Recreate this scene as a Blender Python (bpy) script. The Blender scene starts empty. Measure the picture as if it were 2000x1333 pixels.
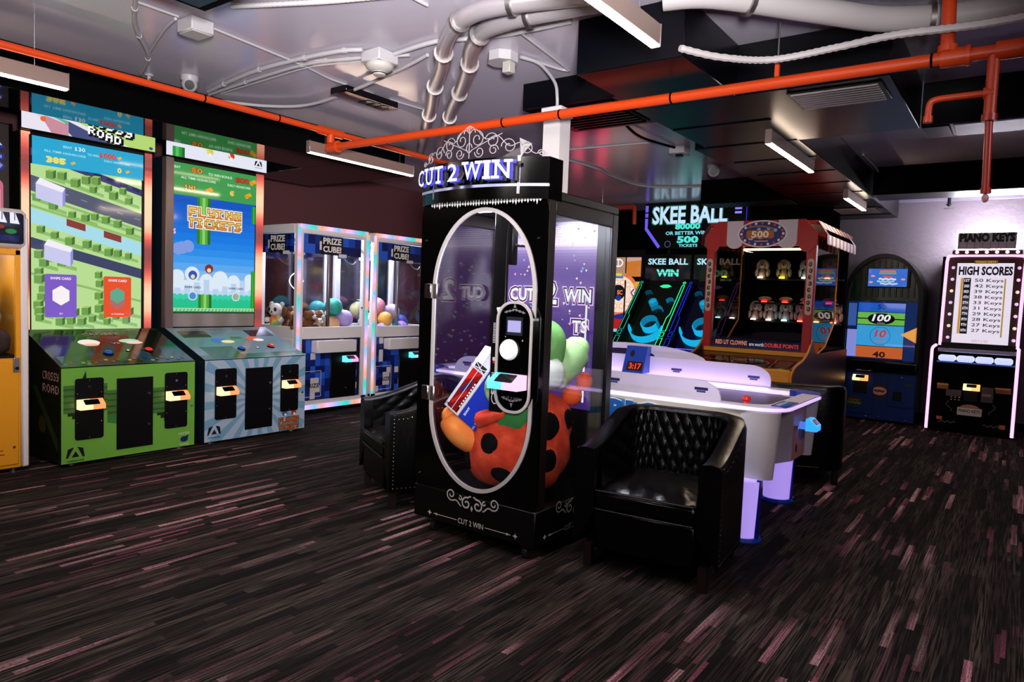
import bpy, bmesh, math, random
from mathutils import Vector, Matrix
PI = math.pi
sc = bpy.context.scene
COL = sc.collection
# ---------------------------------------------------------------- camera, world, main lights, exposure
cam_d = bpy.data.cameras.new('camera'); cam = bpy.data.objects.new('camera', cam_d); COL.objects.link(cam)
cam_d.sensor_width = 36.0; cam_d.lens = 36.0 * 1365.8 / 2000.0; cam_d.clip_start = 0.05
_yaw, _pit, _roll = math.radians(36.02), math.radians(-3.569), math.radians(2.181)
fw = Vector((math.cos(_yaw) * math.cos(_pit), math.sin(_yaw) * math.cos(_pit), math.sin(_pit)))
rt = Vector((math.sin(_yaw), -math.cos(_yaw), 0)); up = rt.cross(fw)
r2 = rt * math.cos(_roll) + up * math.sin(_roll); u2 = up * math.cos(_roll) - rt * math.sin(_roll)
M = Matrix((r2, u2, -fw)).transposed().to_4x4(); M.translation = Vector((0, 0, 1.45))
cam.matrix_world = M
sc.camera = cam
w = bpy.data.worlds.new('world'); sc.world = w; w.use_nodes = True
w.node_tree.nodes['Background'].inputs[0].default_value = (0.6, 0.5, 0.7, 1)
w.node_tree.nodes['Background'].inputs[1].default_value = 0.01
sc.view_settings.view_transform = 'Standard'; sc.view_settings.look = 'None'
sc.view_settings.exposure = 0.0; sc.view_settings.gamma = 1.0; sc.view_settings.use_curve_mapping = False
cy = sc.cycles
cy.use_denoising = True; cy.max_bounces = 8; cy.diffuse_bounces = 3; cy.glossy_bounces = 4; cy.transparent_max_bounces = 12
cy.sample_clamp_indirect = 4.0; cy.caustics_reflective = False; cy.caustics_refractive = False

def area(name, loc, target, size, energy, col):
    l = bpy.data.lights.new(name, 'AREA'); l.shape = 'RECTANGLE'; l.size, l.size_y = size; l.energy = energy; l.color = col
    o = bpy.data.objects.new(name, l); COL.objects.link(o); o.location = loc
    o.rotation_euler = (Vector(target) - Vector(loc)).to_track_quat('-Z', 'Y').to_euler()
    return o
# the photographer's flash bounced off the ceiling, and unseen overhead area lamps added as fill
area('bounce_flash', (0.0, -0.1, 1.75), (2.5, 2.6, 3.0), (0.3, 0.3), 110, (1.0, 0.96, 0.98)).data.spread = math.radians(85)
area('overhead_fill', (0.9, 2.0, 2.93), (2.6, 5.9, 0.6), (1.0, 0.5), 45, (1.0, 0.92, 0.9))  # added out of frame to brighten the cabinet fronts
area('overhead_fill', (-1.2, 2.6, 2.9), (-1.0, 2.7, 0), (1.6, 1.2), 40, (1.0, 0.86, 0.86))
area('overhead_fill', (2.6, -2.2, 2.9), (2.7, -2.0, 0), (1.6, 1.2), 62, (1.0, 0.82, 0.86))

# ---------------------------------------------------------------- materials
def lin(c):
    if isinstance(c, str):
        c = c.lstrip('#'); c = [int(c[i:i + 2], 16) / 255 for i in (0, 2, 4)]
        return tuple(x / 12.92 if x <= 0.04045 else ((x + 0.055) / 1.055) ** 2.4 for x in c)
    return tuple(c)
_m = {}
def mat(name, col='#808080', rough=0.5, metal=0.0, emit=None, es=1.0, spec=0.5, bump=0, bscale=60, coat=0.0, noise=None):
    if name in _m: return _m[name]
    m = bpy.data.materials.new(name); m.use_nodes = True; nt = m.node_tree; b = nt.nodes['Principled BSDF']
    b.inputs['Base Color'].default_value = (*lin(col), 1); b.inputs['Roughness'].default_value = rough
    b.inputs['Metallic'].default_value = metal; b.inputs['Specular IOR Level'].default_value = spec
    b.inputs['Coat Weight'].default_value = coat
    if emit: b.inputs['Emission Color'].default_value = (*lin(emit), 1); b.inputs['Emission Strength'].default_value = es
    if bump or noise:
        tc = nt.nodes.new('ShaderNodeTexCoord'); n = nt.nodes.new('ShaderNodeTexNoise'); n.inputs['Scale'].default_value = bscale
        n.inputs['Detail'].default_value = 6; nt.links.new(tc.outputs['Object'], n.inputs['Vector'])
        if bump:
            bp = nt.nodes.new('ShaderNodeBump'); bp.inputs['Strength'].default_value = bump; bp.inputs['Distance'].default_value = 0.01
            nt.links.new(n.outputs['Fac'], bp.inputs['Height']); nt.links.new(bp.outputs['Normal'], b.inputs['Normal'])
        if noise:
            cr = nt.nodes.new('ShaderNodeValToRGB'); e = cr.color_ramp; e.elements[0].position = 0.35; e.elements[1].position = 0.65
            e.elements[0].color = (*lin(noise[0]), 1); e.elements[1].color = (*lin(noise[-1]), 1)
            for i, c in enumerate(noise[1:-1]):
                x = e.elements.new(0.35 + 0.3 * (i + 1) / (len(noise) - 1)); x.color = (*lin(c), 1)
            nt.links.new(n.outputs['Fac'], cr.inputs['Fac']); nt.links.new(cr.outputs['Color'], b.inputs['Base Color'])
    _m[name] = m; return m
def colmat(name, kind, rough=0.35, es=1.0):
    if name in _m: return _m[name]
    m = bpy.data.materials.new(name); m.use_nodes = True; nt = m.node_tree; b = nt.nodes['Principled BSDF']
    a = nt.nodes.new('ShaderNodeAttribute'); a.attribute_name = 'Col'; b.inputs['Roughness'].default_value = rough
    if kind == 'print': nt.links.new(a.outputs['Color'], b.inputs['Base Color'])
    else:
        b.inputs['Base Color'].default_value = (0.01, 0.01, 0.01, 1)
        nt.links.new(a.outputs['Color'], b.inputs['Emission Color']); b.inputs['Emission Strength'].default_value = es
    _m[name] = m; return m
def glassmat(name, tint=(0.96, 0.97, 1.0), ior=1.45, rough=0.0):
    if name in _m: return _m[name]
    m = bpy.data.materials.new(name); m.use_nodes = True; nt = m.node_tree; nt.nodes.clear()
    o = nt.nodes.new('ShaderNodeOutputMaterial'); mx = nt.nodes.new('ShaderNodeMixShader'); t = nt.nodes.new('ShaderNodeBsdfTransparent')
    g = nt.nodes.new('ShaderNodeBsdfGlossy'); f = nt.nodes.new('ShaderNodeFresnel'); gm = nt.nodes.new('ShaderNodeNewGeometry'); mr = nt.nodes.new('ShaderNodeMapRange')
    mr.inputs[3].default_value = ior; mr.inputs[4].default_value = 1 / ior  # thin pane: same reflectance from both sides
    nt.links.new(gm.outputs['Backfacing'], mr.inputs[0]); nt.links.new(mr.outputs[0], f.inputs['IOR'])
    t.inputs[0].default_value = (*tint, 1); g.inputs['Roughness'].default_value = rough
    nt.links.new(f.outputs[0], mx.inputs[0]); nt.links.new(t.outputs[0], mx.inputs[1]); nt.links.new(g.outputs[0], mx.inputs[2])
    nt.links.new(mx.outputs[0], o.inputs[0]); _m[name] = m; return m
PRINT = colmat('printed_vinyl', 'print', 0.4)
GPRINT = colmat('glossy_print', 'print', 0.12)
SCREEN = colmat('lit_screen', 'emit', 0.07, 1.0)
NEON = colmat('led_glow', 'emit', 0.3, 1.7)
BLACK = mat('black_laminate', '#030303', 0.4, spec=0.3)
GLOSSB = mat('gloss_black', '#020202', 0.14, spec=0.35)
MATTB = mat('matte_black', '#020203', 0.85, spec=0.05)
CHROME = mat('chrome', '#c8c8cc', 0.2, 1.0)
STEEL = mat('brushed_steel', '#b0aaa8', 0.38, 1.0)
WHITE = mat('white_plastic', '#d8d4d0', 0.35)
GREYW = mat('off_white_frame', '#e2dcdc', 0.4)
GLASS = glassmat('clear_glass')

# ---------------------------------------------------------------- mesh builder
class MB:
    def __init__(s): s.v = []; s.f = []; s.mi = []; s.c = []; s.sm = []
    def add(s, vs, fs, mi=0, col=None, smooth=False):
        n = len(s.v); s.v += [tuple(x) for x in vs]
        for f in fs:
            s.f.append([i + n for i in f]); s.mi.append(mi); s.c.append(col); s.sm.append(smooth)
        return s
    def box(s, x0, x1, y0, y1, z0, z1, b=0.0, mi=0, col=None):
        X, Y, Z = (min(x0, x1), max(x0, x1)), (min(y0, y1), max(y0, y1)), (min(z0, z1), max(z0, z1))
        b = min(b, (X[1] - X[0]) / 2.01, (Y[1] - Y[0]) / 2.01, (Z[1] - Z[0]) / 2.01)
        if b <= 0:
            v = [(X[i], Y[j], Z[k]) for i in (0, 1) for j in (0, 1) for k in (0, 1)]
            return s.add(v, [(0, 1, 3, 2), (4, 6, 7, 5), (0, 4, 5, 1), (2, 3, 7, 6), (0, 2, 6, 4), (1, 5, 7, 3)], mi, col)
        v = []; sg = (1, -1)
        for i in (0, 1):
            for j in (0, 1):
                for k in (0, 1):
                    x, y, z = X[i], Y[j], Z[k]; dx, dy, dz = sg[i] * b, sg[j] * b, sg[k] * b
                    v += [(x, y + dy, z + dz), (x + dx, y, z + dz), (x + dx, y + dy, z)]
        q = lambda i, j, k, a: (i * 4 + j * 2 + k) * 3 + a
        f = []
        for i in (0, 1):
            f.append((q(i, 0, 0, 0), q(i, 1, 0, 0), q(i, 1, 1, 0), q(i, 0, 1, 0)))
            f.append((q(0, i, 0, 1), q(1, i, 0, 1), q(1, i, 1, 1), q(0, i, 1, 1)))
            f.append((q(0, 0, i, 2), q(1, 0, i, 2), q(1, 1, i, 2), q(0, 1, i, 2)))
            for j in (0, 1):
                f.append((q(i, j, 0, 0), q(i, j, 1, 0), q(i, j, 1, 1), q(i, j, 0, 1)))
                f.append((q(i, 0, j, 0), q(i, 1, j, 0), q(i, 1, j, 2), q(i, 0, j, 2)))
                f.append((q(0, i, j, 1), q(1, i, j, 1), q(1, i, j, 2), q(0, i, j, 2)))
                for k in (0, 1): f.append((q(i, j, k, 0), q(i, j, k, 1), q(i, j, k, 2)))
        return s.add(v, f, mi, col)
    def prism(s, poly, ax, a, b, mi=0, col=None, smooth=False):
        def p(t, d): return (d, t[0], t[1]) if ax == 'x' else ((t[0], d, t[1]) if ax == 'y' else (t[0], t[1], d))
        n = len(poly); v = [p(t, a) for t in poly] + [p(t, b) for t in poly]
        s.add(v, [tuple(range(n)), tuple(range(n, 2 * n))], mi, col)
        return s.add(v, [(i, (i + 1) % n, n + (i + 1) % n, n + i) for i in range(n)], mi, col, smooth)
    def ring(s, outer, inner, ax, a, b, mi=0, col=None):
        def p(t, d): return (d, t[0], t[1]) if ax == 'x' else ((t[0], d, t[1]) if ax == 'y' else (t[0], t[1], d))
        n = len(outer); v = [p(t, a) for t in outer] + [p(t, a) for t in inner] + [p(t, b) for t in outer] + [p(t, b) for t in inner]
        f = []
        for i in range(n):
            j = (i + 1) % n
            f += [(i, j, n + j, n + i), (2 * n + i, 2 * n + j, 3 * n + j, 3 * n + i), (i, j, 2 * n + j, 2 * n + i), (n + i, n + j, 3 * n + j, 3 * n + i)]
        return s.add(v, f, mi, col)
    def tube(s, pts, r, n=8, closed=False, mi=0, col=None, cols=None):
        P = [Vector(p) for p in pts]; N = len(P); R = r if isinstance(r, (list, tuple)) else [r] * N
        v = []; prev = None
        for i in range(N):
            t = (P[(i + 1) % N] - P[i - 1]) if closed else (P[min(i + 1, N - 1)] - P[max(i - 1, 0)])
            t.normalize()
            if prev is None:
                a = Vector((0, 0, 1)) if abs(t.z) < 0.9 else Vector((1, 0, 0)); prev = (a - t * a.dot(t)).normalized()
            else:
                prev = prev - t * prev.dot(t); prev.normalize()
            bn = t.cross(prev)
            for k in range(n):
                an = 2 * PI * k / n; v.append(P[i] + (prev * math.cos(an) + bn * math.sin(an)) * R[i])
        base = len(s.v); s.v += [tuple(x) for x in v]
        for i in range(N if closed else N - 1):
            j = (i + 1) % N
            for k in range(n):
                s.f.append([base + i * n + k, base + i * n + (k + 1) % n, base + j * n + (k + 1) % n, base + j * n + k])
                s.mi.append(mi); s.c.append(cols[i] if cols else col); s.sm.append(True)
        if not closed:
            for i in (0, N - 1):
                s.f.append([base + i * n + k for k in range(n)]); s.mi.append(mi); s.c.append(cols[min(i, len(cols) - 1)] if cols else col); s.sm.append(False)
        return s
    def ell(s, c, r, seg=16, rings=10, mi=0, col=None, fn=None, half=False):
        if not isinstance(r, (list, tuple)): r = (r, r, r)
        v = []; top = PI / 2 if half else PI
        for i in range(rings + 1):
            th = top * i / rings
            for k in range(seg):
                ph = 2 * PI * k / seg
                d = Vector((math.sin(th) * math.cos(ph), math.sin(th) * math.sin(ph), math.cos(th)))
                q = fn(d) if fn else 1.0
                v.append((c[0] + d.x * r[0] * q, c[1] + d.y * r[1] * q, c[2] + d.z * r[2] * q))
        f = [(i * seg + k, i * seg + (k + 1) % seg, (i + 1) * seg + (k + 1) % seg, (i + 1) * seg + k) for i in range(rings) for k in range(seg)]
        return s.add(v, f, mi, col, True)
    def lathe(s, prof, c=(0, 0, 0), n=20, ax='z', mi=0, col=None):
        v = []
        for r, h in prof:
            for k in range(n):
                a = 2 * PI * k / n; x, y = r * math.cos(a), r * math.sin(a)
                p = (x, y, h) if ax == 'z' else ((x, h, y) if ax == 'y' else (h, x, y))
                v.append((c[0] + p[0], c[1] + p[1], c[2] + p[2]))
        f = [(i * n + k, i * n + (k + 1) % n, (i + 1) * n + (k + 1) % n, (i + 1) * n + k) for i in range(len(prof) - 1) for k in range(n)]
        s.add(v, f, mi, col, True)
        for i in (0, len(prof) - 1):
            if prof[i][0] > 1e-6: s.add(v[i * n:(i + 1) * n], [tuple(range(n))], mi, col)
        return s
    def mesh(s, name, mats, recalc=True):
        me = bpy.data.meshes.new(name); me.from_pydata(s.v, [], s.f)
        for m in mats: me.materials.append(m)
        for p, mi, sm in zip(me.polygons, s.mi, s.sm): p.material_index = mi; p.use_smooth = sm
        if any(c is not None for c in s.c):
            at = me.color_attributes.new('Col', 'FLOAT_COLOR', 'CORNER')
            for p, c in zip(me.polygons, s.c):
                q = (*lin(c if c is not None else '#000000'), 1)
                for li in p.loop_indices: at.data[li].color = q
        if recalc:
            bm = bmesh.new(); bm.from_mesh(me); bmesh.ops.remove_doubles(bm, verts=bm.verts, dist=1e-6)
            bmesh.ops.recalc_face_normals(bm, faces=bm.faces); bm.to_mesh(me); bm.free()
            me.set_sharp_from_angle(angle=math.radians(42))
        return me
    def build(s, name, m, parent=None, label=None, recalc=True):
        mats = m if isinstance(m, (list, tuple)) else [m]
        o = bpy.data.objects.new(name, s.mesh(name, mats, recalc)); COL.objects.link(o)
        if parent: o.parent = parent
        if label: o['label'] = label
        return o
def bx(*a, **k): return MB().box(*a, **k)
def rrect(x0, x1, z0, z1, r, n=5):
    P = []
    for cx, cz, a0 in ((x1 - r, z1 - r, 0), (x0 + r, z1 - r, 90), (x0 + r, z0 + r, 180), (x1 - r, z0 + r, 270)):
        for i in range(n + 1):
            a = math.radians(a0 + 90 * i / n); P.append((cx + r * math.cos(a), cz + r * math.sin(a)))
    return P
def oval(cx, cz, rx, rz, n=48): return [(cx + rx * math.cos(2 * PI * i / n), cz + rz * math.sin(2 * PI * i / n)) for i in range(n)]
def arc(cx, cz, rx, rz, a0, a1, n=16):
    return [(cx + rx * math.cos(math.radians(a0 + (a1 - a0) * i / n)), cz + rz * math.sin(math.radians(a0 + (a1 - a0) * i / n))) for i in range(n + 1)]
def smooth_path(pts, n=6):
    P = [Vector(p) for p in pts]; out = []
    for i in range(len(P) - 1):
        a, b, c, d = P[max(i - 1, 0)], P[i], P[i + 1], P[min(i + 2, len(P) - 1)]
        for k in range(n):
            t = k / n
            out.append(0.5 * ((2 * b) + (c - a) * t + (2 * a - 5 * b + 4 * c - d) * t * t + (3 * b - a - 3 * c + d) * t ** 3))
    return out + [P[-1]]
def spiral(cx, cz, r0, r1, a0, turns, n=22):
    return [(cx + (r0 + (r1 - r0) * i / n) * math.cos(a0 + turns * 2 * PI * i / n), cz + (r0 + (r1 - r0) * i / n) * math.sin(a0 + turns * 2 * PI * i / n)) for i in range(n + 1)]

# ---------------------------------------------------------------- flat art: print, lettering and screen pictures
_tx = {}
def textmesh(s, bold=0.0, shear=0.0):
    k = (s, bold, shear)
    if k not in _tx:
        c = bpy.data.curves.new('lettering', 'FONT'); c.body = s; c.size = 1.0; c.offset = bold; c.shear = shear; c.resolution_u = 2
        o = bpy.data.objects.new('lettering', c); me = o.to_mesh()
        vs = [(v.co.x, v.co.y) for v in me.vertices]; fs = [tuple(p.vertices) for p in me.polygons]
        o.to_mesh_clear(); bpy.data.objects.remove(o); bpy.data.curves.remove(c)
        xs = [v[0] for v in vs] or [0]; ys = [v[1] for v in vs] or [0]
        _tx[k] = (vs, fs, min(xs), max(xs), min(ys), max(ys))
    return _tx[k]
PIX = dict(A='.##.#..######..##..#', B='###.#..####.#..####.', C='.####...#...#....###', D='###.#..##..##..####.', E='#####...###.#...####', F='#####...###.#...#...',
    G='.####...#.###..#.###', H='#..##..######..##..#', I='###..#...#...#..###.', K='#..##.#.##..#.#.#..#', L='#...#...#...#...####', N='#..###.##.###..##..#', O='.##.#..##..##..#.##.',
    R='###.#..####.#.#.#..#', S='.####....##....####.', T='####.#...#...#...#..', Y='#..##..#.###...####.', W='#..##..##..######..#', P='###.#..####.#...#...', M='#..######..##..##..#', U='#..##..##..##..#.##.')
PIX['0'] = PIX['O']; PIX['1'] = '.#..##...#...#..###.'; PIX['3'] = '###....#.##....####.'; PIX['5'] = '####' + '#...' + '###.' + '...#' + '###.'; PIX['8'] = '.##.#..#.##.#..#.##.'
PIX['4'] = '#..##..#####...#...#'; PIX['6'] = '.####...###.#..#.##.'; PIX[' '] = '.' * 20
class Art(MB):
    def __init__(s, O=(0, 0, 0), U=(1, 0, 0), V=(0, 0, 1), warp=None, step=0.00012):
        super().__init__(); s.O = Vector(O); s.U = Vector(U); s.V = Vector(V); s.N = s.U.cross(s.V).normalized(); s.l = 0; s.st = step; s.warp = warp
    def P(s, u, v, l): return s.warp(u, v, l) if s.warp else s.O + s.U * u + s.V * v + s.N * l
    def poly(s, pts, col, mi=0):
        s.l += s.st; MB.add(s, [s.P(u, v, s.l) for u, v in pts], [tuple(range(len(pts)))], mi, col); return s
    def rect(s, u0, u1, v0, v1, col, mi=0): return s.poly([(u0, v0), (u1, v0), (u1, v1), (u0, v1)], col, mi)
    def rr(s, u0, u1, v0, v1, r, col, mi=0): return s.poly(rrect(u0, u1, v0, v1, r), col, mi)
    def disc(s, u, v, r, col, mi=0, ry=None, n=20): return s.poly(oval(u, v, r, ry or r, n), col, mi)
    def hoop(s, u, v, r, t, col, mi=0, ry=None, n=28):
        ry = ry or r; s.l += s.st; a = oval(u, v, r, ry, n); b = oval(u, v, r - t, ry - t, n)
        MB.add(s, [s.P(*p, s.l) for p in a + b], [(i, (i + 1) % n, n + (i + 1) % n, n + i) for i in range(n)], mi, col); return s
    def line(s, pts, t, col, mi=0):
        s.l += s.st; A = []; B = []
        for i, p in enumerate(pts):
            q, r = pts[max(i - 1, 0)], pts[min(i + 1, len(pts) - 1)]; dx, dy = r[0] - q[0], r[1] - q[1]; d = math.hypot(dx, dy) or 1
            A.append((p[0] - dy / d * t / 2, p[1] + dx / d * t / 2)); B.append((p[0] + dy / d * t / 2, p[1] - dx / d * t / 2))
        n = len(pts); MB.add(s, [s.P(*p, s.l) for p in A + B], [(i, i + 1, n + i + 1, n + i) for i in range(n - 1)], mi, col); return s
    def frame(s, u0, u1, v0, v1, t, col, mi=0): return s.line([(u0, v0), (u1, v0), (u1, v1), (u0, v1), (u0, v0 - t / 2)], t, col, mi)
    def text(s, t, u, v, h, col, w=None, bold=0.0, shear=0.0, al='c', mi=0, flip=False, rot=0):
        vs, fs, x0, x1, y0, y1 = textmesh(t, bold, shear)
        if not vs: return s
        k = h / max(y1 - y0, 1e-6); kx = (w / (x1 - x0)) if w else k
        ox = {'c': (x0 + x1) / 2, 'l': x0, 'r': x1}[al]; oy = (y0 + y1) / 2; s.l += s.st; cr, sr = math.cos(rot), math.sin(rot); out = []
        for x, y in vs:
            a, b = (x - ox) * kx * (-1 if flip else 1), (y - oy) * k; out.append(s.P(u + a * cr - b * sr, v + a * sr + b * cr, s.l))
        MB.add(s, out, fs, mi, col); return s
    def pix(s, t, u, v, h, w, col, mi=0, grow=0.0, col2=None):
        n = len(t) * 5 - 1; cw = w / n; ch = h / 5; s.l += s.st
        for i, c in enumerate(t):
            g = PIX.get(c, PIX[' '])
            for k in range(20):
                if g[k] == '#':
                    x = u - w / 2 + (i * 5 + k % 4) * cw; y = v + h / 2 - (k // 4 + 1) * ch
                    p = [(x - grow, y - grow), (x + cw + grow, y - grow), (x + cw + grow, y + ch + grow), (x - grow, y + ch + grow)]
                    MB.add(s, [s.P(*q, s.l) for q in p], [(0, 1, 2, 3)], mi, col2 if col2 and k // 4 > 2 else col)
        return s
    def put(s, name, m, parent, label=None): return s.build(name, m, parent, label, recalc=False)

def thing(name, label, cat, loc=(0, 0, 0), rot=0, group=None):
    o = bpy.data.objects.new(name, None); COL.objects.link(o); o.empty_display_size = 0.1; o.location = loc; o.rotation_euler = (0, 0, math.radians(rot))
    return tag(o, label, cat, group)
def tag(o, label, cat, group=None):
    o['label'] = label; o['category'] = cat
    if group: o['group'] = group
    return o
def struct(o): o['kind'] = 'structure'; return o
def stuff(o): o['kind'] = 'stuff'; return o
def dup(root, loc, rot=None, label=None, scale=None):
    def cp(o, par):
        c = o.copy(); COL.objects.link(c); c.parent = par
        for ch in [x for x in bpy.data.objects if x.parent == o and x != c]: cp(ch, c)
        return c
    kids = {}
    r = root.copy(); COL.objects.link(r); r.location = loc
    if rot is not None: r.rotation_euler = rot if isinstance(rot, tuple) else (0, 0, math.radians(rot))
    if scale: r.scale = (scale,) * 3
    if label: r['label'] = label
    for ch in [x for x in bpy.data.objects if x.parent == root]: cp(ch, r)
    return r

# ---------------------------------------------------------------- setting: carpet, ceiling, walls, soffits
def NT(m): return m.node_tree, (lambda t, **k: _node(m.node_tree, t, k))
def _node(nt, t, k):
    n = nt.nodes.new(t)
    for a, v in k.items():
        if a.startswith('i'): 
            s = n.inputs[int(a[1:])]
            if hasattr(v, 'is_output'): nt.links.new(v, s)
            else: s.default_value = v
        else: setattr(n, a, v)
    return n
def carpet():
    m = bpy.data.materials.new('striped_carpet'); m.use_nodes = True; nt, N = NT(m); b = nt.nodes['Principled BSDF']
    geo = N('ShaderNodeNewGeometry'); sp = N('ShaderNodeSeparateXYZ', i0=geo.outputs['Position']); X, Y = sp.outputs[0], sp.outputs[1]
    def mth(op, a, c=None):
        n = N('ShaderNodeMath', operation=op); 
        for i, q in enumerate((a, c)):
            if q is None: continue
            if hasattr(q, 'is_output'): nt.links.new(q, n.inputs[i])
            else: n.inputs[i].default_value = q
        return n.outputs[0]
    def rnd(x, y, seed):
        c = N('ShaderNodeCombineXYZ', i2=seed)
        nt.links.new(x, c.inputs[0]); nt.links.new(y, c.inputs[1])
        return N('ShaderNodeTexWhiteNoise', noise_dimensions='3D', i0=c.outputs[0]).outputs['Value']
    def dashes(width, length, seed, thr):
        row = mth('FLOOR', mth('DIVIDE', Y, width)); zero = mth('MULTIPLY', row, 0.0)
        off = mth('MULTIPLY', rnd(row, zero, seed), 7.0)
        cell = mth('FLOOR', mth('ADD', mth('DIVIDE', X, length), off))
        r = rnd(row, cell, seed + 3.3)
        return mth('GREATER_THAN', r, thr), rnd(row, cell, seed + 9.1)
    # carpet tiles (0.25 x 1 m planks) carry different shares of coloured yarn
    tr = mth('FLOOR', mth('DIVIDE', Y, 0.25)); to = mth('MULTIPLY', rnd(tr, mth('MULTIPLY', tr, 0.0), 2.2), 3.0)
    tc = mth('FLOOR', mth('ADD', X, to)); tile = rnd(tr, tc, 5.5)
    big = N('ShaderNodeTexNoise', i2=0.55, i3=2.0); nt.links.new(geo.outputs['Position'], big.inputs[0])
    d1, v1 = dashes(0.034, 0.52, 1.0, 0.88); d2, v2 = dashes(0.019, 0.33, 4.0, 0.87); d3, v3 = dashes(0.045, 0.8, 6.0, 0.78)
    # fine pile lines
    vm = N('ShaderNodeVectorMath', operation='MULTIPLY'); vm.inputs[1].default_value = (3.5, 150, 1); nt.links.new(geo.outputs['Position'], vm.inputs[0])
    fine = N('ShaderNodeTexNoise', i2=1.0, i3=3.0); nt.links.new(vm.outputs[0], fine.inputs[0])
    vm2 = N('ShaderNodeVectorMath', operation='MULTIPLY'); vm2.inputs[1].default_value = (70, 300, 1); nt.links.new(geo.outputs['Position'], vm2.inputs[0])
    fleck = N('ShaderNodeTexNoise', i2=1.0, i3=2.0); nt.links.new(vm2.outputs[0], fleck.inputs[0])
    def mix(f, a, c):
        n = N('ShaderNodeMix', data_type='RGBA')
        for i, q in ((0, f), (6, a), (7, c)):
            if hasattr(q, 'is_output'): nt.links.new(q, n.inputs[i])
            else: n.inputs[i].default_value = q if i == 0 else (*lin(q), 1)
        return n.outputs[2]
    line = N('ShaderNodeMapRange', i1=0.44, i2=0.56, i3=0.0, i4=1.0); nt.links.new(fine.outputs[0], line.inputs[0])
    hi = mix(mth('MULTIPLY', v3, 0.9), '#221e1b', '#4c423a'); hi = mix(mth('MULTIPLY', d3, 0.75), hi, '#0d0c0f')
    hi = mix(mth('MULTIPLY', tile, 0.45), hi, '#141113')
    base = mix(line.outputs[0], hi, '#090808')
    dens = N('ShaderNodeMapRange', i1=0.42, i2=0.60, i3=0.08, i4=1.0); nt.links.new(big.outputs[0], dens.inputs[0])
    yarn = mix(v2, '#a65a76', '#f0c6c2'); yarn = mix(mth('MULTIPLY', line.outputs[0], 0.6), yarn, '#2a161c')
    fl = N('ShaderNodeMapRange', i1=0.36, i2=0.54, i3=0.2, i4=1.0); nt.links.new(fleck.outputs[0], fl.inputs[0])
    on1 = mth('MULTIPLY', mth('MULTIPLY', d1, mth('ADD', 0.3, v1)), mth('MULTIPLY', dens.outputs[0], fl.outputs[0]))
    on2 = mth('MULTIPLY', mth('MULTIPLY', d2, v2), mth('MULTIPLY', mth('MULTIPLY', tile, dens.outputs[0]), fl.outputs[0]))
    c = mix(mth('MINIMUM', on1, 0.95), base, yarn); c = mix(mth('MINIMUM', on2, 0.8), c, '#a0596f')
    nt.links.new(c, b.inputs['Base Color']); b.inputs['Roughness'].default_value = 0.95; b.inputs['Specular IOR Level'].default_value = 0.1
    bp = N('ShaderNodeBump'); bp.inputs['Strength'].default_value = 0.5; bp.inputs['Distance'].default_value = 0.004
    nt.links.new(fine.outputs[0], bp.inputs['Height']); nt.links.new(bp.outputs[0], b.inputs['Normal'])
    return m
RX0, RX1, RY0, RY1, H = -3.6, 10.9, -3.6, 7.55, 3.0
struct(bx(RX0, RX1, RY0, RY1, -0.1, 0).build('floor', carpet()))
CEIL = mat('gloss_ceiling_paint', '#beb6c4', 0.2, spec=0.5, bump=0.04, bscale=1.5)
struct(bx(RX0, RX1, RY0, RY1, H, H + 0.1).build('ceiling', CEIL))
MAROON = mat('maroon_wall', '#5a3034', 0.7)
struct(bx(RX0, RX1, RY1, RY1 + 0.1, 0, H).build('wall_left', MAROON))
PLAST = mat('rough_plaster', '#605660', 0.6, bump=0.9, bscale=14)
struct(bx(RX1, RX1 + 0.1, RY0, 2.2, 0, H).build('wall_back', PLAST))
struct(bx(RX1, RX1 + 0.1, 2.2, RY1, 0, H).build('wall_back.001', MATTB))
DARKW = mat('dark_wall', '#2c2024', 0.7)
struct(bx(RX0 - 0.1, RX0, RY0, RY1, 0, H).build('wall_front', DARKW))
struct(bx(RX0, RX1, RY0 - 0.1, RY0, 0, H).build('wall_right', DARKW))
SILV = mat('silver_trim', '#8f879c', 0.45, 0.5)
struct(bx(10.86, 10.9, RY0, 1.5, 2.93, 3.0, 0.004).build('trim_1', SILV))
struct(bx(10.88, 10.9, RY0, 2.2, 0, 0.1, 0.004).build('baseboard_back', MATTB))
SOFF = mat('soffit_gloss', '#08080a', 0.05, spec=0.9)
SOFR = mat('soffit_satin', '#08080a', 0.38, spec=0.4)
def soffit(name, x0, x1, y0, y1, z0, m=None):
    b = MB().box(x0, x1, y0, y1, z0 + 0.004, H - 0.001); b.box(x0 + 0.003, x1 - 0.003, y0 + 0.003, y1 - 0.003, z0, z0 + 0.003, mi=1)
    struct(b.build(name, [MATTB, m or SOFF]))
soffit('trim_2', RX0, 4.6, 5.47, 6.12, 2.7)
soffit('trim_3', 4.6, 5.44, 5.47, 7.07, 2.7)
soffit('trim_4', 8.5, 8.9, 2.28, 3.35, 2.7, SOFR)
soffit('trim_5', 8.45, 8.9, RY0, 1.4, 2.7, SOFR)
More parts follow.
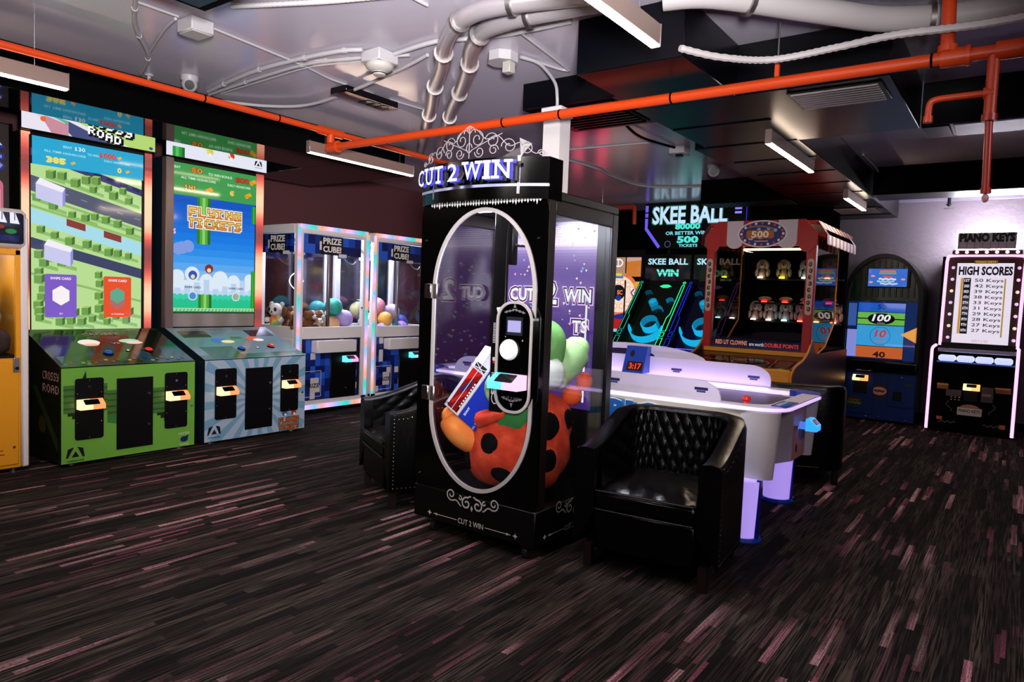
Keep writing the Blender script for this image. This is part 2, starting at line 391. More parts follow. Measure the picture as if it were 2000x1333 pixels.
# black sheet-metal air ducts
DUCT = mat('black_duct_metal', '#020308', 0.3, 0.0, spec=0.22)
t = thing('air_duct', 'big black sheet metal duct running along the ceiling over the carnival game', 'air duct', (5.0, 1.7, 2.7))
def wduct(name, x0, x1, y0, y1, z0, z1, par, m=DUCT):
    o = par.location; return bx(x0 - o.x, x1 - o.x, y0 - o.y, y1 - o.y, z0 - o.z, z1 - o.z, 0.004).build(name, m, par)
wduct('duct_body', 5.5, 10.6, 1.43, 2.24, 2.7, 2.999, t); wduct('plenum', 4.2, 5.5, 0.65, 2.14, 2.7, 2.999, t); wduct('duct_end', 3.4, 4.2, 1.47, 2.1, 2.7, 2.999, t)
for i in range(9): wduct('seam', 4.8 + i * 0.66, 4.83 + i * 0.66, 1.44, 2.13, 2.692, 2.702, t)
def grille(x, y, z, lx, ly, n, name='vent_grille', par=t, m=STEEL):
    o = par.location; g = MB().box(x - lx / 2 - o.x, x + lx / 2 - o.x, y - ly / 2 - o.y, y + ly / 2 - o.y, z - o.z, z + 0.008 - o.z, 0.002)
    for i in range(n):
        a = x - lx / 2 + lx * (i + 0.5) / n - o.x; g.box(a - 0.008, a + 0.008, y - ly / 2 + 0.02 - o.y, y + ly / 2 - 0.02 - o.y, z - 0.012 - o.z, z - o.z, 0.002, 1)
    g.build(name, [BLACK, m], par)
grille(4.45, 0.95, 2.69, 0.36, 0.5, 8); grille(9.6, 1.75, 2.69, 0.5, 0.5, 7)
t = thing('cross_duct', 'black cross duct with pale metal underside near the orange drop pipe', 'air duct', (5.65, -1.3, 2.7))
wduct('duct_body', 5.5, 5.86, RY0, 0.645, 2.71, 2.999, t)
wduct('underside', 5.51, 5.85, RY0, 0.46, 2.7, 2.71, t, SILV); wduct('underside', 5.51, 5.85, 0.48, 0.64, 2.7, 2.71, t, DUCT)
t = thing('ceiling_cassette', 'shallow black ceiling air unit with slotted grille behind the white post', 'air vent', (4.57, 2.65, 2.8))
wduct('body', 4.2, 4.95, 2.26, 3.04, 2.81, 2.999, t); grille(4.57, 2.65, 2.8, 0.6, 0.62, 9, m=DUCT)
t = thing('speaker_box', 'black square box hung at the ceiling above the pale junction box', 'speaker', (1.6, 3.1, 2.8))
bx(-0.36, 0.36, -0.3, 0.29, 0.01, 0.199, 0.01).build('cabinet', MATTB, t); bx(-0.3, 0.3, -0.25, 0.24, 0, 0.012, 0.004).build('front_cloth', DUCT, t)
# white post
t = thing('power_post', 'square white post with conduit on its cap behind the tall black cabinet', 'post', (4.13, 2.69, 0))
PW = mat('post_white', '#cfc9c9', 0.5)
bx(-0.07, 0.07, -0.07, 0.07, 0, 2.71, 0.006).build('shaft', PW, t); bx(-0.082, 0.082, -0.082, 0.082, 2.7, 2.76, 0.006).build('cap', PW, t); bx(-0.1, 0.1, -0.1, 0.1, 0, 0.05, 0.006).build('base', PW, t)

# ---------------------------------------------------------------- linear pendant lamps
WARM = mat('warm_diffuser', '#ffffff', 0.4, emit=(1.0, 0.78, 0.58), es=75)
LBODY = mat('satin_lamp_body', '#a58f86', 0.35, 0.6)
def pendant(x0, x1, y, z, label):
    t = thing('pendant_lamp', label, 'lamp', ((x0 + x1) / 2, y, z), 0, 'linear pendant lamps'); L = (x1 - x0) / 2
    bx(-L, L, -0.022, 0.022, 0.008, 0.1, 0.003).build('housing', LBODY, t)
    bx(-L + 0.002, L - 0.002, -0.021, 0.021, 0, 0.0075, 0.002).build('diffuser', WARM, t)
    top = 2.699 if x0 > 4.5 and y < 2 else H - 0.001
    for s in (-1, 1): MB().tube([(s * L * 0.72, 0, 0.1), (s * L * 0.72, 0, top - z)], 0.0018, 5).build('wire', STEEL, t)
    for s in (-1, 1): bx(s * L - 0.004, s * L + 0.004, -0.024, 0.024, 0.0, 0.102, 0.002).build('end_cap', LBODY, t)
pendant(0.64, 1.88, 4.78, 2.6, 'linear pendant lamp cut by the photo edge, above the yellow claw machine')
pendant(3.78, 5.02, 4.94, 2.6, 'linear pendant lamp hanging before the dark soffit above the light blue cabinet')
pendant(1.73, 2.97, 1.42, 2.6, 'largest linear pendant lamp, close overhead beside the big silver hoses')
pendant(5.08, 6.32, 1.53, 2.6, 'linear pendant lamp under the black duct, second in the row')
pendant(7.9, 8.95, 1.56, 2.6, 'smallest linear pendant lamp, farthest one near the green wheel game')

# ---------------------------------------------------------------- pipes
ORANGE = mat('orange_pipe_paint', '#c63f10', 0.35)
DKOR = mat('dark_red_pipe_paint', '#b02a18', 0.3)
t = thing('sprinkler_pipe', 'long orange sprinkler pipe crossing the room overhead with drops and fittings', 'pipe', (3.8, 2.0, 2.62))
def wt(name, pts, r, m, par, n=12):
    o = par.location; return MB().tube([Vector(p) - o for p in pts], r, n).build(name, m, par)
wt('pipe', [(3.8, -2.5, 2.62), (3.8, 0.5, 2.62), (3.8, 4.68, 2.62)], 0.03, ORANGE, t)
for y in (4.64, 0.33, 0.12): wt('coupling', [(3.8, y - 0.055, 2.62), (3.8, y + 0.055, 2.62)], 0.042, ORANGE, t); wt('collar', [(3.8, y - 0.06, 2.62), (3.8, y - 0.045, 2.62)], 0.048, ORANGE, t)
for y in (2.9, 2.45, 1.7, 0.42, 0.07): wt('clamp_band', [(3.8, y - 0.005, 2.62), (3.8, y + 0.005, 2.62)], 0.0325, MATTB, t)
wt('riser', [(3.8, 0.36, 2.62), (3.8, 0.37, 2.999)], 0.03, ORANGE, t); wt('riser_collar', [(3.8, 0.36, 2.645), (3.8, 0.36, 2.675)], 0.042, ORANGE, t)
wt('drop', [(3.8, 0.18, 2.62), (3.8, 0.18, 2.33)], 0.024, ORANGE, t); wt('drop_collar', [(3.8, 0.18, 2.345), (3.8, 0.18, 2.315)], 0.031, DKOR, t)
wt('drop', [(3.8, 0.18, 2.33), (3.8, 0.172, 2.0)], 0.016, DKOR, t); wt('drop_collar', [(3.8, 0.172, 2.02), (3.8, 0.172, 1.995)], 0.021, DKOR, t)
MB().ell((0, 0.172 - 2.0, 1.975 - 2.62), (0.014, 0.014, 0.02)).build('sprinkler_head', mat('pink_bulb', '#d8a0a8', 0.3), t)
wt('branch', smooth_path([(3.8, 0.18, 2.44), (3.8, 0.3, 2.44), (3.8, 0.385, 2.438), (3.8, 0.412, 2.425), (3.8, 0.418, 2.39), (3.8, 0.418, 2.34)], 4), 0.015, ORANGE, t)
wt('branch_collar', [(3.8, 0.418, 2.365), (3.8, 0.418, 2.335)], 0.02, ORANGE, t); wt('branch_collar', [(3.8, 0.17, 2.44), (3.8, 0.21, 2.44)], 0.026, ORANGE, t)
t2 = thing('sprinkler_pipe', 'orange pipe running along the ceiling in front of the dark soffit', 'pipe', (2.0, 4.68, 2.745))
wt('pipe', [(-3.5, 4.68, 2.745), (2, 4.68, 2.745), (5.6, 4.68, 2.745)], 0.024, ORANGE, t2)
wt('tee', [(3.68, 4.68, 2.745), (3.92, 4.68, 2.745)], 0.036, ORANGE, t2); wt('tee_neck', [(3.8, 4.68, 2.74), (3.8, 4.68, 2.655)], 0.034, ORANGE, t2)
for x in (0.6, 3.3, 2.7): wt('clamp_band', [(x - 0.005, 4.68, 2.745), (x + 0.005, 4.68, 2.745)], 0.0265, MATTB, t2)
t3 = thing('sprinkler_pipe', 'dim red pipe under the far ceiling left of the lit alley sign', 'pipe', (9.5, 4.6, 2.86))
wt('pipe', smooth_path([(9.5, 7.5, 2.86), (9.5, 5.2, 2.86), (9.5, 4.82, 2.86), (9.5, 4.76, 2.84), (9.5, 4.75, 2.6)], 4), 0.03, DKOR, t3)
for y in (6.8, 5.3): wt('hanger_rod', [(9.5, y, 2.88), (9.5, y, 3.0)], 0.005, STEEL, t3, 6)
t = thing('pipe_hanger', 'threaded hanger rod with clip holding the orange pipe beside ribbed conduit', 'hanger', (3.8, 1.12, 2.65))
MB().tube([(0, 0, 0.06), (0, 0, 0.349)], 0.005, 6).build('rod', STEEL, t); bx(-0.012, 0.012, -0.012, 0.012, 0, 0.075, 0.003).build('clip', ORANGE, t)

# ---------------------------------------------------------------- hoses, conduits and cables at the ceiling
SILH = mat('silver_hose', '#b5aeb2', 0.3, 0.55); CABW = mat('white_cable', '#aaa7aa', 0.45); RIB = mat('ribbed_white', '#b4aeae', 0.5)
def cable(name, label, pts, r, m=CABW, n=8, rib=0, clips=0):
    P = smooth_path(pts, 10 if rib else 6)
    if rib:
        Q = []
        for i in range(len(P) - 1):
            d = max(1, int((P[i + 1] - P[i]).length / rib))
            Q += [P[i].lerp(P[i + 1], k / d) for k in range(d)]
        P = Q; R = [r * (1.0 if i % 2 else 0.82) for i in range(len(P))]
    else: R = r
    c = sum(P, Vector()) / len(P); b = MB().tube([p - c for p in P], R, n)
    o = thing(name, label, 'cable' if r < 0.03 else 'hose', c)
    b.build('hose' if r > 0.03 else 'sheath', m, o)
    for k in range(clips):
        i = int((k + 0.7) / (clips + 0.4) * (len(P) - 2)); a, d = P[i] - c, (P[i + 1] - P[i]).normalized()
        MB().tube([a - d * 0.012, a + d * 0.012], r * 1.25 + 0.001, n).build('clip', STEEL if r > 0.03 else CABW, o)
cable('air_hose', 'left of the two big wavy silver hoses clipped to the ceiling', [(3.01, 1.81, 2.93), (2.90, 2.19, 2.93), (2.89, 2.43, 2.93), (2.98, 2.64, 2.93), (3.19, 2.90, 2.93), (3.45, 3.15, 2.93), (3.76, 3.50, 2.93), (4.05, 3.79, 2.93), (4.50, 4.27, 2.93), (5.26, 5.06, 2.93)], 0.048, SILH, 14, clips=5)
cable('air_hose', 'right of the two big wavy silver hoses clipped to the ceiling', [(3.12, 1.80, 2.93), (3.07, 2.20, 2.93), (3.10, 2.51, 2.93), (3.29, 2.77, 2.93), (3.55, 3.01, 2.93), (3.86, 3.33, 2.93), (4.20, 3.71, 2.93), (4.61, 4.13, 2.93), (5.28, 4.82, 2.93)], 0.048, SILH, 14, clips=5)
cable('conduit', 'upper thick white conduit curving to the smoke detector and onwards', [(3.11, 5.33, 2.985), (3.00, 4.65, 2.985), (2.98, 4.14, 2.985), (3.02, 3.66, 2.985), (3.08, 3.50, 2.985)], 0.014, clips=4)
cable('conduit', 'white conduit leading from the smoke detector past the silver hoses', [(3.24, 3.38, 2.985), (3.21, 2.99, 2.985), (3.29, 2.74, 2.985), (3.34, 2.51, 2.985), (3.36, 2.12, 2.985)], 0.014)
cable('conduit', 'lower white conduit running alongside the thick one left of the detector', [(3.16, 5.40, 2.985), (3.09, 4.54, 2.985), (3.08, 4.04, 2.985), (3.15, 3.72, 2.985), (3.3, 3.3, 2.985)], 0.011, clips=3)
cable('cable', 'thin pale cable beneath the paired conduits left of the detector', [(3.2, 5.3, 2.99), (3.16, 4.6, 2.99), (3.14, 4.1, 2.99), (3.22, 3.75, 2.99), (3.3, 3.3, 2.99)], 0.006)
cable('conduit', 'long sagging white conduit nearest the dark soffit', [(3.28, 5.44, 2.97), (3.54, 5.19, 2.96), (3.69, 4.85, 2.96), (3.61, 4.25, 2.96), (3.45, 3.55, 2.97), (3.36, 3.2, 2.985)], 0.012)
cable('conduit', 'thick pale cable dropping past the orange pipe at upper left', [(1.88, 3.93, 2.985), (2.10, 4.40, 2.985), (2.41, 4.87, 2.985), (2.59, 5.34, 2.985)], 0.013, clips=3)
cable('cable', 'short pale cable joining the junction box to the thick one at upper left', [(2.17, 4.07, 2.985), (2.23, 4.32, 2.985), (2.39, 4.82, 2.985)], 0.009)
cable('cable', 'straight pale cable entering the pale junction box from the photo edge', [(1.94, 4.04, 2.992), (2.17, 4.04, 2.992)], 0.008)
cable('cable', 'straight thin cable from the pale junction box to the black panel', [(2.37, 4.03, 2.992), (3.08, 4.12, 2.992), (3.36, 4.19, 2.992), (3.55, 4.2, 2.992)], 0.008)
cable('cable', 'thin cable from the black panel toward the silver hoses', [(3.99, 4.2, 2.992), (4.37, 4.16, 2.992)], 0.008)
cable('conduit', 'fine ribbed white conduit at the top edge beside the black box', [(2.24, 3.62, 2.985), (2.38, 3.32, 2.985), (2.49, 3.07, 2.985), (2.62, 2.71, 2.985)], 0.014, RIB, rib=0.012)
cable('cable', 'short white cable running up to the big silver hoses', [(2.55, 2.68, 2.992), (2.80, 2.68, 2.992)], 0.01)
cable('cable', 'short stray white cable near the biggest pendant lamp', [(3.26, 2.18, 2.992), (3.39, 2.2, 2.992)], 0.009)
cable('cable', 'angled white cable bent back to the octagonal junction box', [(3.36, 2.47, 2.992), (4.03, 2.57, 2.992), (4.06, 2.6, 2.992), (4.0, 2.63, 2.992), (3.72, 2.70, 2.992)], 0.009)
cable('conduit', 'curved pale conduit from the octagonal box down to the white post', [(3.69, 2.7, 2.985), (3.85, 2.66, 2.98), (4.05, 2.67, 2.92), (4.12, 2.69, 2.84), (4.125, 2.69, 2.762)], 0.011)
cable('cable', 'pale straight cable over the red reflection on the far ceiling', [(6.21, 3.92, 2.992), (6.29, 2.95, 2.992)], 0.007)
cable('cable', 'pale wavy cable crossing the far ceiling to the alley sign', [(6.62, 4.17, 2.99), (7.27, 4.12, 2.985), (7.7, 4.2, 2.99), (8.62, 4.16, 2.99), (8.91, 3.45, 2.99)], 0.012)
cable('cable', 'black cable hanging slack from the duct to the far junction box', [(5.45, 2.88, 2.99), (5.91, 2.93, 2.96), (6.56, 2.88, 2.985)], 0.012, MATTB)
cable('cable', 'short white cable end on the ceiling near the far pendant lamp', [(7.68, 1.38, 2.99), (8.2, 1.36, 2.97), (8.43, 1.36, 2.95)], 0.012)
cable('conduit', 'sagging white ribbed conduit above the orange pipe at right', [(3.26, 1.43, 2.688), (3.45, 1.3, 2.68), (3.64, 1.1, 2.69), (3.69, 0.8, 2.715), (3.67, 0.55, 2.72), (3.74, 0.08, 2.73), (3.7, -0.8, 2.78)], 0.019, RIB, rib=0.014)
cable('air_hose', 'smooth fat white hose along the top right ceiling', [(3.2, 1.5, 2.92), (3.3, 1.28, 2.92), (3.72, 0.9, 2.915), (4.0, 0.6, 2.91), (4.12, 0.1, 2.915), (4.0, -0.9, 2.92)], 0.062, RIB, 14, clips=2)
cable('air_hose', 'ribbed fat white hose beside the smooth one at the top right', [(3.05, 1.2, 2.93), (3.3, 0.9, 2.92), (3.5, 0.6, 2.91), (3.62, 0.3, 2.92), (3.6, -0.9, 2.93)], 0.056, RIB, 14, rib=0.016)

# ---------------------------------------------------------------- devices at the ceiling
DETW = mat('detector_white', '#a8a39c', 0.45)
t = thing('smoke_detector', 'round smoke detector on a square white box at the ceiling', 'smoke detector', (3.2, 3.47, 2.85))
bx(-0.085, 0.085, -0.085, 0.085, 0.075, 0.149, 0.006).build('mount_box', CABW, t)
MB().lathe([(0.03, 0.0), (0.04, 0.004), (0.042, 0.022), (0.062, 0.03), (0.085, 0.045), (0.09, 0.06), (0.085, 0.075)], (0, 0, 0), 24).build('body', DETW, t)
MB().lathe([(0.043, 0.012), (0.0435, 0.012), (0.0435, 0.018), (0.043, 0.018)], (0, 0, 0), 20).build('slot_ring', BLACK, t)
t = thing('junction_box', 'octagonal white junction box with a small cube beside the silver hoses', 'junction box', (3.62, 2.79, 2.9))
MB().prism([(0.1 * math.cos(PI / 8 + i * PI / 4), 0.1 * math.sin(PI / 8 + i * PI / 4)) for i in range(8)], 'z', 0.04, 0.099).build('box', CABW, t)
bx(-0.03, 0.03, -0.08, -0.02, -0.03, 0.04, 0.004).build('cube_cover', DETW, t)
t = thing('junction_box', 'pale junction box on the ceiling at upper left between cables', 'junction box', (2.27, 4.03, 2.92))
bx(-0.07, 0.07, -0.08, 0.08, 0, 0.079, 0.006).build('box', CABW, t); bx(-0.06, 0.06, -0.07, 0.07, -0.006, 0.001, 0.002).build('lid', DETW, t)
t = thing('junction_box', 'small grey junction box on the far ceiling with black cable', 'junction box', (6.64, 2.86, 2.93))
bx(-0.08, 0.08, -0.08, 0.08, 0, 0.069, 0.006).build('box', CABW, t); bx(-0.03, 0.03, -0.03, 0.03, -0.02, 0.001, 0.004).build('knockout', BLACK, t)
def dome(x, y, label, s=1.0):
    t = thing('security_camera', label, 'camera', (x, y, 3.0))
    MB().lathe([(0.062 * s, -0.001), (0.062 * s, -0.03 * s), (0.05 * s, -0.045 * s)], (0, 0, 0), 20).build('mount', CABW, t)
    MB().ell((0, 0, -0.06 * s), 0.056 * s, 18, 12).build('ball', CABW, t)
    d = Vector((-x, -y, 1.2 - 3.0)).normalized(); c = Vector((0, 0, -0.06 * s)) + d * 0.036 * s
    MB().tube([c, c + d * 0.026 * s], 0.034 * s, 16).build('lens', GLOSSB, t)
dome(2.84, 5.12, 'white dome camera on the ceiling above the green cabinet'); dome(7.6, 2.86, 'white dome camera by the far cyan ceiling reflection', 1.2)
t = thing('ceiling_panel', 'dark slim rectangular panel on the ceiling above the near orange pipes', 'panel', (3.78, 4.25, 2.93))
bx(-0.27, 0.27, -0.09, 0.09, 0.0, 0.05, 0.006).build('housing', GLOSSB, t); bx(-0.05, 0.05, -0.05, 0.05, 0.05, 0.069, 0.004).build('bracket', CABW, t)
for i in range(3): bx(-0.02 + i * 0.08, 0.04 + i * 0.08, -0.06, 0.06, -0.004, 0.001, 0.001).build('louvre', BLACK, t)
t = thing('fire_sprinkler', 'small white sprinkler head by the orange pipe beside the dome camera', 'sprinkler', (2.66, 5.36, 2.94))
MB().lathe([(0.03, 0.059), (0.03, 0.05), (0.012, 0.045), (0.012, 0.02), (0.024, 0.012), (0.024, 0.006)], n=14).build('body', CABW, t); bx(-0.006, 0.006, -0.014, 0.014, 0.0, 0.03, 0.002).build('deflector_arm', STEEL, t)
t = thing('fire_sprinkler', 'dark sprinkler head below silver trim over the green wheel game', 'sprinkler', (10.6, 0.86, 2.8))
MB().lathe([(0.02, 0.199), (0.02, 0.06), (0.035, 0.055), (0.012, 0.03)], n=12).build('body', BLACK, t); MB().lathe([(0.0, -0.002), (0.055, 0.0), (0.055, 0.006), (0.0, 0.008)], n=16).build('deflector', STEEL, t)

# ---------------------------------------------------------------- shared machine pieces (front faces -y, x to the viewer's right)
def reader(par, x, y, z, w, c1, c2, h=0.075, d=0.07):
    b = MB().prism([(y, z), (y - d, z), (y - d, z + h * 0.45), (y - d * 0.25, z + h), (y, z + h)], 'x', x - w / 2, x, 0, c1)
    b.prism([(y, z), (y - d, z), (y - d, z + h * 0.45), (y - d * 0.25, z + h), (y, z + h)], 'x', x, x + w / 2, 0, c2)
    o = b.build('card_reader', NEON, par, 'glowing card reader')
    a = Vector((0, y - d, z + h * 0.45)); c = Vector((0, y - d * 0.25, z + h)); V = (c - a).normalized(); L = (c - a).length
    A = Art((x, a.y, a.z), (1, 0, 0), V, step=0.002); A.rr(-w * 0.3, w * 0.3, L * 0.08, L * 0.95, w * 0.05, '#050505'); A.put('reader_screen', GPRINT, o)
    return o
def logo_a(A, u, v, s, c='#101010'):
    A.poly([(u - s * 0.1, v + s * 0.5), (u - s * 0.5, v + s * 0.38), (u - s * 0.62, v - s * 0.25), (u - s * 0.5, v - s * 0.25)], c)
    A.poly([(u + s * 0.12, v + s * 0.5), (u + s * 0.5, v + s * 0.38), (u + s * 0.6, v - s * 0.25), (u + s * 0.46, v - s * 0.25)], c)
    A.poly([(u - s * 0.26, v - s * 0.22), (u + s * 0.24, v - s * 0.22), (u, v + s * 0.2)], c)
    A.text('ADRENALINE', u, v - s * 0.48, s * 0.12, c, w=s * 1.1, bold=0.02)
def rplate(par, x, y, z0, z1, w, c1=('#ffd9a0'), c2=('#ff8a50'), zr=None, rw=None):
    p = MB().prism(rrect(x - w / 2, x + w / 2, z0, z1, 0.02), 'y', y - 0.006, y).build('coin_plate', BLACK, par)
    s = MB()
    for sx in (-1, 1):
        for q in (0.28, 0.76): s.ell((x + sx * w * 0.42, y - 0.007, z0 + (z1 - z0) * q), (0.004, 0.003, 0.004), 8, 5)
    for q in (0.03, 0.97): s.ell((x, y - 0.007, z0 + (z1 - z0) * q), (0.004, 0.003, 0.004), 8, 5)
    s.lathe([(0.011, -0.012), (0.013, -0.006)], (x, y, z1 - 0.07), 12, 'y'); stuff(s.build('screws', CHROME, p))
    reader(par, x - 0.002, y - 0.006, zr, rw, c1, c2)
def button(par, x, y, z, r, c, tilt, name='push_button'):
    b = MB().lathe([(r * 1.35, 0), (r * 1.35, r * 0.25), (r * 1.05, r * 0.4)], n=18, mi=1); b.ell((0, 0, r * 0.35), (r, r, r * 0.55), 16, 8, 0, half=True)
    o = b.build(name, [mat('button_' + c, c, 0.12, emit=c, es=0.35), BLACK], par); o.location = (x, y, z); o.rotation_euler = (tilt, 0, 0); return o
def edge_leds(par, x, y, z0, z1, w, cols, n, name='led_strip', horiz=False, x1=None, d=0.012, m=None, seed=1):
    R = random.Random(seed); b = MB()
    for i in range(n):
        c = cols(i, n) if callable(cols) else R.choice(cols)
        if horiz: b.box(x + (x1 - x) * i / n, x + (x1 - x) * (i + 1) / n, y - d, y, z0, z1, 0, 0, c)
        else: b.box(x - w / 2, x + w / 2, y - d, y, z0 + (z1 - z0) * i / n, z0 + (z1 - z0) * (i + 1) / n, 0, 0, c)
    return b.build(name, m or NEON, par)
SIDEG = mat('dark_green_side', '#141c10', 0.3); SIDEB = mat('dark_blue_side', '#16222c', 0.3); METAL = mat('satin_side_metal', '#8a7a76', 0.4, 0.6)
def redled(k):
    pat = (0.2, 0.5, 0.9, 1, 1, 0.85, 0.45, 0.15, 0.05, 0.05, 0.3, 0.8, 1, 1, 1, 1, 0.9, 0.5, 0.1, 0.05)
    def f(i, n):
        p = i / n * len(pat) + k; a, b = pat[int(p) % len(pat)], pat[(int(p) + 1) % len(pat)]; q = a + (b - a) * (p % 1)
        return (0.10 + 0.9 * q ** 0.7, 0.045 + 0.42 * q ** 2.2, 0.045 + 0.25 * q ** 2.4)
    return f
def tall_video(name, label, loc, W, side, conh):
    t = thing(name, label, 'arcade machine', loc); hw = W / 2
    prof = [(0, 0.03), (0, 0.78), (0.72, 1.02), (0.72, 2.655), (0.3, 2.655), (0.3, 2.69), (1.40, 2.69), (1.40, 0.03)]
    prof = [(0, 0.03), (0, 0.78), (0.7, 1.03), (0.775, 1.03), (0.775, 2.66), (1.40, 2.66), (1.40, 0.03)]
    MB().prism(prof, 'x', -hw + 0.018, hw - 0.018).build('cabinet_body', BLACK, t)
    for s in (-1, 1): MB().prism(prof, 'x', s * hw, s * (hw - 0.018)).build('side_panel', side, t)
    for s in (-1, 1):
        for y in (0.08, 1.3): MB().lathe([(0.03, 0), (0.03, 0.012), (0.012, 0.014), (0.012, 0.03)], (s * (hw - 0.1), y, 0), 12).build('foot', STEEL, t)
    return t, hw
# ---- green road game
t, hw = tall_video('arcade_cabinet', 'tall arcade machine with bright green front and voxel road game on screen', (2.81, 5.9, 0), 1.07, SIDEG, 0)
G1, G2, G3 = '#6aa63c', '#3f6f2a', '#2c4f22'
A = Art((0, -0.001, 0)); A.rect(-hw, hw, 0.03, 0.775, G1)
for x0, x1, z0 in ((-0.52, -0.2, 0.42), (-0.2, -0.12, 0.36), (0.16, 0.3, 0.35)):
    A.rect(x0, x1, z0, z0 + 0.22, G2)
    for k in range(4): A.rect(x0, x1, z0 + 0.03 + k * 0.05, z0 + 0.045 + k * 0.05, G3)
A.poly([(-0.39, 0.68), (-0.36, 0.75), (-0.355, 0.68)], '#16240f'); A.poly([(-0.2, 0.36), (-0.12, 0.36), (-0.12, 0.30), (-0.2, 0.32)], '#2f7a3c')
for k in range(3): A.rect(-0.49 + k * 0.03, -0.40, 0.40 - k * 0.025, 0.425 - k * 0.025, '#16240f'); A.rect(0.2 + k * 0.03, 0.28, 0.33 - k * 0.025, 0.355 - k * 0.025, '#16240f')
logo_a(A, -0.435, 0.10, 0.11); A.text('HIPSTER', 0.44, 0.145, 0.022, '#b9d49a', w=0.1, bold=0.02); A.text('WHALE', 0.44, 0.05, 0.022, '#b9d49a', w=0.09, bold=0.02)
A.disc(0.44, 0.095, 0.035, '#16225c', ry=0.025); A.poly([(0.47, 0.1), (0.485, 0.13), (0.455, 0.12)], '#16225c')
A.put('front_art', PRINT, t)
rplate(t, -0.335, -0.002, 0.205, 0.69, 0.21, zr=0.45, rw=0.185); rplate(t, 0.365, -0.002, 0.205, 0.69, 0.2, zr=0.455, rw=0.18)
d = bx(-0.13, 0.165, -0.008, -0.001, 0.085, 0.67, 0.003).build('coin_door', BLACK, t)
for z in (0.27, 0.53): MB().lathe([(0.011, -0.016), (0.012, -0.008)], (0.13, 0, z), 12, 'y').build('door_lock', CHROME, d)
MB().lathe([(0.009, -0.012), (0.011, -0.002)], (0.505, 0, 0.385), 12, 'y').build('cabinet_lock', CHROME, t)
V = Vector((0, 0.7, 0.25)).normalized(); TL = math.radians(19.65)
A = Art((0, 0.0, 0.782), (1, 0, 0), V); A.rect(-hw, hw, 0, 0.74, '#1f3f1c')
for a in (((-0.53, -0.25, 0.42, 0.72), '#0d1010'), ((-0.5, -0.2, 0.2, 0.4), '#14296e'), ((-0.5, -0.3, 0.02, 0.2), '#5f8f58'), ((0.1, 0.53, 0.03, 0.3), '#234f5e'), ((0.25, 0.53, 0.35, 0.7), '#12180f'), ((-0.2, 0.2, 0.25, 0.6), '#2d2018')): A.rect(*a[0], a[1])
A.poly([(-0.53, 0.0), (-0.2, 0.72), (-0.05, 0.72), (-0.35, 0.0)], '#1d4a22'); A.poly([(0.2, 0.0), (0.3, 0.0), (0.45, 0.72), (0.3, 0.72)], '#101c10')
A.rect(-0.53, 0.53, 0.005, 0.03, '#28552b')
for i in range(22): A.rect(-0.5 + i * 0.045, -0.47 + i * 0.045, 0.04 + (i * 7 % 5) * 0.012, 0.07 + (i * 7 % 5) * 0.012, ('#2f6e74', '#7a3b2c', '#1d3d66', '#8ab05a')[i % 4])
A.text('CROSSY', 0.0, 0.62, 0.045, '#c79b9b', w=0.3, bold=0.02); A.text('VS', 0.04, 0.42, 0.035, '#d8a8a0', w=0.07, bold=0.03)
A.put('control_panel_art', GPRINT, t)
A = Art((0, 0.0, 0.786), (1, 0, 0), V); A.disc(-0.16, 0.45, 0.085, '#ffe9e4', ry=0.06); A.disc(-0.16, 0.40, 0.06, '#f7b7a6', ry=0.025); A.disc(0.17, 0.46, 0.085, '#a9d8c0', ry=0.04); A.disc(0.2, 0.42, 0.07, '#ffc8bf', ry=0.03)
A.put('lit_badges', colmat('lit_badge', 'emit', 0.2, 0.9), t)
for x, v, c, r in ((-0.1, 0.22, '#1b49b8', 0.03), (0.245, 0.25, '#d8281c', 0.03), (0.075, 0.26, '#d9d4d0', 0.012)): button(t, x, v * V.y, 0.784 + v * V.z, r, c, TL)
# screen picture
b0 = bx(-0.475, 0.44, 0.755, 0.775, 1.0, 2.635, 0.004).build('screen_bezel', BLACK, t)
S = Art((0, 0.754, 0)); R = random.Random(4); x0, x1 = -0.466, 0.43; LG, SH, LT, MD, DK = '#b7dc92', '#8dba6c', '#9cc46a', '#6c9e4a', '#456f35'
def band(A, z, h, col, slope=-0.24):
    A.poly([(x0, max(1.02, z - slope * 0.45)), (x1, max(1.02, z + slope * 0.45)), (x1, max(1.02, z + slope * 0.45 - h)), (x0, max(1.02, z - slope * 0.45 - h))], col)
S.rect(x0, x1, 1.02, 2.40, LG)
for z, h, c in ((2.42, 0.06, '#3a3b74'), (2.20, 0.13, '#555a70'), (1.96, 0.02, SH), (1.93, 0.12, '#a6dcea'), (1.69, 0.09, '#3d4464'), (2.05, 0.02, SH), (1.40, 0.02, SH)): band(S, z, h, c)
for i in range(6): xx = x0 + 0.08 + i * 0.15; S.poly([(xx, 2.135 - 0.24 * xx), (xx + 0.05, 2.135 - 0.24 * (xx + 0.05)), (xx + 0.05, 2.128 - 0.24 * (xx + 0.05)), (xx, 2.128 - 0.24 * xx)], '#8d93a8')
for i in range(8): xx = x0 + 0.04 + i * 0.11; S.poly([(xx, 2.41 - 0.24 * xx), (xx + 0.07, 2.41 - 0.24 * (xx + 0.07)), (xx + 0.07, 2.38 - 0.24 * (xx + 0.07)), (xx, 2.38 - 0.24 * xx)], '#23255a')
for xx in (-0.2, 0.1): S.poly([(xx, 1.93 - 0.24 * xx), (xx + 0.15, 1.93 - 0.24 * (xx + 0.15)), (xx + 0.15, 1.87 - 0.24 * (xx + 0.15)), (xx, 1.87 - 0.24 * xx)], '#8a3b3a')
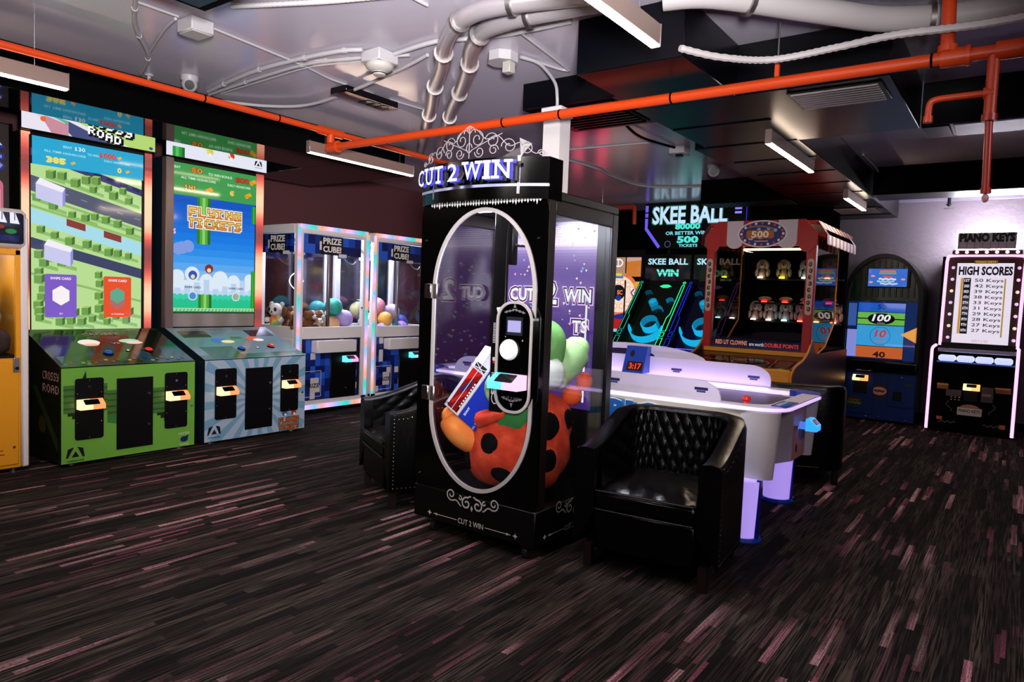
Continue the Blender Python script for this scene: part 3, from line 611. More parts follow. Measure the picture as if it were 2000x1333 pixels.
def block(A, x, z, s, cols=(LT, MD, DK), sh=True):
    if sh: A.poly([(x, z), (x + s * 1.9, z - s * 0.45), (x + s * 1.9, z - s * 0.05), (x + s * 0.4, z + s * 0.35)], SH)
    A.rect(x, x + s * 0.7, z, z + s * 0.8, cols[1]); A.poly([(x + s * 0.7, z), (x + s, z + s * 0.2), (x + s, z + s), (x + s * 0.7, z + s * 0.8)], cols[2])
    A.poly([(x, z + s * 0.8), (x + s * 0.7, z + s * 0.8), (x + s, z + s), (x + s * 0.3, z + s)], cols[0])
def inb(x, z, s): return x > x0 + 0.004 and x + s * 1.9 < x1 - 0.004 and z - s * 0.45 > 1.03 and z + s < 2.38
spots = []
for i in range(2500):
    x, z = R.uniform(x0, x1 - 0.12), R.uniform(1.06, 2.3); m = z + 0.24 * x
    clear = all(not (a - 0.065 < m < b) for a, b in ((2.06, 2.21), (1.80, 1.94), (1.59, 1.70)))
    mid = 1.16 < z < 1.56 and -0.41 < x < 0.32 and not (abs(x - 0.02) < 0.03)
    if clear and not mid and inb(x, z, 0.07) and all(abs(x - a) > 0.078 or abs(z - b) > (0.045 if z < 1.2 else 0.062) for a, b in spots): spots.append((x, z))
    if len(spots) > 110: break
for x, z in sorted(spots, key=lambda q: -q[1]): block(S, x, z, R.uniform(0.062, 0.08))
for x, z in ((-0.44, 2.12), (-0.38, 1.62)):
    S.poly([(x, z), (x + 0.2, z - 0.05), (x + 0.2, z + 0.07), (x, z + 0.12)], '#c9c9ee'); S.poly([(x, z + 0.12), (x + 0.2, z + 0.07), (x + 0.22, z + 0.11), (x + 0.03, z + 0.17)], '#f0eef8'); S.poly([(x + 0.2, z - 0.05), (x + 0.22, z - 0.02), (x + 0.22, z + 0.11), (x + 0.2, z + 0.07)], '#8d90d8')
S.rect(x0, x1, 2.395, 2.625, '#28a7d2')
for a in (('BEAT', -0.2, 2.575, 0.02, '#a9e2f2', 0.07), ('TO WIN', 0.0, 2.545, 0.02, '#a9e2f2', 0.09), ('ALL TIME HIGHSCORE', -0.22, 2.52, 0.018, '#a9e2f2', 0.32), ('DAILY HIGHSCORE', 0.2, 2.515, 0.018, '#a9e2f2', 0.22)): S.text(a[0], a[1], a[2], a[3], a[4], w=a[5], bold=0.02)
S.pix('130', -0.105, 2.575, 0.03, 0.08, '#ffffff'); S.pix('1000', 0.12, 2.56, 0.04, 0.13, '#e03a1c', grow=0.002); S.pix('385', -0.29, 2.45, 0.045, 0.14, '#f2e25a', grow=0.003); S.pix('0', 0.22, 2.45, 0.04, 0.03, '#f2e25a', grow=0.002)
for u, v in ((0.22, 2.56), (-0.16, 2.45), (0.29, 2.45)): S.poly([(u - 0.02, v), (u + 0.01, v + 0.015), (u + 0.022, v), (u - 0.008, v - 0.018)], '#f2b02a')
for u0, u1, c in ((-0.377, -0.133, '#7d5bc4'), (0.088, 0.325, '#e8502a')):
    S.rr(u0, u1, 1.135, 1.50, 0.015, c); S.text('SWIPE CARD', (u0 + u1) / 2, 1.465, 0.022, '#f6e2f0', w=0.16, bold=0.03); S.text('0/1' if u0 < 0 else 'to Continue', (u0 + u1) / 2, 1.165, 0.016, '#f6e2f0', bold=0.02)
S.poly([(-0.255 + 0.075 * math.cos(PI / 6 + i * PI / 3), 1.32 + 0.085 * math.sin(PI / 6 + i * PI / 3)) for i in range(6)], '#f7f1f4')
S.poly([(0.205 + 0.07 * math.cos(PI / 6 + i * PI / 3), 1.33 + 0.07 * math.sin(PI / 6 + i * PI / 3)) for i in range(6)], '#5ea88e'); S.poly([(0.14, 1.3), (0.205, 1.26), (0.27, 1.3), (0.27, 1.25), (0.205, 1.2), (0.14, 1.25)], '#b06a6a')
S.put('screen', SCREEN, t)
for s, k in ((-1, 2), (1, 0)): edge_leds(t, s * 0.497, 0.772, 1.02, 2.655, 0.062, redled(k), 80, 'led_column', m=colmat('red_led_glow', 'emit', 0.3, 1.5))
mq = bx(-0.55, 0.535, 0.71, 0.775, 2.662, 2.92, 0.004).build('marquee_box', BLACK, t)
S = Art((0, 0.709, 0)); S.rect(-0.545, 0.53, 2.67, 2.91, '#e9e4f0'); S.poly([(-0.2, 2.67), (0.0, 2.67), (-0.3, 2.80), (-0.45, 2.80)], '#d9d4e2')
S.poly([(-0.5, 2.91), (0.53, 2.91), (0.53, 2.67), (0.3, 2.67)], '#b5d774'); S.poly([(-0.2, 2.79), (0.16, 2.67), (-0.17, 2.67), (-0.25, 2.74)], '#454e7c')
S.poly([(-0.38, 2.80), (-0.2, 2.76), (-0.2, 2.67), (-0.33, 2.67), (-0.38, 2.75)], '#c98d9c'); S.poly([(-0.31, 2.80), (-0.2, 2.76), (-0.2, 2.79), (-0.25, 2.80)], '#62b493'); S.disc(-0.39, 2.77, 0.022, '#ee6a3c')

for dx, col, g_ in ((0.014, '#101014', 0.010), (0.0, '#ffffff', 0.001)):
    for k, ch in enumerate('ROAD'): S.pix(ch, -0.02 + k * 0.072 + dx, 2.752 - k * 0.014 - dx * 0.6, 0.066, 0.056, col, grow=g_)
    for k, ch in enumerate('CROSSY'): S.pix(ch, -0.10 + k * 0.078 + dx, 2.86 - k * 0.014 - dx * 0.6, 0.075, 0.06, col, grow=g_)
S.disc(0.49, 2.695, 0.018, '#2a4a9c', ry=0.013)
S.put('marquee_art', SCREEN, mq)
A = Art((-hw - 0.001, 0, 0), (0, -1, 0), (0, 0, 1))
for s, z in (('CROSSY', 0.70), ('ROAD', 0.60)): A.pix(s, -0.19, z, 0.065, 0.30, '#b98d84')
A.disc(-0.35, 0.3, 0.07, '#4a3d12'); A.poly([(-0.55, 0.6), (-0.45, 0.6), (-0.05, 0.2), (-0.05, 0.1)], '#2c3a14'); A.put('side_art', PRINT, t)
# ---- light blue ticket game
t, hw = tall_video('arcade_cabinet', 'tall arcade machine with light blue sunburst front and pixel bird game', (3.985, 5.9, 0), 1.09, SIDEB, 0)
A = Art((0, -0.001, 0)); A.rect(-hw, hw, 0.03, 0.775, '#9fb4c6')
for i in range(20):
    a0, a1 = math.radians(i * 18), math.radians(i * 18 + 8); P = []
    for a in (a0, a1):
        c, s_ = math.cos(a), math.sin(a); k = min((hw if c > 0 else hw) / abs(c) if abs(c) > 1e-6 else 9, ((0.775 - 0.4) if s_ > 0 else (0.4 - 0.03)) / abs(s_) if abs(s_) > 1e-6 else 9); P.append((c * k, 0.4 + s_ * k))
    A.poly([(0, 0.4), P[0], P[1]], '#6f9ab4')
logo_a(A, -0.45, 0.12, 0.11)
A.pix('FLYING', 0.355, 0.135, 0.055, 0.23, '#5a2a1a', grow=0.006); A.pix('TICKETS', 0.355, 0.065, 0.05, 0.23, '#5a2a1a', grow=0.006); A.pix('FLYING', 0.355, 0.135, 0.055, 0.23, '#d8702a'); A.pix('TICKETS', 0.355, 0.065, 0.05, 0.23, '#d8702a')
for x, c in ((0.305, '#3b5a8c'), (0.41, '#a8341f')): A.disc(x, 0.205, 0.03, c); A.disc(x + 0.008, 0.19, 0.014, '#e6d9b8')
A.put('front_art', PRINT, t)
rplate(t, -0.34, -0.002, 0.225, 0.695, 0.215, zr=0.455, rw=0.185); rplate(t, 0.355, -0.002, 0.225, 0.695, 0.21, zr=0.465, rw=0.18)
d = bx(-0.14, 0.16, -0.008, -0.001, 0.095, 0.685, 0.003).build('coin_door', BLACK, t)
for z in (0.27, 0.53): MB().lathe([(0.011, -0.016), (0.012, -0.008)], (0.125, 0, z), 12, 'y').build('door_lock', CHROME, d)
MB().lathe([(0.009, -0.012), (0.011, -0.002)], (0.51, 0, 0.4), 12, 'y').build('cabinet_lock', CHROME, t)
A = Art((0, 0.0, 0.782), (1, 0, 0), V); A.rect(-hw, hw, 0, 0.74, '#7597a6'); A.rect(-hw, hw, 0.0, 0.1, '#3a7a6c')
for r_, c in (((-0.45, -0.12, 0.02, 0.28), '#1f5f3c'), ((-0.48, -0.2, 0.5, 0.66), '#0c0e0e'), ((0.22, 0.5, 0.5, 0.66), '#20262a'), ((0.2, 0.52, 0.02, 0.11), '#2c5f52'), ((-0.02, 0.1, 0.45, 0.5), '#56604c')): A.rect(*r_, c)
A.text('FLYING TICKETS', -0.2, 0.69, 0.03, '#8a5a3a', w=0.42, bold=0.02); A.text('FLYING TICKETS', 0.28, 0.69, 0.03, '#8a5a3a', w=0.3, bold=0.02); A.put('control_panel_art', GPRINT, t)
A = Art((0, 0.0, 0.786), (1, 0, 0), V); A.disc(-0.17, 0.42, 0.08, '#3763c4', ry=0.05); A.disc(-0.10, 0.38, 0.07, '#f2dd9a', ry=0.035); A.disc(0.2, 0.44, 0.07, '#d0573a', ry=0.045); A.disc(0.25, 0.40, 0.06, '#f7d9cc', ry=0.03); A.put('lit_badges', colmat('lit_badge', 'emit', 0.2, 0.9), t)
for x, v, c, r in ((-0.06, 0.2, '#1b49b8', 0.03), (0.285, 0.23, '#b8281c', 0.03), (0.12, 0.21, '#d9d4d0', 0.012)): button(t, x, v * V.y, 0.784 + v * V.z, r, c, TL)
bx(-0.475, 0.455, 0.755, 0.775, 1.03, 2.635, 0.004).build('screen_bezel', BLACK, t)
S = Art((0, 0.754, 0)); x0, x1 = -0.462, 0.44
for i in range(12): S.rect(x0, x1, 1.45 + i * 0.0725, 1.5225 + i * 0.0725, ('#9fc6f0', '#7fb6f0', '#5ba6ee', '#3f9aec', '#2b8de8', '#1b82e4', '#1279e0', '#0f70da', '#0d68d4', '#0c60ce', '#0b5ac8', '#0a54c2')[i])
S.rect(x0, x1, 1.175, 1.5, '#c3d8f2')
for u, v, r in ((-0.4, 1.53, 0.07), (-0.25, 1.56, 0.075), (-0.1, 1.50, 0.07), (0.05, 1.52, 0.085), (0.2, 1.50, 0.07), (0.32, 1.46, 0.05), (0.38, 1.53, 0.055)): S.disc(u, v, r, '#dbe8f6')
S.rect(x0, x1, 1.40, 1.5, '#dbe8f6')
for i in range(9): S.rect(-0.43 + i * 0.1, -0.37 + i * 0.1, 1.33, 1.42 + (i * 5 % 4) * 0.03, '#b9d0ee')
for i in range(15): S.disc(x0 + 0.03 + i * 0.06, 1.33, 0.036, '#35cfa6')
S.rect(x0, x1, 1.22, 1.335, '#35cfa6')
for i in range(15): S.disc(x0 + 0.03 + i * 0.06, 1.29, 0.03, '#2bbd92')
S.rect(x0, x1, 1.2, 1.29, '#22c08c'); S.rect(x0, x1, 1.19, 1.225, '#a6d8a0')
for i in range(24): S.poly([(x0 + i * 0.0375, 1.195), (x0 + 0.018 + i * 0.0375, 1.195), (x0 + 0.03 + i * 0.0375, 1.215), (x0 + 0.012 + i * 0.0375, 1.215)], '#4fb06a')
S.rect(x0, x1, 1.175, 1.192, '#20502c')
for u, a, b_ in ((-0.14, 1.86, 2.32), (-0.12, 1.225, 1.36)):
    for k, c in enumerate(('#2f7a28', '#4fa83a', '#8fd06a', '#4fa83a', '#256a22')): S.rect(u - 0.07 + k * 0.028, u - 0.042 + k * 0.028, a, b_, c)
for k, c in enumerate(('#1f8a1c', '#35b42a', '#1f8a1c')): S.rect(0.395 + k * 0.015, 0.41 + k * 0.015, 1.225, 1.62, c); S.rect(0.395 + k * 0.015, 0.41 + k * 0.015, 2.12, 2.3, c)
for x in (-0.3, -0.4, -0.36): S.disc(x, 1.92 + x * 0.3, 0.06, '#7f9ae0')
for x, z, c in ((-0.25, 1.55, '#3350b4'), (-0.08, 1.62, '#8c2b1c')): S.disc(x, z, 0.045, c); S.disc(x, z - 0.015, 0.022, '#e8d9a8')
for x, c in ((-0.25, '#4a8ad0'), (0.22, '#9ab08c')): S.disc(x, 1.345, 0.045, '#cfe0f0'); S.disc(x, 1.345, 0.035, c); S.text('SWIPE CARD', x, 1.43, 0.022, '#1b2a4a', w=0.17, bold=0.02)
for t_, v, h, w_ in (('FLYING', 2.165, 0.1, 0.56), ('TICKETS', 2.065, 0.085, 0.56)): S.pix(t_, -0.015, v, h, w_, '#f4ead2', grow=0.016); S.pix(t_, -0.015, v, h, w_, '#7a3a12', grow=0.006); S.pix(t_, -0.015, v, h, w_, '#f0c45a', col2='#ee8a2e')
S.text('S', -0.44, 1.965, 0.05, '#f4d0f4', bold=0.03)
S.rect(x0, x1, 2.318, 2.625, '#3f9a4e')
for a in (('BEAT', -0.42, 2.58, 0.024, 0.07), ('TO WIN BONUS', 0.03, 2.56, 0.026, 0.26), ('ALL TIME HIGHSCORE', -0.2, 2.49, 0.024, 0.36), ('DAILY HIGHSCORE', 0.24, 2.485, 0.024, 0.26)): S.text(a[0], a[1], a[2], a[3], '#d4f0d8', w=a[4], bold=0.015)
S.pix('80', -0.22, 2.575, 0.048, 0.11, '#7a3a12', grow=0.005); S.pix('80', -0.22, 2.575, 0.048, 0.11, '#f0a03a'); S.pix('600', 0.275, 2.55, 0.045, 0.15, '#7a1a12', grow=0.005); S.pix('600', 0.275, 2.55, 0.045, 0.15, '#e04a2c')
S.pix('141', -0.28, 2.40, 0.05, 0.12, '#7a3a12', grow=0.005); S.pix('141', -0.28, 2.40, 0.05, 0.12, '#f0c05a'); S.pix('6', 0.16, 2.405, 0.045, 0.04, '#f0c05a', grow=0.003)
for u, v in ((0.4, 2.55), (-0.09, 2.40), (0.345, 2.405)): S.poly([(u - 0.045, v), (u + 0.02, v + 0.035), (u + 0.045, v + 0.005), (u - 0.02, v - 0.035)], '#e8a020'); S.line([(u - 0.045, v - 0.004), (u + 0.035, v - 0.012)], 0.004, '#a86a10')
S.put('screen', SCREEN, t)
WAVE = mat('silver_panel', '#b3ada4', 0.3, 0.5); b = MB()
for k in range(24):
    xa = x0 + (x1 - x0) * k / 24; xb = x0 + (x1 - x0) * (k + 1) / 24; ya, yb = (0.746 + 0.006 * math.sin(k * 0.9 + q) for q in (0, 0.9))
    b.add([(xa, ya, 1.04), (xb, yb, 1.04), (xb, yb, 1.172), (xa, ya, 1.172)], [(0, 1, 2, 3)], 0, None, True)
b.build('kick_panel', WAVE, t)
bx(-0.546, -0.467, 0.70, 0.775, 1.03, 2.655, 0.004).build('side_rail', METAL, t)
edge_leds(t, 0.502, 0.772, 1.03, 2.655, 0.088, redled(7), 80, 'led_column', m=colmat('red_led_glow', 'emit', 0.3, 1.5))
mq = bx(-0.545, 0.545, 0.71, 0.775, 2.665, 2.92, 0.004).build('marquee_box', BLACK, t)
S = Art((0, 0.709, 0)); S.rect(-0.54, 0.54, 2.672, 2.91, '#e4e6f4')
for k, c in enumerate(('#2b9a3c', '#57c05a', '#2b9a3c', '#1d6f2c')): S.rect(-0.48 + k * 0.03, -0.45 + k * 0.03, 2.672, 2.765, c)
for u, c in ((-0.1, '#d8cc5a'), (0.13, '#d03a22')): S.disc(u, 2.775, 0.035, c); S.poly([(u - 0.06, 2.8), (u - 0.02, 2.8), (u, 2.74)], '#e6d87a' if u < 0 else '#f0e0d0'); S.disc(u, 2.745, 0.018, '#f4f0e4')
logo_a(S, 0.44, 2.745, 0.075); S.put('marquee_art', SCREEN, mq)

# ---------------------------------------------------------------- prize cubes
RGB = ['#ff9a90', '#f3c4ff', '#e0b8ff', '#b8b8ff', '#5fe0c8', '#44b8d8', '#ff8f7a', '#ffb0c8', '#d8c8ff', '#7fd0ff', '#f7d0e8']
def rgbc(k):
    seq = ['#ff9f94', '#f0b8f0', '#d8b4ff', '#8fb8f8', '#3fd8c0', '#46c4d0', '#ffa07c', '#ffb4b4', '#f4c8ff', '#c8b8ff', '#68c4ff']
    def f(i, n):
        p = i * 0.42 + k; a, b = lin(seq[int(p) % 11]), lin(seq[(int(p) + 1) % 11]); q = p % 1
        return tuple(a[j] * (1 - q) + b[j] * q for j in range(3))
    return f
RGBM = colmat('rgb_led', 'emit', 0.3, 1.15); BLUES = ('#0a1a5c', '#12308c', '#1b46b4', '#0c2470', '#2a5ccc', '#081448')
def bluepix(A, u0, u1, v0, v1, n, seed, white=0.0):
    R = random.Random(seed); s = (u1 - u0) / n; m = int((v1 - v0) / s) or 1; q = (v1 - v0) / m
    for i in range(n):
        for j in range(m):
            r = R.random(); A.st = 0.0; A.rect(u0 + i * s, u0 + (i + 1) * s, v0 + j * q, v0 + (j + 1) * q, '#d8d2cc' if r < white else R.choice(BLUES))
    A.st = 0.00012
def header(A, c, w, z0, z1, seed):
    bluepix(A, c - w / 2, c + w / 2, z0, z1, 9, seed)
    m = (z0 + z1) / 2; A.rect(c - 0.17, c + 0.16, m - 0.11, m + 0.1, '#0a0c14'); A.rect(c - 0.185, c - 0.155, m - 0.06, m + 0.04, '#dcd8d4'); A.rect(c + 0.1, c + 0.22, m - 0.13, m - 0.09, '#dcd8d4')
    A.text('PRIZE', c, m + 0.05, 0.075, '#efe9e2', w=0.27, bold=0.035); A.text('CUBE!', c, m - 0.045, 0.075, '#efe9e2', w=0.27, bold=0.035)
def prize_cube(loc, label, k, lit=0):
    t = thing('prize_machine', label, 'claw machine', loc, 0, None); hw = 0.53
    F = MB()
    for sx in (-1, 1):
        for y0, y1 in ((0, 0.06), (0.72, 0.78)): F.box(sx * hw, sx * (hw - 0.085), y0, y1, 0.12, 2.19, 0.006)
    for z0, z1 in ((2.09, 2.19), (0.88, 1.02)):
        F.box(-hw + 0.085, hw - 0.085, 0, 0.05, z0, z1, 0.005); F.box(-hw + 0.085, hw - 0.085, 0.73, 0.78, z0, z1, 0.005)
        for sx in (-1, 1): F.box(sx * hw, sx * (hw - 0.05), 0.06, 0.72, z0, z1, 0.005)
    F.box(-hw, hw, 0, 0.78, 0.10, 0.16, 0.005); F.build('frame', GREYW, t)
    bx(-hw + 0.02, hw - 0.02, 0.02, 0.76, 2.15, 2.185).build('roof_panel', GREYW, t)
    bx(-hw + 0.05, hw - 0.05, 0.05, 0.74, 0.95, 0.98).build('prize_floor', GREYW, t)
    bx(-hw + 0.03, hw - 0.03, 0.03, 0.75, 0.02, 0.9, 0.004).build('base_box', BLACK, t)
    for sx in (-1, 1): bx(sx * hw, sx * (hw - 0.028), 0.062, 0.72, 0.16, 0.88, 0.004).build('side_panel', GREYW, t)
    for q in (-1, 1): edge_leds(t, q * (hw - 0.02), 0.0, 0.16, 2.15, 0.036, rgbc(k + q), 60, m=RGBM)
    edge_leds(t, -hw + 0.03, 0.0, 2.145, 2.19, 0, rgbc(k), 36, horiz=True, x1=hw - 0.03, m=RGBM); edge_leds(t, -hw, 0.0, 0.06, 0.11, 0, rgbc(k + 5), 30, horiz=True, x1=hw, m=RGBM)
    bx(-hw + 0.085, hw - 0.085, 0.02, 0.026, 1.02, 2.09).build('front_glass', GLASS, t)
    for sx in (-1, 1): bx(sx * (hw - 0.02), sx * (hw - 0.026), 0.06, 0.72, 1.02, 2.09).build('side_glass', GLASS, t)
    bx(-hw + 0.085, hw - 0.085, 0.745, 0.75, 1.02, 2.09).build('rear_panel', mat('mirror_back', '#8a8490', 0.08, 1.0), t)
    A = Art((0, 0.017, 0)); header(A, -0.03, 0.89, 1.87, 2.085, 3); A.put('header_print', PRINT, t)
    A = Art((-hw + 0.014, 0.39, 0), (0, -1, 0), (0, 0, 1)); header(A, 0, 0.62, 1.87, 2.085, 5); A.put('header_print', PRINT, t)
    A = Art((0, 0.028, 0)); bluepix(A, -0.445, 0.40, 0.17, 0.87, 12, 8 + int(k), 0.14); A.frame(-0.42, -0.15, 0.2, 0.5, 0.008, '#d8d2cc'); A.rect(-0.3, -0.18, 0.25, 0.42, '#cfc9c4'); A.text('PRIZE', -0.27, 0.33, 0.05, '#101014', w=0.2, bold=0.03)
    A.put('front_art', PRINT, t)
    bx(-0.30, 0.29, -0.09, 0.028, 0.72, 0.865, 0.008).build('control_shelf', GREYW, t)
    d = bx(-0.02, 0.375, 0.012, 0.03, 0.09, 0.745, 0.004).build('coin_door', BLACK, t)
    for z in (0.27, 0.56): MB().lathe([(0.01, 0.0), (0.011, 0.012)], (0.22, 0, z), 10, 'y').build('door_lock', CHROME, d)
    reader(t, 0.25, 0.01, 0.59, 0.2, '#5fd8e8', '#f090c0')
    MB().lathe([(0.012, -0.01), (0.012, 0.0)], (0.43, 0, 1.25), 10, 'y').build('lock', CHROME, t)
    MB().prism([(-0.02, 1.0), (0.0, 1.0), (0.0, 2.0), (-0.02, 2.0)], 'y', 0.1, 0.7).build('divider_glass', GLASS, t)
    for y in (0.1, 0.7): bx(-0.025, 0.005, y - 0.02, y + 0.02, 0.98, 2.09, 0.004).build('divider_post', STEEL, t)
    g = MB()
    for y in (0.15, 0.65): g.box(-0.42, 0.42, y - 0.012, y + 0.012, 2.0, 2.03, 0.003)
    g.box(-0.23, -0.19, 0.15, 0.65, 1.97, 2.0, 0.003); g.build('gantry_rail', STEEL, t)
    c = bx(-0.26, -0.16, 0.34, 0.46, 1.86, 1.97, 0.01).build('claw_motor', WHITE, t)
    for a in range(3):
        an = a * 2.094 + 0.4; P = [(-0.21 + math.cos(an) * r, 0.4 + math.sin(an) * r, z) for r, z in ((0.02, 1.66), (0.09, 1.6), (0.1, 1.52), (0.045, 1.45))]
        MB().tube(smooth_path(P, 4), 0.006, 6).build('claw_finger', CHROME, c)
    MB().tube([(-0.21, 0.4, 1.86), (-0.21, 0.4, 1.66)], 0.012, 8).build('claw_cord', CHROME, c)
    MB().tube(smooth_path([(0.18, 0.12, 2.0), (0.2, 0.1, 1.88), (0.28, 0.1, 1.8), (0.36, 0.1, 1.78), (0.41, 0.1, 1.82)], 6), 0.007, 6).build('coiled_cable', CABW, t)
    bx(-0.35, 0.35, 0.3, 0.42, 2.13, 2.148).build('interior_lamp', mat('cool_tube', '#ffffff', 0.4, emit=(0.85, 0.9, 1.0), es=110), t)
    return t
prize_cube((5.48, 6.62, 0), 'white glass prize machine with colour LED edges, beside the light blue cabinet', 2)
prize_cube((6.62, 6.62, 0), 'white glass prize machine with colour LED edges, half behind the black cabinet', 6)
# prizes inside
PB = mat('plush_brown', '#7a4a2a', 0.95, bump=0.6, bscale=90); PT = mat('plush_tan', '#c8935a', 0.95, bump=0.6, bscale=90); PWH = mat('plush_white', '#e6ded8', 0.95, bump=0.6, bscale=90); PK = mat('plush_black', '#15110f', 0.6)
def puppy(name, label, loc, m1, m2, rot, s=1.0, cat='plush toy', group='plush puppies in the left prize machine'):
    t = thing(name, label, cat, loc, rot, group)
    b = MB().ell((0, 0.03, 0.06), (0.065, 0.07, 0.07)); b.build('body', m1, t)
    h = MB().ell((0, -0.03, 0.145), (0.062, 0.055, 0.055)).build('head', m1, t)
    MB().ell((0, -0.08, 0.132), (0.03, 0.028, 0.024)).build('muzzle', PWH, h); MB().ell((0, -0.055, 0.165), (0.016, 0.035, 0.036)).build('blaze', PWH, h)
    MB().ell((0, -0.106, 0.14), 0.009, 8, 6).build('nose', PK, h)
    for q in (-1, 1):
        MB().ell((q * 0.06, -0.02, 0.15), (0.02, 0.03, 0.045)).build('ear', m2, h); MB().ell((q * 0.025, -0.08, 0.158), 0.008, 8, 6).build('eye', PK, h)
        MB().ell((q * 0.05, -0.05, 0.03), (0.026, 0.045, 0.028)).build('paw', m2, t)
    t.scale = (s, s, s); return t
z0 = 0.98
puppy('plush_puppy', 'brown and white plush puppy facing out at the centre of the left machine', (5.24, 6.78, z0), PB, PB, 10, 1.15)
puppy('plush_puppy', 'tan plush puppy left of the brown and white one in the left machine', (5.09, 6.86, z0), PT, PB, -20, 1.1)
puppy('plush_puppy', 'brown plush puppy by the glass divider in the left machine', (5.39, 6.84, z0), PB, PT, 25, 1.15)
puppy('plush_puppy', 'dark brown plush puppy stacked behind the others in the left machine', (5.14, 7.02, z0), mat('plush_umber', '#4a2c1a', 0.95), PB, 0, 1.35)
puppy('plush_puppy', 'small white plush puppy low against the front glass by the divider', (5.34, 6.73, z0), PWH, PT, 15, 0.7)
puppy('plush_puppy', 'dark plush puppy low by the left frame of the left machine', (5.02, 6.74, z0), mat('plush_umber', '#4a2c1a', 0.95), PB, -15, 0.95)
t = thing('plush_panda', 'white plush panda with rainbow belly seen through the side glass', 'plush toy', (5.03, 7.1, z0), -70)
b = MB(); cols = ('#e8605a', '#eca04a', '#e8d85a', '#6cc07a', '#5aa0d0')
MB().ell((0, 0, 0.09), (0.085, 0.08, 0.09)).build('body', mat('plush_rainbow', '#e6ded8', 0.95, noise=cols, bscale=7), t)
h = MB().ell((0, -0.02, 0.22), (0.09, 0.08, 0.08)).build('head', PWH, t)
for q in (-1, 1): MB().ell((q * 0.07, 0, 0.285), (0.03, 0.02, 0.03)).build('ear', PWH, h); MB().ell((q * 0.035, -0.085, 0.225), (0.022, 0.012, 0.026)).build('eye_patch', PK, h); MB().ell((q * 0.09, -0.05, 0.1), (0.03, 0.05, 0.035)).build('arm', PWH, t)
MB().ell((0, -0.1, 0.195), 0.011, 8, 6).build('nose', PK, h)
def ball(loc, r, cols, label, group):
    m = mat('ball_' + ''.join(cols), cols[0], 0.45, noise=cols, bscale=5 / r * 0.1)
    o = MB().ell((0, 0, r), r, 20, 14).build('plush_ball', m); o.location = loc; tag(o, label, 'ball', group); o.rotation_euler = (r * 30, r * 20, r * 50); return o
g = 'plush balls in the left prize machine'
TEAL = ('#1f8a9a', '#3cc8a0', '#2a6fb0'); PEACH = ('#f0a070', '#f4c88a', '#e87a6a'); LIL = ('#a88cd8', '#c8b4e8', '#7a8ad0'); PINK = ('#f0a8b8', '#f8d8c8', '#e88aa0')
def stackballs(L, grp, x0, x1):
    P = [Vector((x, y, z + r)) for (x, y, z), r, c, lab in L]; Rr = [q[1] for q in L]
    for it in range(300):                                           # settle the balls so that none overlaps another
        for i in range(len(P)):
            P[i].z -= 0.001
            for j in range(len(P)):
                if i == j: continue
                d = P[i] - P[j]; o = (Rr[i] + Rr[j]) * 1.002 - d.length
                if o > 0: d.normalize(); P[i] += d * o * 0.5; P[j] -= d * o * 0.5
            P[i].x = min(max(P[i].x, x0 + Rr[i]), x1 - Rr[i]); P[i].y = min(max(P[i].y, 6.655 + Rr[i]), 7.04 - Rr[i]); P[i].z = max(P[i].z, z0 + Rr[i])
    for p, (loc, r, c, lab) in zip(P, L): ball((p.x, p.y, p.z - r), r, c, lab, grp)
stackballs([((5.60, 6.98, z0), 0.105, PEACH, 'peach ball at the bottom right of the divider, left machine'), ((5.83, 7.0, z0), 0.11, LIL, 'lilac ball at the bottom beside the peach one, left machine'), ((5.57, 7.2, z0), 0.1, PINK, 'pink ball at the rear bottom of the left machine'), ((5.80, 7.22, z0), 0.1, TEAL, 'teal ball at the rear bottom of the left machine'),
            ((5.72, 6.98, z0 + 0.18), 0.11, TEAL, 'teal ball resting on top of the peach and lilac balls'), ((5.56, 7.1, z0 + 0.2), 0.1, ('#2c9c8c', '#48b8c8', '#2f7fb8'), 'blue green ball on top near the glass divider'), ((5.88, 7.12, z0 + 0.2), 0.095, PEACH, 'peach ball on top near the right glass of the left machine')], g, 5.49, 5.98)
g = 'plush balls in the right prize machine'
stackballs([((6.25, 6.80, z0), 0.11, PINK, 'pale pink ball at the front left of the right machine'), ((6.43, 6.74, z0), 0.075, LIL, 'lilac ball low against the front glass of the right machine'), ((6.62, 6.76, z0), 0.075, ('#1f7a6a', '#2c9a7c', '#1a6a70'), 'dark teal ball low against the front glass of the right machine'), ((6.80, 6.78, z0), 0.085, ('#b070d0', '#c890e0', '#8a60c0'), 'violet ball low at the front of the right machine'), ((6.34, 7.05, z0), 0.12, ('#f4b0b0', '#f0d080', '#80c8c0'), 'pastel ball behind the pale pink one in the right machine'), ((6.66, 7.02, z0), 0.115, ('#e8407a', '#f06a9a', '#c82a60'), 'hot pink ball in the middle of the right machine'), ((6.93, 7.04, z0), 0.11, ('#3a3a9c', '#5a50b8', '#2a2a80'), 'indigo ball at the right side of the right machine'),
            ((6.52, 6.90, z0 + 0.14), 0.1, ('#f0a02a', '#f4b848', '#ec8a2a'), 'orange target ball on top of the front row in the right machine'), ((6.36, 6.98, z0 + 0.22), 0.115, ('#f0b0a0', '#e8d890', '#90c8a8'), 'pastel striped ball on the left of the upper layer'), ((6.55, 7.1, z0 + 0.24), 0.12, ('#f080a0', '#f4a0b8', '#f0c0a0'), 'rose ball highest in the right machine'), ((6.8, 7.0, z0 + 0.2), 0.11, ('#e8c8d0', '#c0b0d8', '#f0d8d0'), 'pale lavender ball on the right of the upper layer')], g, 6.13, 7.12)

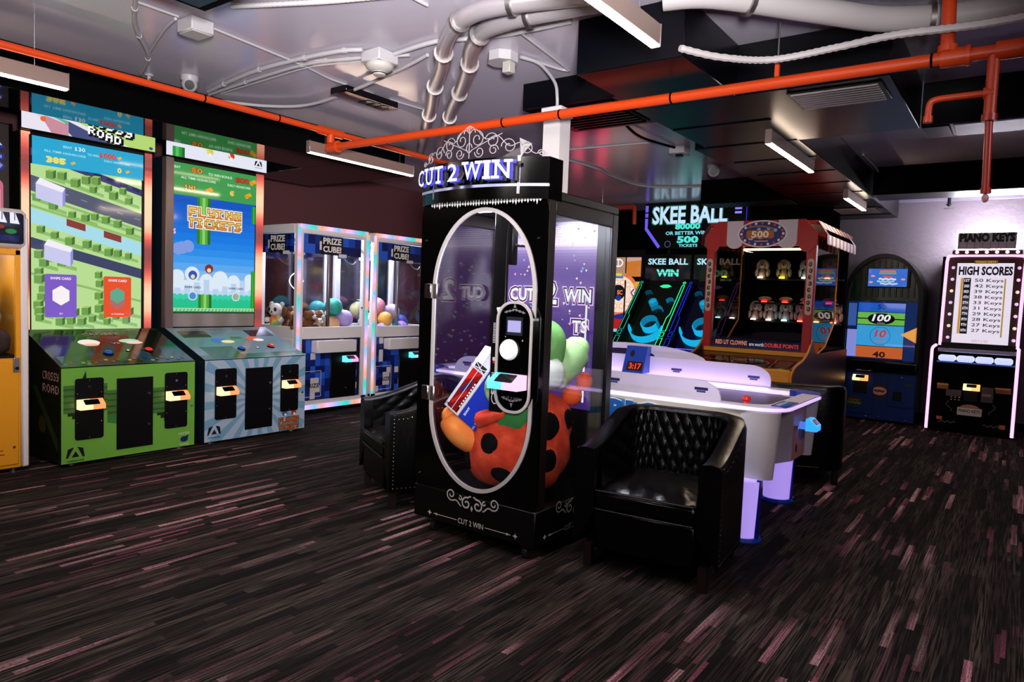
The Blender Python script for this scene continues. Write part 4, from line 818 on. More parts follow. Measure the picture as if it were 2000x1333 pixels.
# ---------------------------------------------------------------- tall black string-cutting prize cabinet
hw, DP = 0.45, 0.80
t = thing('prize_cabinet', 'tall black glass prize cabinet with oval door and lit CUT 2 WIN marquee', 'arcade machine', (3.10, 2.505, 0), -90)
C2W = t
bx(-hw, hw, 0, DP, 0.09, 0.29, 0.006).build('base_box', BLACK, t)
bx(-hw, hw, 0, DP, 1.98, 2.03, 0.006).build('roof_panel', BLACK, t)
BROWNB = mat('bronze_black', '#1a1412', 0.3, 0.3)
for sx in (-1, 1):
    bx(sx * hw, sx * (hw - 0.05), 0.02, 0.09, 0.29, 1.98, 0.004).build('corner_post', BROWNB, t); bx(sx * hw, sx * (hw - 0.05), DP - 0.07, DP, 0.29, 1.98, 0.004).build('corner_post', BLACK, t)
    bx(sx * hw, sx * (hw - 0.03), 0.09, DP - 0.07, 1.90, 1.98, 0.004).build('top_rail', BROWNB, t)
    bx(sx * (hw - 0.012), sx * (hw - 0.018), 0.09, DP - 0.07, 0.29, 1.90).build('side_glass', GLASS if sx > 0 else glassmat('filmed_glass', (0.85, 0.84, 0.9), 1.9), t)
# front with oval opening
OC, OZ, ORX, ORZ = 0.03, 1.135, 0.365, 0.805
n = 64
def door_shape(g=0.0):
    P = []; ry = 0.47; st = ORZ - ry                                   # long oval: straight sides, elliptical ends
    for i in range(n):
        a = 2 * PI * (i + 0.5) / n; c_, s_ = math.cos(a), math.sin(a); P.append((OC + (ORX + g) * c_, OZ + (ry + g) * s_ + (st if s_ > 0 else -st)))
    return P
inner = door_shape(); outer = []
for x, z in inner:
    dx, dz = x - OC, z - OZ; k = min(((hw - 0.0) - (OC if dx > 0 else -OC)) / abs(dx) if abs(dx) > 1e-9 else 99, ((1.985 - OZ) if dz > 0 else (OZ - 0.29)) / abs(dz) if abs(dz) > 1e-9 else 99)
    outer.append((OC + dx * k, OZ + dz * k))
MB().ring(outer, inner, 'y', 0.0, 0.02).build('front_panel', GLOSSB, t)
SILR = mat('silver_edge', '#b9b4b4', 0.35, 0.3)
MB().ring(door_shape(0.008), door_shape(-0.014), 'y', -0.008, 0.004).build('door_rim', SILR, t)
dg = MB().prism(door_shape(-0.012), 'y', -0.001, 0.005).build('door_glass', GLASS, t)
for z in (1.47, 0.86):
    h = bx(-0.40, -0.345, -0.02, 0.0, z - 0.045, z + 0.045, 0.005).build('hinge', CHROME, t); bx(-0.338, -0.30, -0.016, -0.004, z - 0.045, z + 0.045, 0.008).build('hinge_leaf', STEEL, h)
# scroll work and lettering
SCR = mat('silver_scroll', '#a9a5a4', 0.4, 0.2)
def scroll(c, z, s, par, O, U, name='scroll_art'):
    A = Art(O, U, (0, 0, 1))
    for q in (-1, 1):
        A.line([(c + q * x * s, z + y * s) for x, y in spiral(0.10, 0.02, 0.09, 0.02, PI * 0.62, -1.25)], 0.014 * s * 1.6, '#a9a5a4')
        A.line([(c + q * x * s, z + y * s) for x, y in arc(0.02, 0.10, 0.05, 0.03, 90, 0)], 0.02 * s, '#a9a5a4')
        A.line([(c + q * x * s, z + y * s) for x, y in spiral(0.38, 0.10, 0.085, 0.02, -PI * 0.55, 1.3)], 0.018 * s, '#a9a5a4')
        A.line([(c + q * (0.37 - i * 0.02) * s, z + (0.015 + 0.05 * math.sin(i * 0.55) * (i / 9)) * s) for i in range(10)], 0.018 * s, '#a9a5a4')
        A.line([(c + q * x * s, z + y * s) for x, y in spiral(0.215, 0.075, 0.035, 0.012, PI * 0.4, 0.9)], 0.016 * s, '#a9a5a4')
    A.poly([(c, z + 0.01 * s), (c + 0.02 * s, z - 0.035 * s), (c, z - 0.08 * s), (c - 0.02 * s, z - 0.035 * s)], '#a9a5a4')
    return A
def lineart(A, c, z, w):
    for q in (-1, 1):
        A.poly([(c + q * w, z + 0.018), (c + q * (w - 0.005), z + 0.005), (c + q * (w - 0.018), z), (c + q * (w - 0.005), z - 0.005), (c + q * w, z - 0.018), (c + q * (w + 0.005), z - 0.005), (c + q * (w + 0.018), z), (c + q * (w + 0.005), z + 0.005)], '#b5b1b0')
        for d, r in ((0.035, 0.003), (0.045, 0.004), (0.056, 0.007)): A.disc(c + q * (w - d), z, r, '#b5b1b0')
        A.rect(c + q * (w - 0.065), c + q * 0.105, z - 0.002, z + 0.002, '#b5b1b0')
    A.text('CUT 2 WIN', c, z, 0.032, '#b5b1b0', w=0.19, bold=0.008)
A = scroll(0.01, 0.235, 0.42, t, (0, -0.0012, 0), (1, 0, 0)); lineart(A, 0.005, 0.133, 0.32); stuff(A.put('front_lettering', PRINT, t))
A = scroll(0.40, 0.235, 0.42, t, (hw + 0.0012, 0, 0), (0, 1, 0)); lineart(A, 0.40, 0.133, 0.3); stuff(A.put('side_lettering', PRINT, t))
A = Art((0, -0.002, 0))
for z, f in ((1.88, 1), ): 
    for i in range(40):
        x = -0.38 + i * 0.02; hgt = 0.006 + 0.012 * abs(math.sin(i * 1.3)) + (0.012 if i % 7 == 3 else 0)
        A.poly([(x, 1.975), (x + 0.017, 1.975), (x + 0.009, 1.975 - hgt)], '#d0cccb'); A.disc(x + 0.01, 1.972, 0.006, '#d0cccb', n=8)
A.put('lace_trim', PRINT, t)
for x, z in ((-0.41, 1.77), (-0.41, 0.36), (0.4, 1.77)): MB().lathe([(0.006, -0.006), (0.007, 0.0)], (x, 0, z), 10, 'y').build('screw', CHROME, t)
# casters
for x in (-0.33, 0.36):
    for y in (0.07, 0.72):
        c = bx(x - 0.03, x + 0.03, y - 0.03, y + 0.03, 0.072, 0.09, 0.003).build('caster', STEEL, t)
        MB().lathe([(0.01, -0.018), (0.034, -0.016), (0.036, 0), (0.034, 0.016), (0.01, 0.018)], (x, y, 0.036), 18, 'x').build('wheel', mat('caster_rubber', '#1c1c1e', 0.4), c)
        bx(x - 0.024, x - 0.02, y - 0.015, y + 0.015, 0.03, 0.075, 0.001).build('fork', CHROME, c)
# marquee: bulging front with halo-lit letters, acrylic crest above
def mx(u, v, l): 
    y = -0.12 * (1 - (u / 0.47) ** 2); return Vector((u * 0.985, y - l, v))
def curved(b, u0, u1, v0, v1, th, col=None, mi=0, n=20):
    for k in range(n):
        a, c = u0 + (u1 - u0) * k / n, u0 + (u1 - u0) * (k + 1) / n
        P = [mx(a, v0, 0), mx(c, v0, 0), mx(c, v1, 0), mx(a, v1, 0), mx(a, v0, -th), mx(c, v0, -th), mx(c, v1, -th), mx(a, v1, -th)]
        b.add(P, [(0, 1, 2, 3), (7, 6, 5, 4), (0, 4, 5, 1), (3, 2, 6, 7), (0, 3, 7, 4), (1, 5, 6, 2)], mi, col, False)
    return b
head = [(mx(-0.46 + 0.92 * k / 20, 0, 0).x, mx(-0.46 + 0.92 * k / 20, 0, 0).y + 0.004) for k in range(21)] + [(0.453, 0.13), (-0.453, 0.13)]
mq = MB().prism(head, 'z', 1.975, 2.195).build('marquee_head', GLOSSB, t)
curved(MB(), -0.46, 0.46, 2.04, 2.055, 0.012).build('marquee_band', mat('pale_band', '#a8acc4', 0.3, 0.4), mq)
for q in (-1, 1): curved(MB(), 0.30 * q, 0.315 * q, 2.0, 2.2, 0.004).build('chrome_edge', CHROME, mq)
A = Art(warp=lambda u, v, l: mx(u, v, l + 0.003), step=0.0015)
X = -0.385
for dz, dx, col, bold in ((-0.003, 0.008, '#04040f', 0.035), (0, 0, '#3430d8', 0.036), (0, 0, '#f4f2ff', 0.012)):  # dark offset copy paints the letters' shadow, blue copy their halo
    for ch, u, w_ in (('C', -0.385, 0.068), ('U', -0.285, 0.07), ('T', -0.185, 0.075), ('2', -0.065, 0.072), ('W', 0.075, 0.115), ('I', 0.172, 0.028), ('N', 0.262, 0.08)):
        A.text(ch, u + dx, 2.118 + dz, 0.092 + bold * 0.2, col, w=w_ + bold * 0.25, bold=bold); g_ = bold * 0.12
        ser = {'U': ((-0.03, 0.042), (0.03, 0.042)), 'T': ((0, -0.042),), 'W': ((-0.045, 0.042), (0.045, 0.042)), 'I': ((0, 0.042), (0, -0.042)), 'N': ((-0.035, 0.042), (0.035, 0.042), (-0.035, -0.042))}.get(ch, ())
        for a, b_ in ser: A.rect(u + dx + a - 0.022 - g_, u + dx + a + 0.022 + g_, 2.118 + dz + b_ - 0.006 - g_, 2.118 + dz + b_ + 0.006 + g_, col)
A.put('marquee_letters', colmat('halo_letters', 'emit', 0.3, 1.25), mq)
ACR = glassmat('acrylic_crest', (0.9, 0.9, 0.95))
top = MB()
for k in range(24):
    a, c = -0.45 + 0.9 * k / 24, -0.45 + 0.9 * (k + 1) / 24; h = lambda u: 2.2 + 0.16 * max(0.02, math.cos(u / 0.46 * PI / 2)) ** 0.8
    P = [mx(a, 2.196, -0.002), mx(c, 2.196, -0.002), mx(c, h(c), -0.002), mx(a, h(a), -0.002)]; top.add(P, [(0, 1, 2, 3)], 0, None, True)
top.build('acrylic_crest', ACR, t)
cr = MB(); CRM = mat('crest_silver', '#8a8286', 0.5)
def crest(pts, r=0.0026): cr.tube([mx(u, v, 0.001) for u, v in pts], r, 5)
for q in (-1, 1):
    crest([(q * x, z) for x, z in spiral(0.055, 2.30, 0.045, 0.012, PI * 0.5, -1.3)]); crest([(q * x, z) for x, z in spiral(0.15, 2.285, 0.045, 0.012, PI * 0.9, -1.4)])
    crest([(q * x, z) for x, z in spiral(0.16, 2.235, 0.03, 0.01, 0, 1.3)]); crest([(q * x, z) for x, z in spiral(0.25, 2.25, 0.045, 0.01, PI, -1.35)]); crest([(q * x, z) for x, z in spiral(0.345, 2.235, 0.035, 0.01, PI * 0.8, -1.35)]); crest([(q * x, z) for x, z in spiral(0.07, 2.23, 0.032, 0.01, PI, 1.3)])
    crest([(q * (0.01 + 0.42 * i / 24), 2.345 - 0.13 * i / 24 + 0.018 * math.sin(i * 0.8)) for i in range(25)]); crest([(q * (0.01 + 0.2 * i / 16), 2.24 + 0.08 * i / 16) for i in range(17)]); crest([(q * x, z) for x, z in arc(0.0, 2.335, 0.04, 0.035, 0, 90)]); crest([(q * x, z) for x, z in spiral(0.42, 2.212, 0.018, 0.006, PI, -1.2)])
crest([(0.0, 2.2 + i * 0.012) for i in range(15)]); crest(oval(0, 2.355, 0.014, 0.02, 14)); crest(oval(0, 2.255, 0.02, 0.025, 14)); stuff(cr.build('crest_scrolls', CRM, t))
# poster at the rear, lamp, hanging strip, control panel
bx(-hw + 0.05, hw - 0.05, DP - 0.03, DP - 0.01, 0.29, 1.98).build('rear_panel', BLACK, t)
S = Art((0, DP - 0.032, 0)); px0, px1, pz0, pz1 = -0.36, 0.325, 0.75, 1.95
for i in range(60):
    z = pz0 + (pz1 - pz0) * i / 60; q = (z - pz0) / (pz1 - pz0); g_ = 0.75 * math.exp(-((q - 0.885) / 0.035) ** 2) + 0.25 * math.exp(-((q - 0.86) / 0.1) ** 2) + 0.12 * math.exp(-((q - 0.6) / 0.1) ** 2)
    S.st = 0; a, b_ = lin('#4a2a80'), lin('#f0d4ff'); a = tuple(x * (0.55 + 0.9 * q) for x in a); S.rect(px0, px1, z, z + (pz1 - pz0) / 60, tuple(min(1, a[j] * (1 - min(1, g_)) + b_[j] * min(1, g_)) for j in range(3)))
S.st = 0.0002
S.rect(px0, px1, 1.803, 1.811, '#ffffff')
for k in range(7): S.rect(px0, px1, 1.83 + 0.018 * k ** 0.9, 1.8325 + 0.018 * k ** 0.9, '#f4dcff')
for k in range(-4, 5): S.line([(k * 0.035, 1.81), (k * 0.085, 1.95)], 0.003, '#e8c8ff')
R = random.Random(9)
for i in range(130):
    x, z, r = R.uniform(px0 + 0.02, px1 - 0.02), R.uniform(0.9, 1.93), R.uniform(0.006, 0.014); a = R.uniform(0, 6)
    S.poly([(x + r * math.cos(a), z + r * math.sin(a)), (x + r * math.cos(a + 2), z + r * math.sin(a + 2)), (x + r * math.cos(a + 4.2), z + r * math.sin(a + 4.2))], R.choice(('#ffd8b0', '#7fb4ff', '#ff9ab0', '#ffe9c8', '#8fd0ff')))
for s_, u, v, h, w_ in (('CUT', -0.215, 1.475, 0.085, 0.2), ('2', 0.005, 1.49, 0.15, 0.11), ('WIN', 0.215, 1.475, 0.085, 0.2), ('TS', 0.24, 1.28, 0.08, 0.11)):
    S.text(s_, u, v, h + 0.034, '#f4c8ff', w=w_ + 0.034, bold=0.1); S.text(s_, u, v, h + 0.02, '#16101c', w=w_ + 0.02, bold=0.07); S.text(s_, u, v, h, '#f4f0f4', w=w_, bold=0.03)
S.line([(0.285, 0.8), (0.285, 1.42)], 0.014, '#efe6ff')
S.put('poster', colmat('backlit_poster', 'emit', 0.25, 1.2), t)
bx(-0.3, 0.38, 0.15, 0.2, 1.95, 1.975, 0.004).build('interior_lamp', mat('cool_lamp', '#ffffff', 0.4, emit=(0.9, 0.9, 1.0), es=280), t)
A = bx(0.085, 0.175, 0.025, 0.04, 0.80, 1.95, 0.003).build('instruction_strip', BLACK, t)
P = Art((0.13, 0.0245, 0))
for k in range(13): P.rect(-0.03, 0.03 - (k % 3) * 0.008, 1.30 - k * 0.009, 1.303 - k * 0.009, '#f2eee8')
for k in range(14): P.rect(-0.03, 0.03 - (k % 4) * 0.006, 1.02 - k * 0.009, 1.023 - k * 0.009, '#f2eee8')
P.poly([(-0.01, 1.39), (0.03, 1.395), (0.028, 1.37), (0, 1.36)], '#e0dcd8'); P.rect(0.0, 0.022, 1.32, 1.355, '#c84a1c'); P.rect(-0.025, 0.0, 1.09, 1.11, '#e8c8b8'); P.hoop(0.02, 1.085, 0.016, 0.006, '#e0dcd8'); P.rect(-0.022, -0.008, 1.075, 1.09, '#c03a1c'); P.hoop(0.0, 0.88, 0.025, 0.005, '#e0dcd8', ry=0.035)
for k in range(3): P.line([(-0.02 + k * 0.014, 0.9), (-0.03 + k * 0.016, 0.95)], 0.005, '#e0dcd8')
P.put('strip_print', PRINT, A)
bx(0.18, 0.21, 0.03, 0.08, 1.63, 1.95, 0.004).build('cutter_arm', BLACK, t); MB().tube([(0.17, 0.06, 1.74), (0.36, 0.06, 1.73)], 0.008, 8).build('cutter_bar', CHROME, t)
cp = MB().prism(rrect(0.175, 0.405, 0.825, 1.425, 0.1, 10), 'y', -0.035, -0.002).build('control_panel', GLOSSB, t)
o_, i_ = rrect(0.17, 0.41, 0.82, 1.43, 0.105, 10), rrect(0.184, 0.396, 0.834, 1.416, 0.094, 10); MB().ring(o_, i_, 'y', -0.042, -0.034).build('panel_rim', SILR, cp)
S = Art((0, -0.0365, 0)); S.rr(0.235, 0.345, 1.245, 1.345, 0.004, '#16162a'); S.rr(0.245, 0.333, 1.262, 1.325, 0.002, '#b9b4f0'); S.put('panel_display', SCREEN, cp)
P = Art((0, -0.0365, 0))
for z, q in ((1.385, 1), (0.885, -1)):
    for k in range(-6, 7): P.disc(0.29 + k * 0.011, z - q * abs(k) * 0.0028, 0.004 + 0.003 * (k % 2), '#6a6668'); 
    P.poly([(0.28, z + q * 0.01), (0.30, z + q * 0.01), (0.29, z + q * 0.035)], '#6a6668')
P.text('CUT 2 WIN', 0.29, 0.90, 0.018, '#5a5658', w=0.12); P.disc(0.235, 1.235, 0.004, '#7a7a70'); P.disc(0.35, 1.22, 0.005, '#8a8a70'); P.put('panel_print', PRINT, cp)
b = MB().lathe([(0.058, -0.037), (0.058, -0.045), (0.05, -0.06), (0.0, -0.068)], (0.262, 0, 1.165), 24, 'y').build('push_button', mat('milk_button', '#d8d6d4', 0.2, emit='#d8d6d4', es=0.25), cp)
reader(cp, 0.285, -0.036, 0.955, 0.2, '#5fd4e4', '#f0b0d4', h=0.08, d=0.09)

# prizes inside that cabinet (own things, placed in world space)
FUR = mat('orange_fur', '#d8431c', 0.95, noise=('#e8522a', '#d03c16', '#b62e10'), bscale=9, bump=0.9)
SPOT = mat('black_felt', '#060607', 0.9, spec=0.1)
def local(x, y, z): return (3.10 + y, 2.505 - x, z)
t = thing('plush_ladybug', 'big orange plush ladybug with black spots filling the black cabinet', 'plush toy', local(0.07, 0.36, 0.29), -90)
bc, br = (-0.015, -0.005, 0.31), (0.34, 0.285, 0.31)
def lump(d): return (abs(d.x) ** 2.45 + abs(d.y) ** 2.45 + abs(d.z) ** 2.45) ** (-1 / 2.45) + 0.05 * math.sin(d.x * 5 + 1) * math.sin(d.z * 4 + 2) + 0.03 * math.sin(d.y * 9 + d.z * 7) - 0.1 * max(0, d.z) * max(0, -d.x - 0.1)
body = MB().ell(bc, br, 40, 26, fn=lump)
body.v = [(x, y, max(z, 0.004)) for x, y, z in body.v]; body.build('body', FUR, t)
def spot(d, r):
    d = Vector(d).normalized(); a = d.cross(Vector((0, 0, 1))).normalized(); c = a.cross(d); b = MB(); v = []
    for ring in range(5):
        for k in range(18):
            an = 2 * PI * k / 18; q = r * ring / 4; e = (d + a * math.cos(an) * q + c * math.sin(an) * q).normalized(); f = lump(e) * (1.018 if ring < 4 else 0.985)
            v.append((bc[0] + e.x * br[0] * f, bc[1] + e.y * br[1] * f, max(0.006, bc[2] + e.z * br[2] * f)))
    b.add(v, [(i * 18 + k, i * 18 + (k + 1) % 18, (i + 1) * 18 + (k + 1) % 18, (i + 1) * 18 + k) for i in range(4) for k in range(18)], 0, None, True); b.build('spot', SPOT, t)
for d, r in (((0.02, -1, 0.02), 0.21), ((-0.62, -0.75, -0.42), 0.23), ((0.22, -0.8, -0.55), 0.23), ((1, -0.45, 0.42), 0.27), ((1, -0.45, -0.28), 0.25), ((1, 0.35, 0.48), 0.2), ((0.9, -0.9, 0.9), 0.16)): spot(d, r)
seam = [Vector(bc) + Vector((math.cos(a) * math.cos(0.15) * br[0], math.cos(a) * 0.12 * br[1] + 0.08, math.sin(a) * br[2])) * 1.015 for a in [math.radians(q) for q in range(-40, 71, 5)]]
MB().tube(seam, 0.008, 6).build('seam', SPOT, t)
YEL = mat('orange_yellow_plush', '#f08a34', 0.9, noise=('#f7a04a', '#ee8030', '#e8702a'), bscale=4, bump=0.3)
b = MB(); 
b.tube(smooth_path([(-0.36, -0.235, 0.42), (-0.33, -0.225, 0.38), (-0.25, -0.19, 0.33), (-0.12, -0.10, 0.29)], 5), [0.05, 0.062, 0.072, 0.08, 0.086, 0.092, 0.097, 0.102, 0.107, 0.112, 0.117, 0.122, 0.127, 0.132, 0.136, 0.14], 18); b.ell((-0.36, -0.235, 0.42), (0.052, 0.052, 0.06), 14, 8); b.build('leg', YEL, t)
MB().tube(smooth_path([(-0.1, -0.26, 0.43), (0.02, -0.27, 0.47), (0.14, -0.26, 0.52)], 4), [0.05, 0.05, 0.045, 0.04, 0.035, 0.03, 0.025, 0.02, 0.012], 12).build('wing_edge', FUR, t)
t = thing('plush_toy', 'green and white plush toy leaning on the ladybug with orange feet', 'plush toy', local(0.24, 0.4, 0.6), -90)
GRN = mat('green_plush', '#6fa85a', 0.9, noise=('#8cc078', '#6aa656', '#5a9448'), bscale=5, bump=0.35); PGR = mat('pale_green_plush', '#a9d690', 0.9, noise=('#b4dc9c', '#9ccc84', '#a9d690'), bscale=5, bump=0.35); WP = mat('white_plush', '#d9e2d4', 0.9, bump=0.35); OP = mat('orange_plush', '#e8551e', 0.9, bump=0.4)
def dent(d): return 1 + 0.04 * math.sin(d.x * 6 + d.z * 5) + 0.03 * math.sin(d.y * 8)
MB().ell((-0.02, -0.08, 0.57), (0.16, 0.17, 0.16), 26, 18, fn=dent).build('head', GRN, t)
MB().tube([(0.02, 0.0, 0.42), (0.04, 0.1, 0.47), (0.06, 0.19, 0.53), (0.07, 0.21, 0.57)], [0.12, 0.115, 0.105, 0.07], 20).build('arm', PGR, t); 
MB().ell((0.06, 0.205, 0.55), (0.09, 0.06, 0.075), 18, 12, fn=dent).build('arm_tip', PGR, t)
MB().ell((0.05, -0.12, 0.42), (0.12, 0.12, 0.1), 22, 14, fn=dent).build('belly', WP, t)
MB().ell((0.09, 0.13, 0.27), (0.062, 0.065, 0.062), 18, 12).build('foot', OP, t); MB().ell((0.11, 0.235, 0.35), (0.05, 0.055, 0.06), 18, 12).build('foot', OP, t)
MB().tube(smooth_path([(-0.18, -0.24, 0.40), (-0.20, -0.26, 0.31), (-0.17, -0.25, 0.2)], 4), [0.03, 0.05, 0.062, 0.066, 0.066, 0.06, 0.05, 0.035, 0.02], 14).build('hand', PGR, t)
MB().ell((-0.08, -0.24, 0.17), (0.13, 0.09, 0.12), 20, 14, fn=dent).build('body', mat('deep_green_plush', '#2f7a34', 0.9, bump=0.35), t)
t = thing('console_box', 'tilted white and blue boxed console tied with white string', 'box', local(-0.2, 0.06, 0.745), -90)
t.rotation_euler = (math.radians(-12), math.radians(31), math.radians(-90 + 6))
bx(-0.09, 0.03, 0.0, 0.09, 0.0, 0.44, 0.003).build('carton', mat('white_card', '#cfcdd2', 0.4), t); bx(0.031, 0.175, 0.002, 0.088, 0.0, 0.36, 0.003).build('blue_side', mat('blue_card', '#0c2a9c', 0.35), t)
A = Art((0, -0.0006, 0)); A.rect(-0.07, 0.012, 0.012, 0.29, '#7a1414'); A.poly([(-0.07, 0.2), (0.012, 0.29), (-0.07, 0.29)], '#b82018'); A.poly([(-0.07, 0.05), (-0.02, 0.16), (0.0, 0.14), (-0.05, 0.04)], '#b0201a'); A.poly([(-0.06, 0.14), (-0.03, 0.22), (-0.01, 0.2), (-0.045, 0.12)], '#26265a'); A.rect(-0.07, 0.012, 0.30, 0.335, '#24242c')
A.rect(0.0, 0.01, 0.02, 0.24, '#2a0c0c')
for k in range(9): A.rect(0.0005, 0.0095, 0.05 + k * 0.02, 0.062 + k * 0.02, '#e4dcdc')
A.rect(-0.075, -0.055, 0.02, 0.03, '#22222a'); A.text('PS', -0.08, 0.022, 0.012, '#22222a', rot=PI / 2); A.put('box_art', GPRINT, t)
A = Art((0, 0.0014, 0)); A.text('SONY', 0.06, 0.06, 0.016, '#e8e8f4', bold=0.02, rot=PI / 2); A.text('PS', 0.155, 0.045, 0.02, '#e8e8f4', bold=0.02, rot=PI / 2); A.text('PS5', 0.155, 0.012, 0.012, '#c8c8e4', rot=PI / 2); A.put('side_print', GPRINT, t)
b = MB(); b.tube([(-0.03, -0.003, 0.0), (-0.03, -0.003, 0.442), (-0.03, 0.093, 0.442)], 0.0022, 6); b.tube([(-0.092, -0.003, 0.34), (0.0, -0.005, 0.30), (0.032, -0.003, 0.28)], 0.002, 6); b.tube([(-0.092, -0.003, 0.30), (0.0, -0.005, 0.315), (0.032, -0.003, 0.33)], 0.002, 6); b.tube([(-0.03, 0.04, 0.44), (0.01, 0.0, 0.56), (0.06, -0.02, 0.66), (0.07, -0.02, 0.8)], 0.002, 6); b.build('string', WHITE, t)

# ---------------------------------------------------------------- tub armchairs
LEA = mat('black_leather', '#020202', 0.27, spec=0.25, bump=0.12, bscale=40); WOOD = mat('dark_wood', '#1a0f0a', 0.35); BRASS = mat('nail_brass', '#cfc4b4', 0.25, 1.0)
def armchair(label, loc, rot, W=0.8, D=0.74):
    t = thing('armchair', label, 'armchair', loc, rot, None); hw, T = W / 2, 0.115
    # U-shaped path (outer edge): right front -> back -> left front
    rc = 0.24; path = [(hw, 0.0, 0, 1), (hw, 0.15, 0, 1)]
    def un(pts):
        return pts
    P = []
    for y in [i * (D - rc) / 8 for i in range(9)]: P.append((hw, y, 1.0, 0.0))
    for i in range(1, 13):
        a = PI / 2 * i / 12; P.append((hw - rc + rc * math.cos(a), D - rc + rc * math.sin(a), math.cos(a), math.sin(a)))
    for i in range(1, 12): P.append((hw - rc - (W - 2 * rc) * i / 12, D, 0.0, 1.0))
    P += [(-x, y, -nx, ny) for x, y, nx, ny in reversed(P[:21])]
    N = len(P)
    def top(i):
        y = P[i][1] / D; s = min(1, max(0, (y - 0.02) / 0.9)); return 0.655 + 0.165 * (s * s * (3 - 2 * s))
    prof = [(0.0, 0.13, 0), (0.0, 0.96, 1), (0.12, 1.0, 1), (0.5, 1.012, 1), (0.88, 1.0, 1), (1.0, 0.96, 1), (1.0, 0.3, 0)]
    v = []
    for i, (x, y, nx, ny) in enumerate(P):
        h = top(i)
        for k, (d, z, rel) in enumerate(prof):
            zz = z * h if rel else z; fl = 0.02 * (zz / h) if d < 0.5 else 0.0
            v.append((x - nx * (d * T - fl * 0), y - ny * d * T, zz))
    K = len(prof); f = [(i * K + k, i * K + k + 1, (i + 1) * K + k + 1, (i + 1) * K + k) for i in range(N - 1) for k in range(K - 1)]
    f += [(i * K + K - 1, i * K, (i + 1) * K, (i + 1) * K + K - 1) for i in range(N - 1)]
    b = MB().add(v, f, 0, None, True); b.add([v[k] for k in range(K)], [tuple(range(K))]); b.add([v[(N - 1) * K + k] for k in range(K)], [tuple(range(K))]); b.build('shell', LEA, t)
    # quilted inner back
    q = MB(); vv = []; i0, i1, NU, NV = 1, N - 2, 160, 36
    for a in range(NU + 1):
        s = i0 + (i1 - i0) * a / NU; i = min(int(s), N - 2); r = s - i
        x, y, nx, ny = (P[i][c] * (1 - r) + P[i + 1][c] * r for c in range(4)); h = top(i) * (1 - r) + top(i + 1) * r; ln = math.hypot(nx, ny); nx /= ln; ny /= ln
        u = a / NU * 38
        for c in range(NV + 1):
            z = 0.40 + (h * 0.985 - 0.40) * c / NV; w_ = c / NV * 6.0; d = (abs(math.sin(PI * (u + w_) / 2)) * abs(math.sin(PI * (u - w_) / 2))) ** 0.6 * 0.015
            d *= min(1, 8 * min(a / NU, 1 - a / NU) + 0.15); lean = 0.02 * (1 - c / NV); vv.append((x - nx * (T + 0.002 + d + lean), y - ny * (T + 0.002 + d + lean), z))
    q.add(vv, [(a * (NV + 1) + c, a * (NV + 1) + c + 1, (a + 1) * (NV + 1) + c + 1, (a + 1) * (NV + 1) + c) for a in range(NU) for c in range(NV)], 0, None, True); q.build('quilted_back', LEA, t, recalc=False)
    iw = hw - T - 0.004
    def cush(u, w_):
        return 0.435 + 0.055 * (1 - abs(u) ** 4) * (1 - abs(w_) ** 4) + 0.004 * math.sin(u * 17 + w_ * 5) + 0.003 * math.sin(w_ * 23 + u * 9)
    c = MB(); n = 22; vv = [(u * iw, 0.01 + (w_ + 1) / 2 * (D - T - 0.05), cush(u, w_)) for u in [i / n * 2 - 1 for i in range(n + 1)] for w_ in [j / n * 2 - 1 for j in range(n + 1)]]
    c.add(vv, [(i * (n + 1) + j, i * (n + 1) + j + 1, (i + 1) * (n + 1) + j + 1, (i + 1) * (n + 1) + j) for i in range(n) for j in range(n)], 0, None, True)
    c.box(-iw, iw, -0.008, D - T - 0.045, 0.335, 0.437, 0.02); c.build('seat_cushion', LEA, t)
    MB().tube([(-iw + 0.01, -0.008, 0.437), (0, -0.014, 0.44), (iw - 0.01, -0.008, 0.437)], 0.007, 8).build('piping', LEA, t)
    MB().tube([(-iw + 0.01, -0.008, 0.337), (0, -0.012, 0.337), (iw - 0.01, -0.008, 0.337)], 0.006, 8).build('piping', LEA, t)
    bx(-iw, iw, 0.0, 0.06, 0.12, 0.332, 0.012).build('apron', LEA, t); bx(-hw + 0.06, hw - 0.06, 0.06, D - 0.08, 0.12, 0.33, 0.0).build('seat_base', MATTB, t)
    nl = MB()
    for s in (-1, 1):
        for k in range(20): nl.ell((s * (hw + 0.001), 0.03, 0.16 + k * 0.0255), (0.003, 0.0042, 0.0042), 6, 4)
        for k in range(16): nl.ell((s * (hw + 0.001), 0.03 + k * 0.03, 0.155), (0.003, 0.0042, 0.0042), 6, 4)
        for k in range(16): nl.ell((s * (hw + 0.001), 0.03 + k * 0.03, top(int(k * 0.5)) * 0.945), (0.003, 0.0042, 0.0042), 6, 4)
    for k in range(24): nl.ell((-hw + rc + (W - 2 * rc) * k / 23, D + 0.001, 0.155), (0.0042, 0.003, 0.0042), 6, 4); nl.ell((-hw + rc + (W - 2 * rc) * k / 23, D + 0.001, 0.775), (0.0042, 0.003, 0.0042), 6, 4)
    stuff(nl.build('nail_trim', BRASS, t))
    for s in (-1, 1):
        for y in (0.05, D - 0.1): MB().prism([(s * (hw - 0.08) - 0.022, y - 0.022), (s * (hw - 0.08) + 0.022, y - 0.022), (s * (hw - 0.08) + 0.022, y + 0.022), (s * (hw - 0.08) - 0.022, y + 0.022)], 'z', 0.0, 0.13).build('leg', WOOD, t)
    return t
armchair('black leather tub armchair with quilted back facing out, right of the black cabinet', (3.30, 1.52, 0), -84, 0.785)
armchair('black leather tub armchair turned sideways behind the left of the black cabinet', (3.40, 3.65, 0), -118)
armchair('black leather tub armchair in shadow behind the end of the air hockey table', (6.67, 1.73, 0), 115)

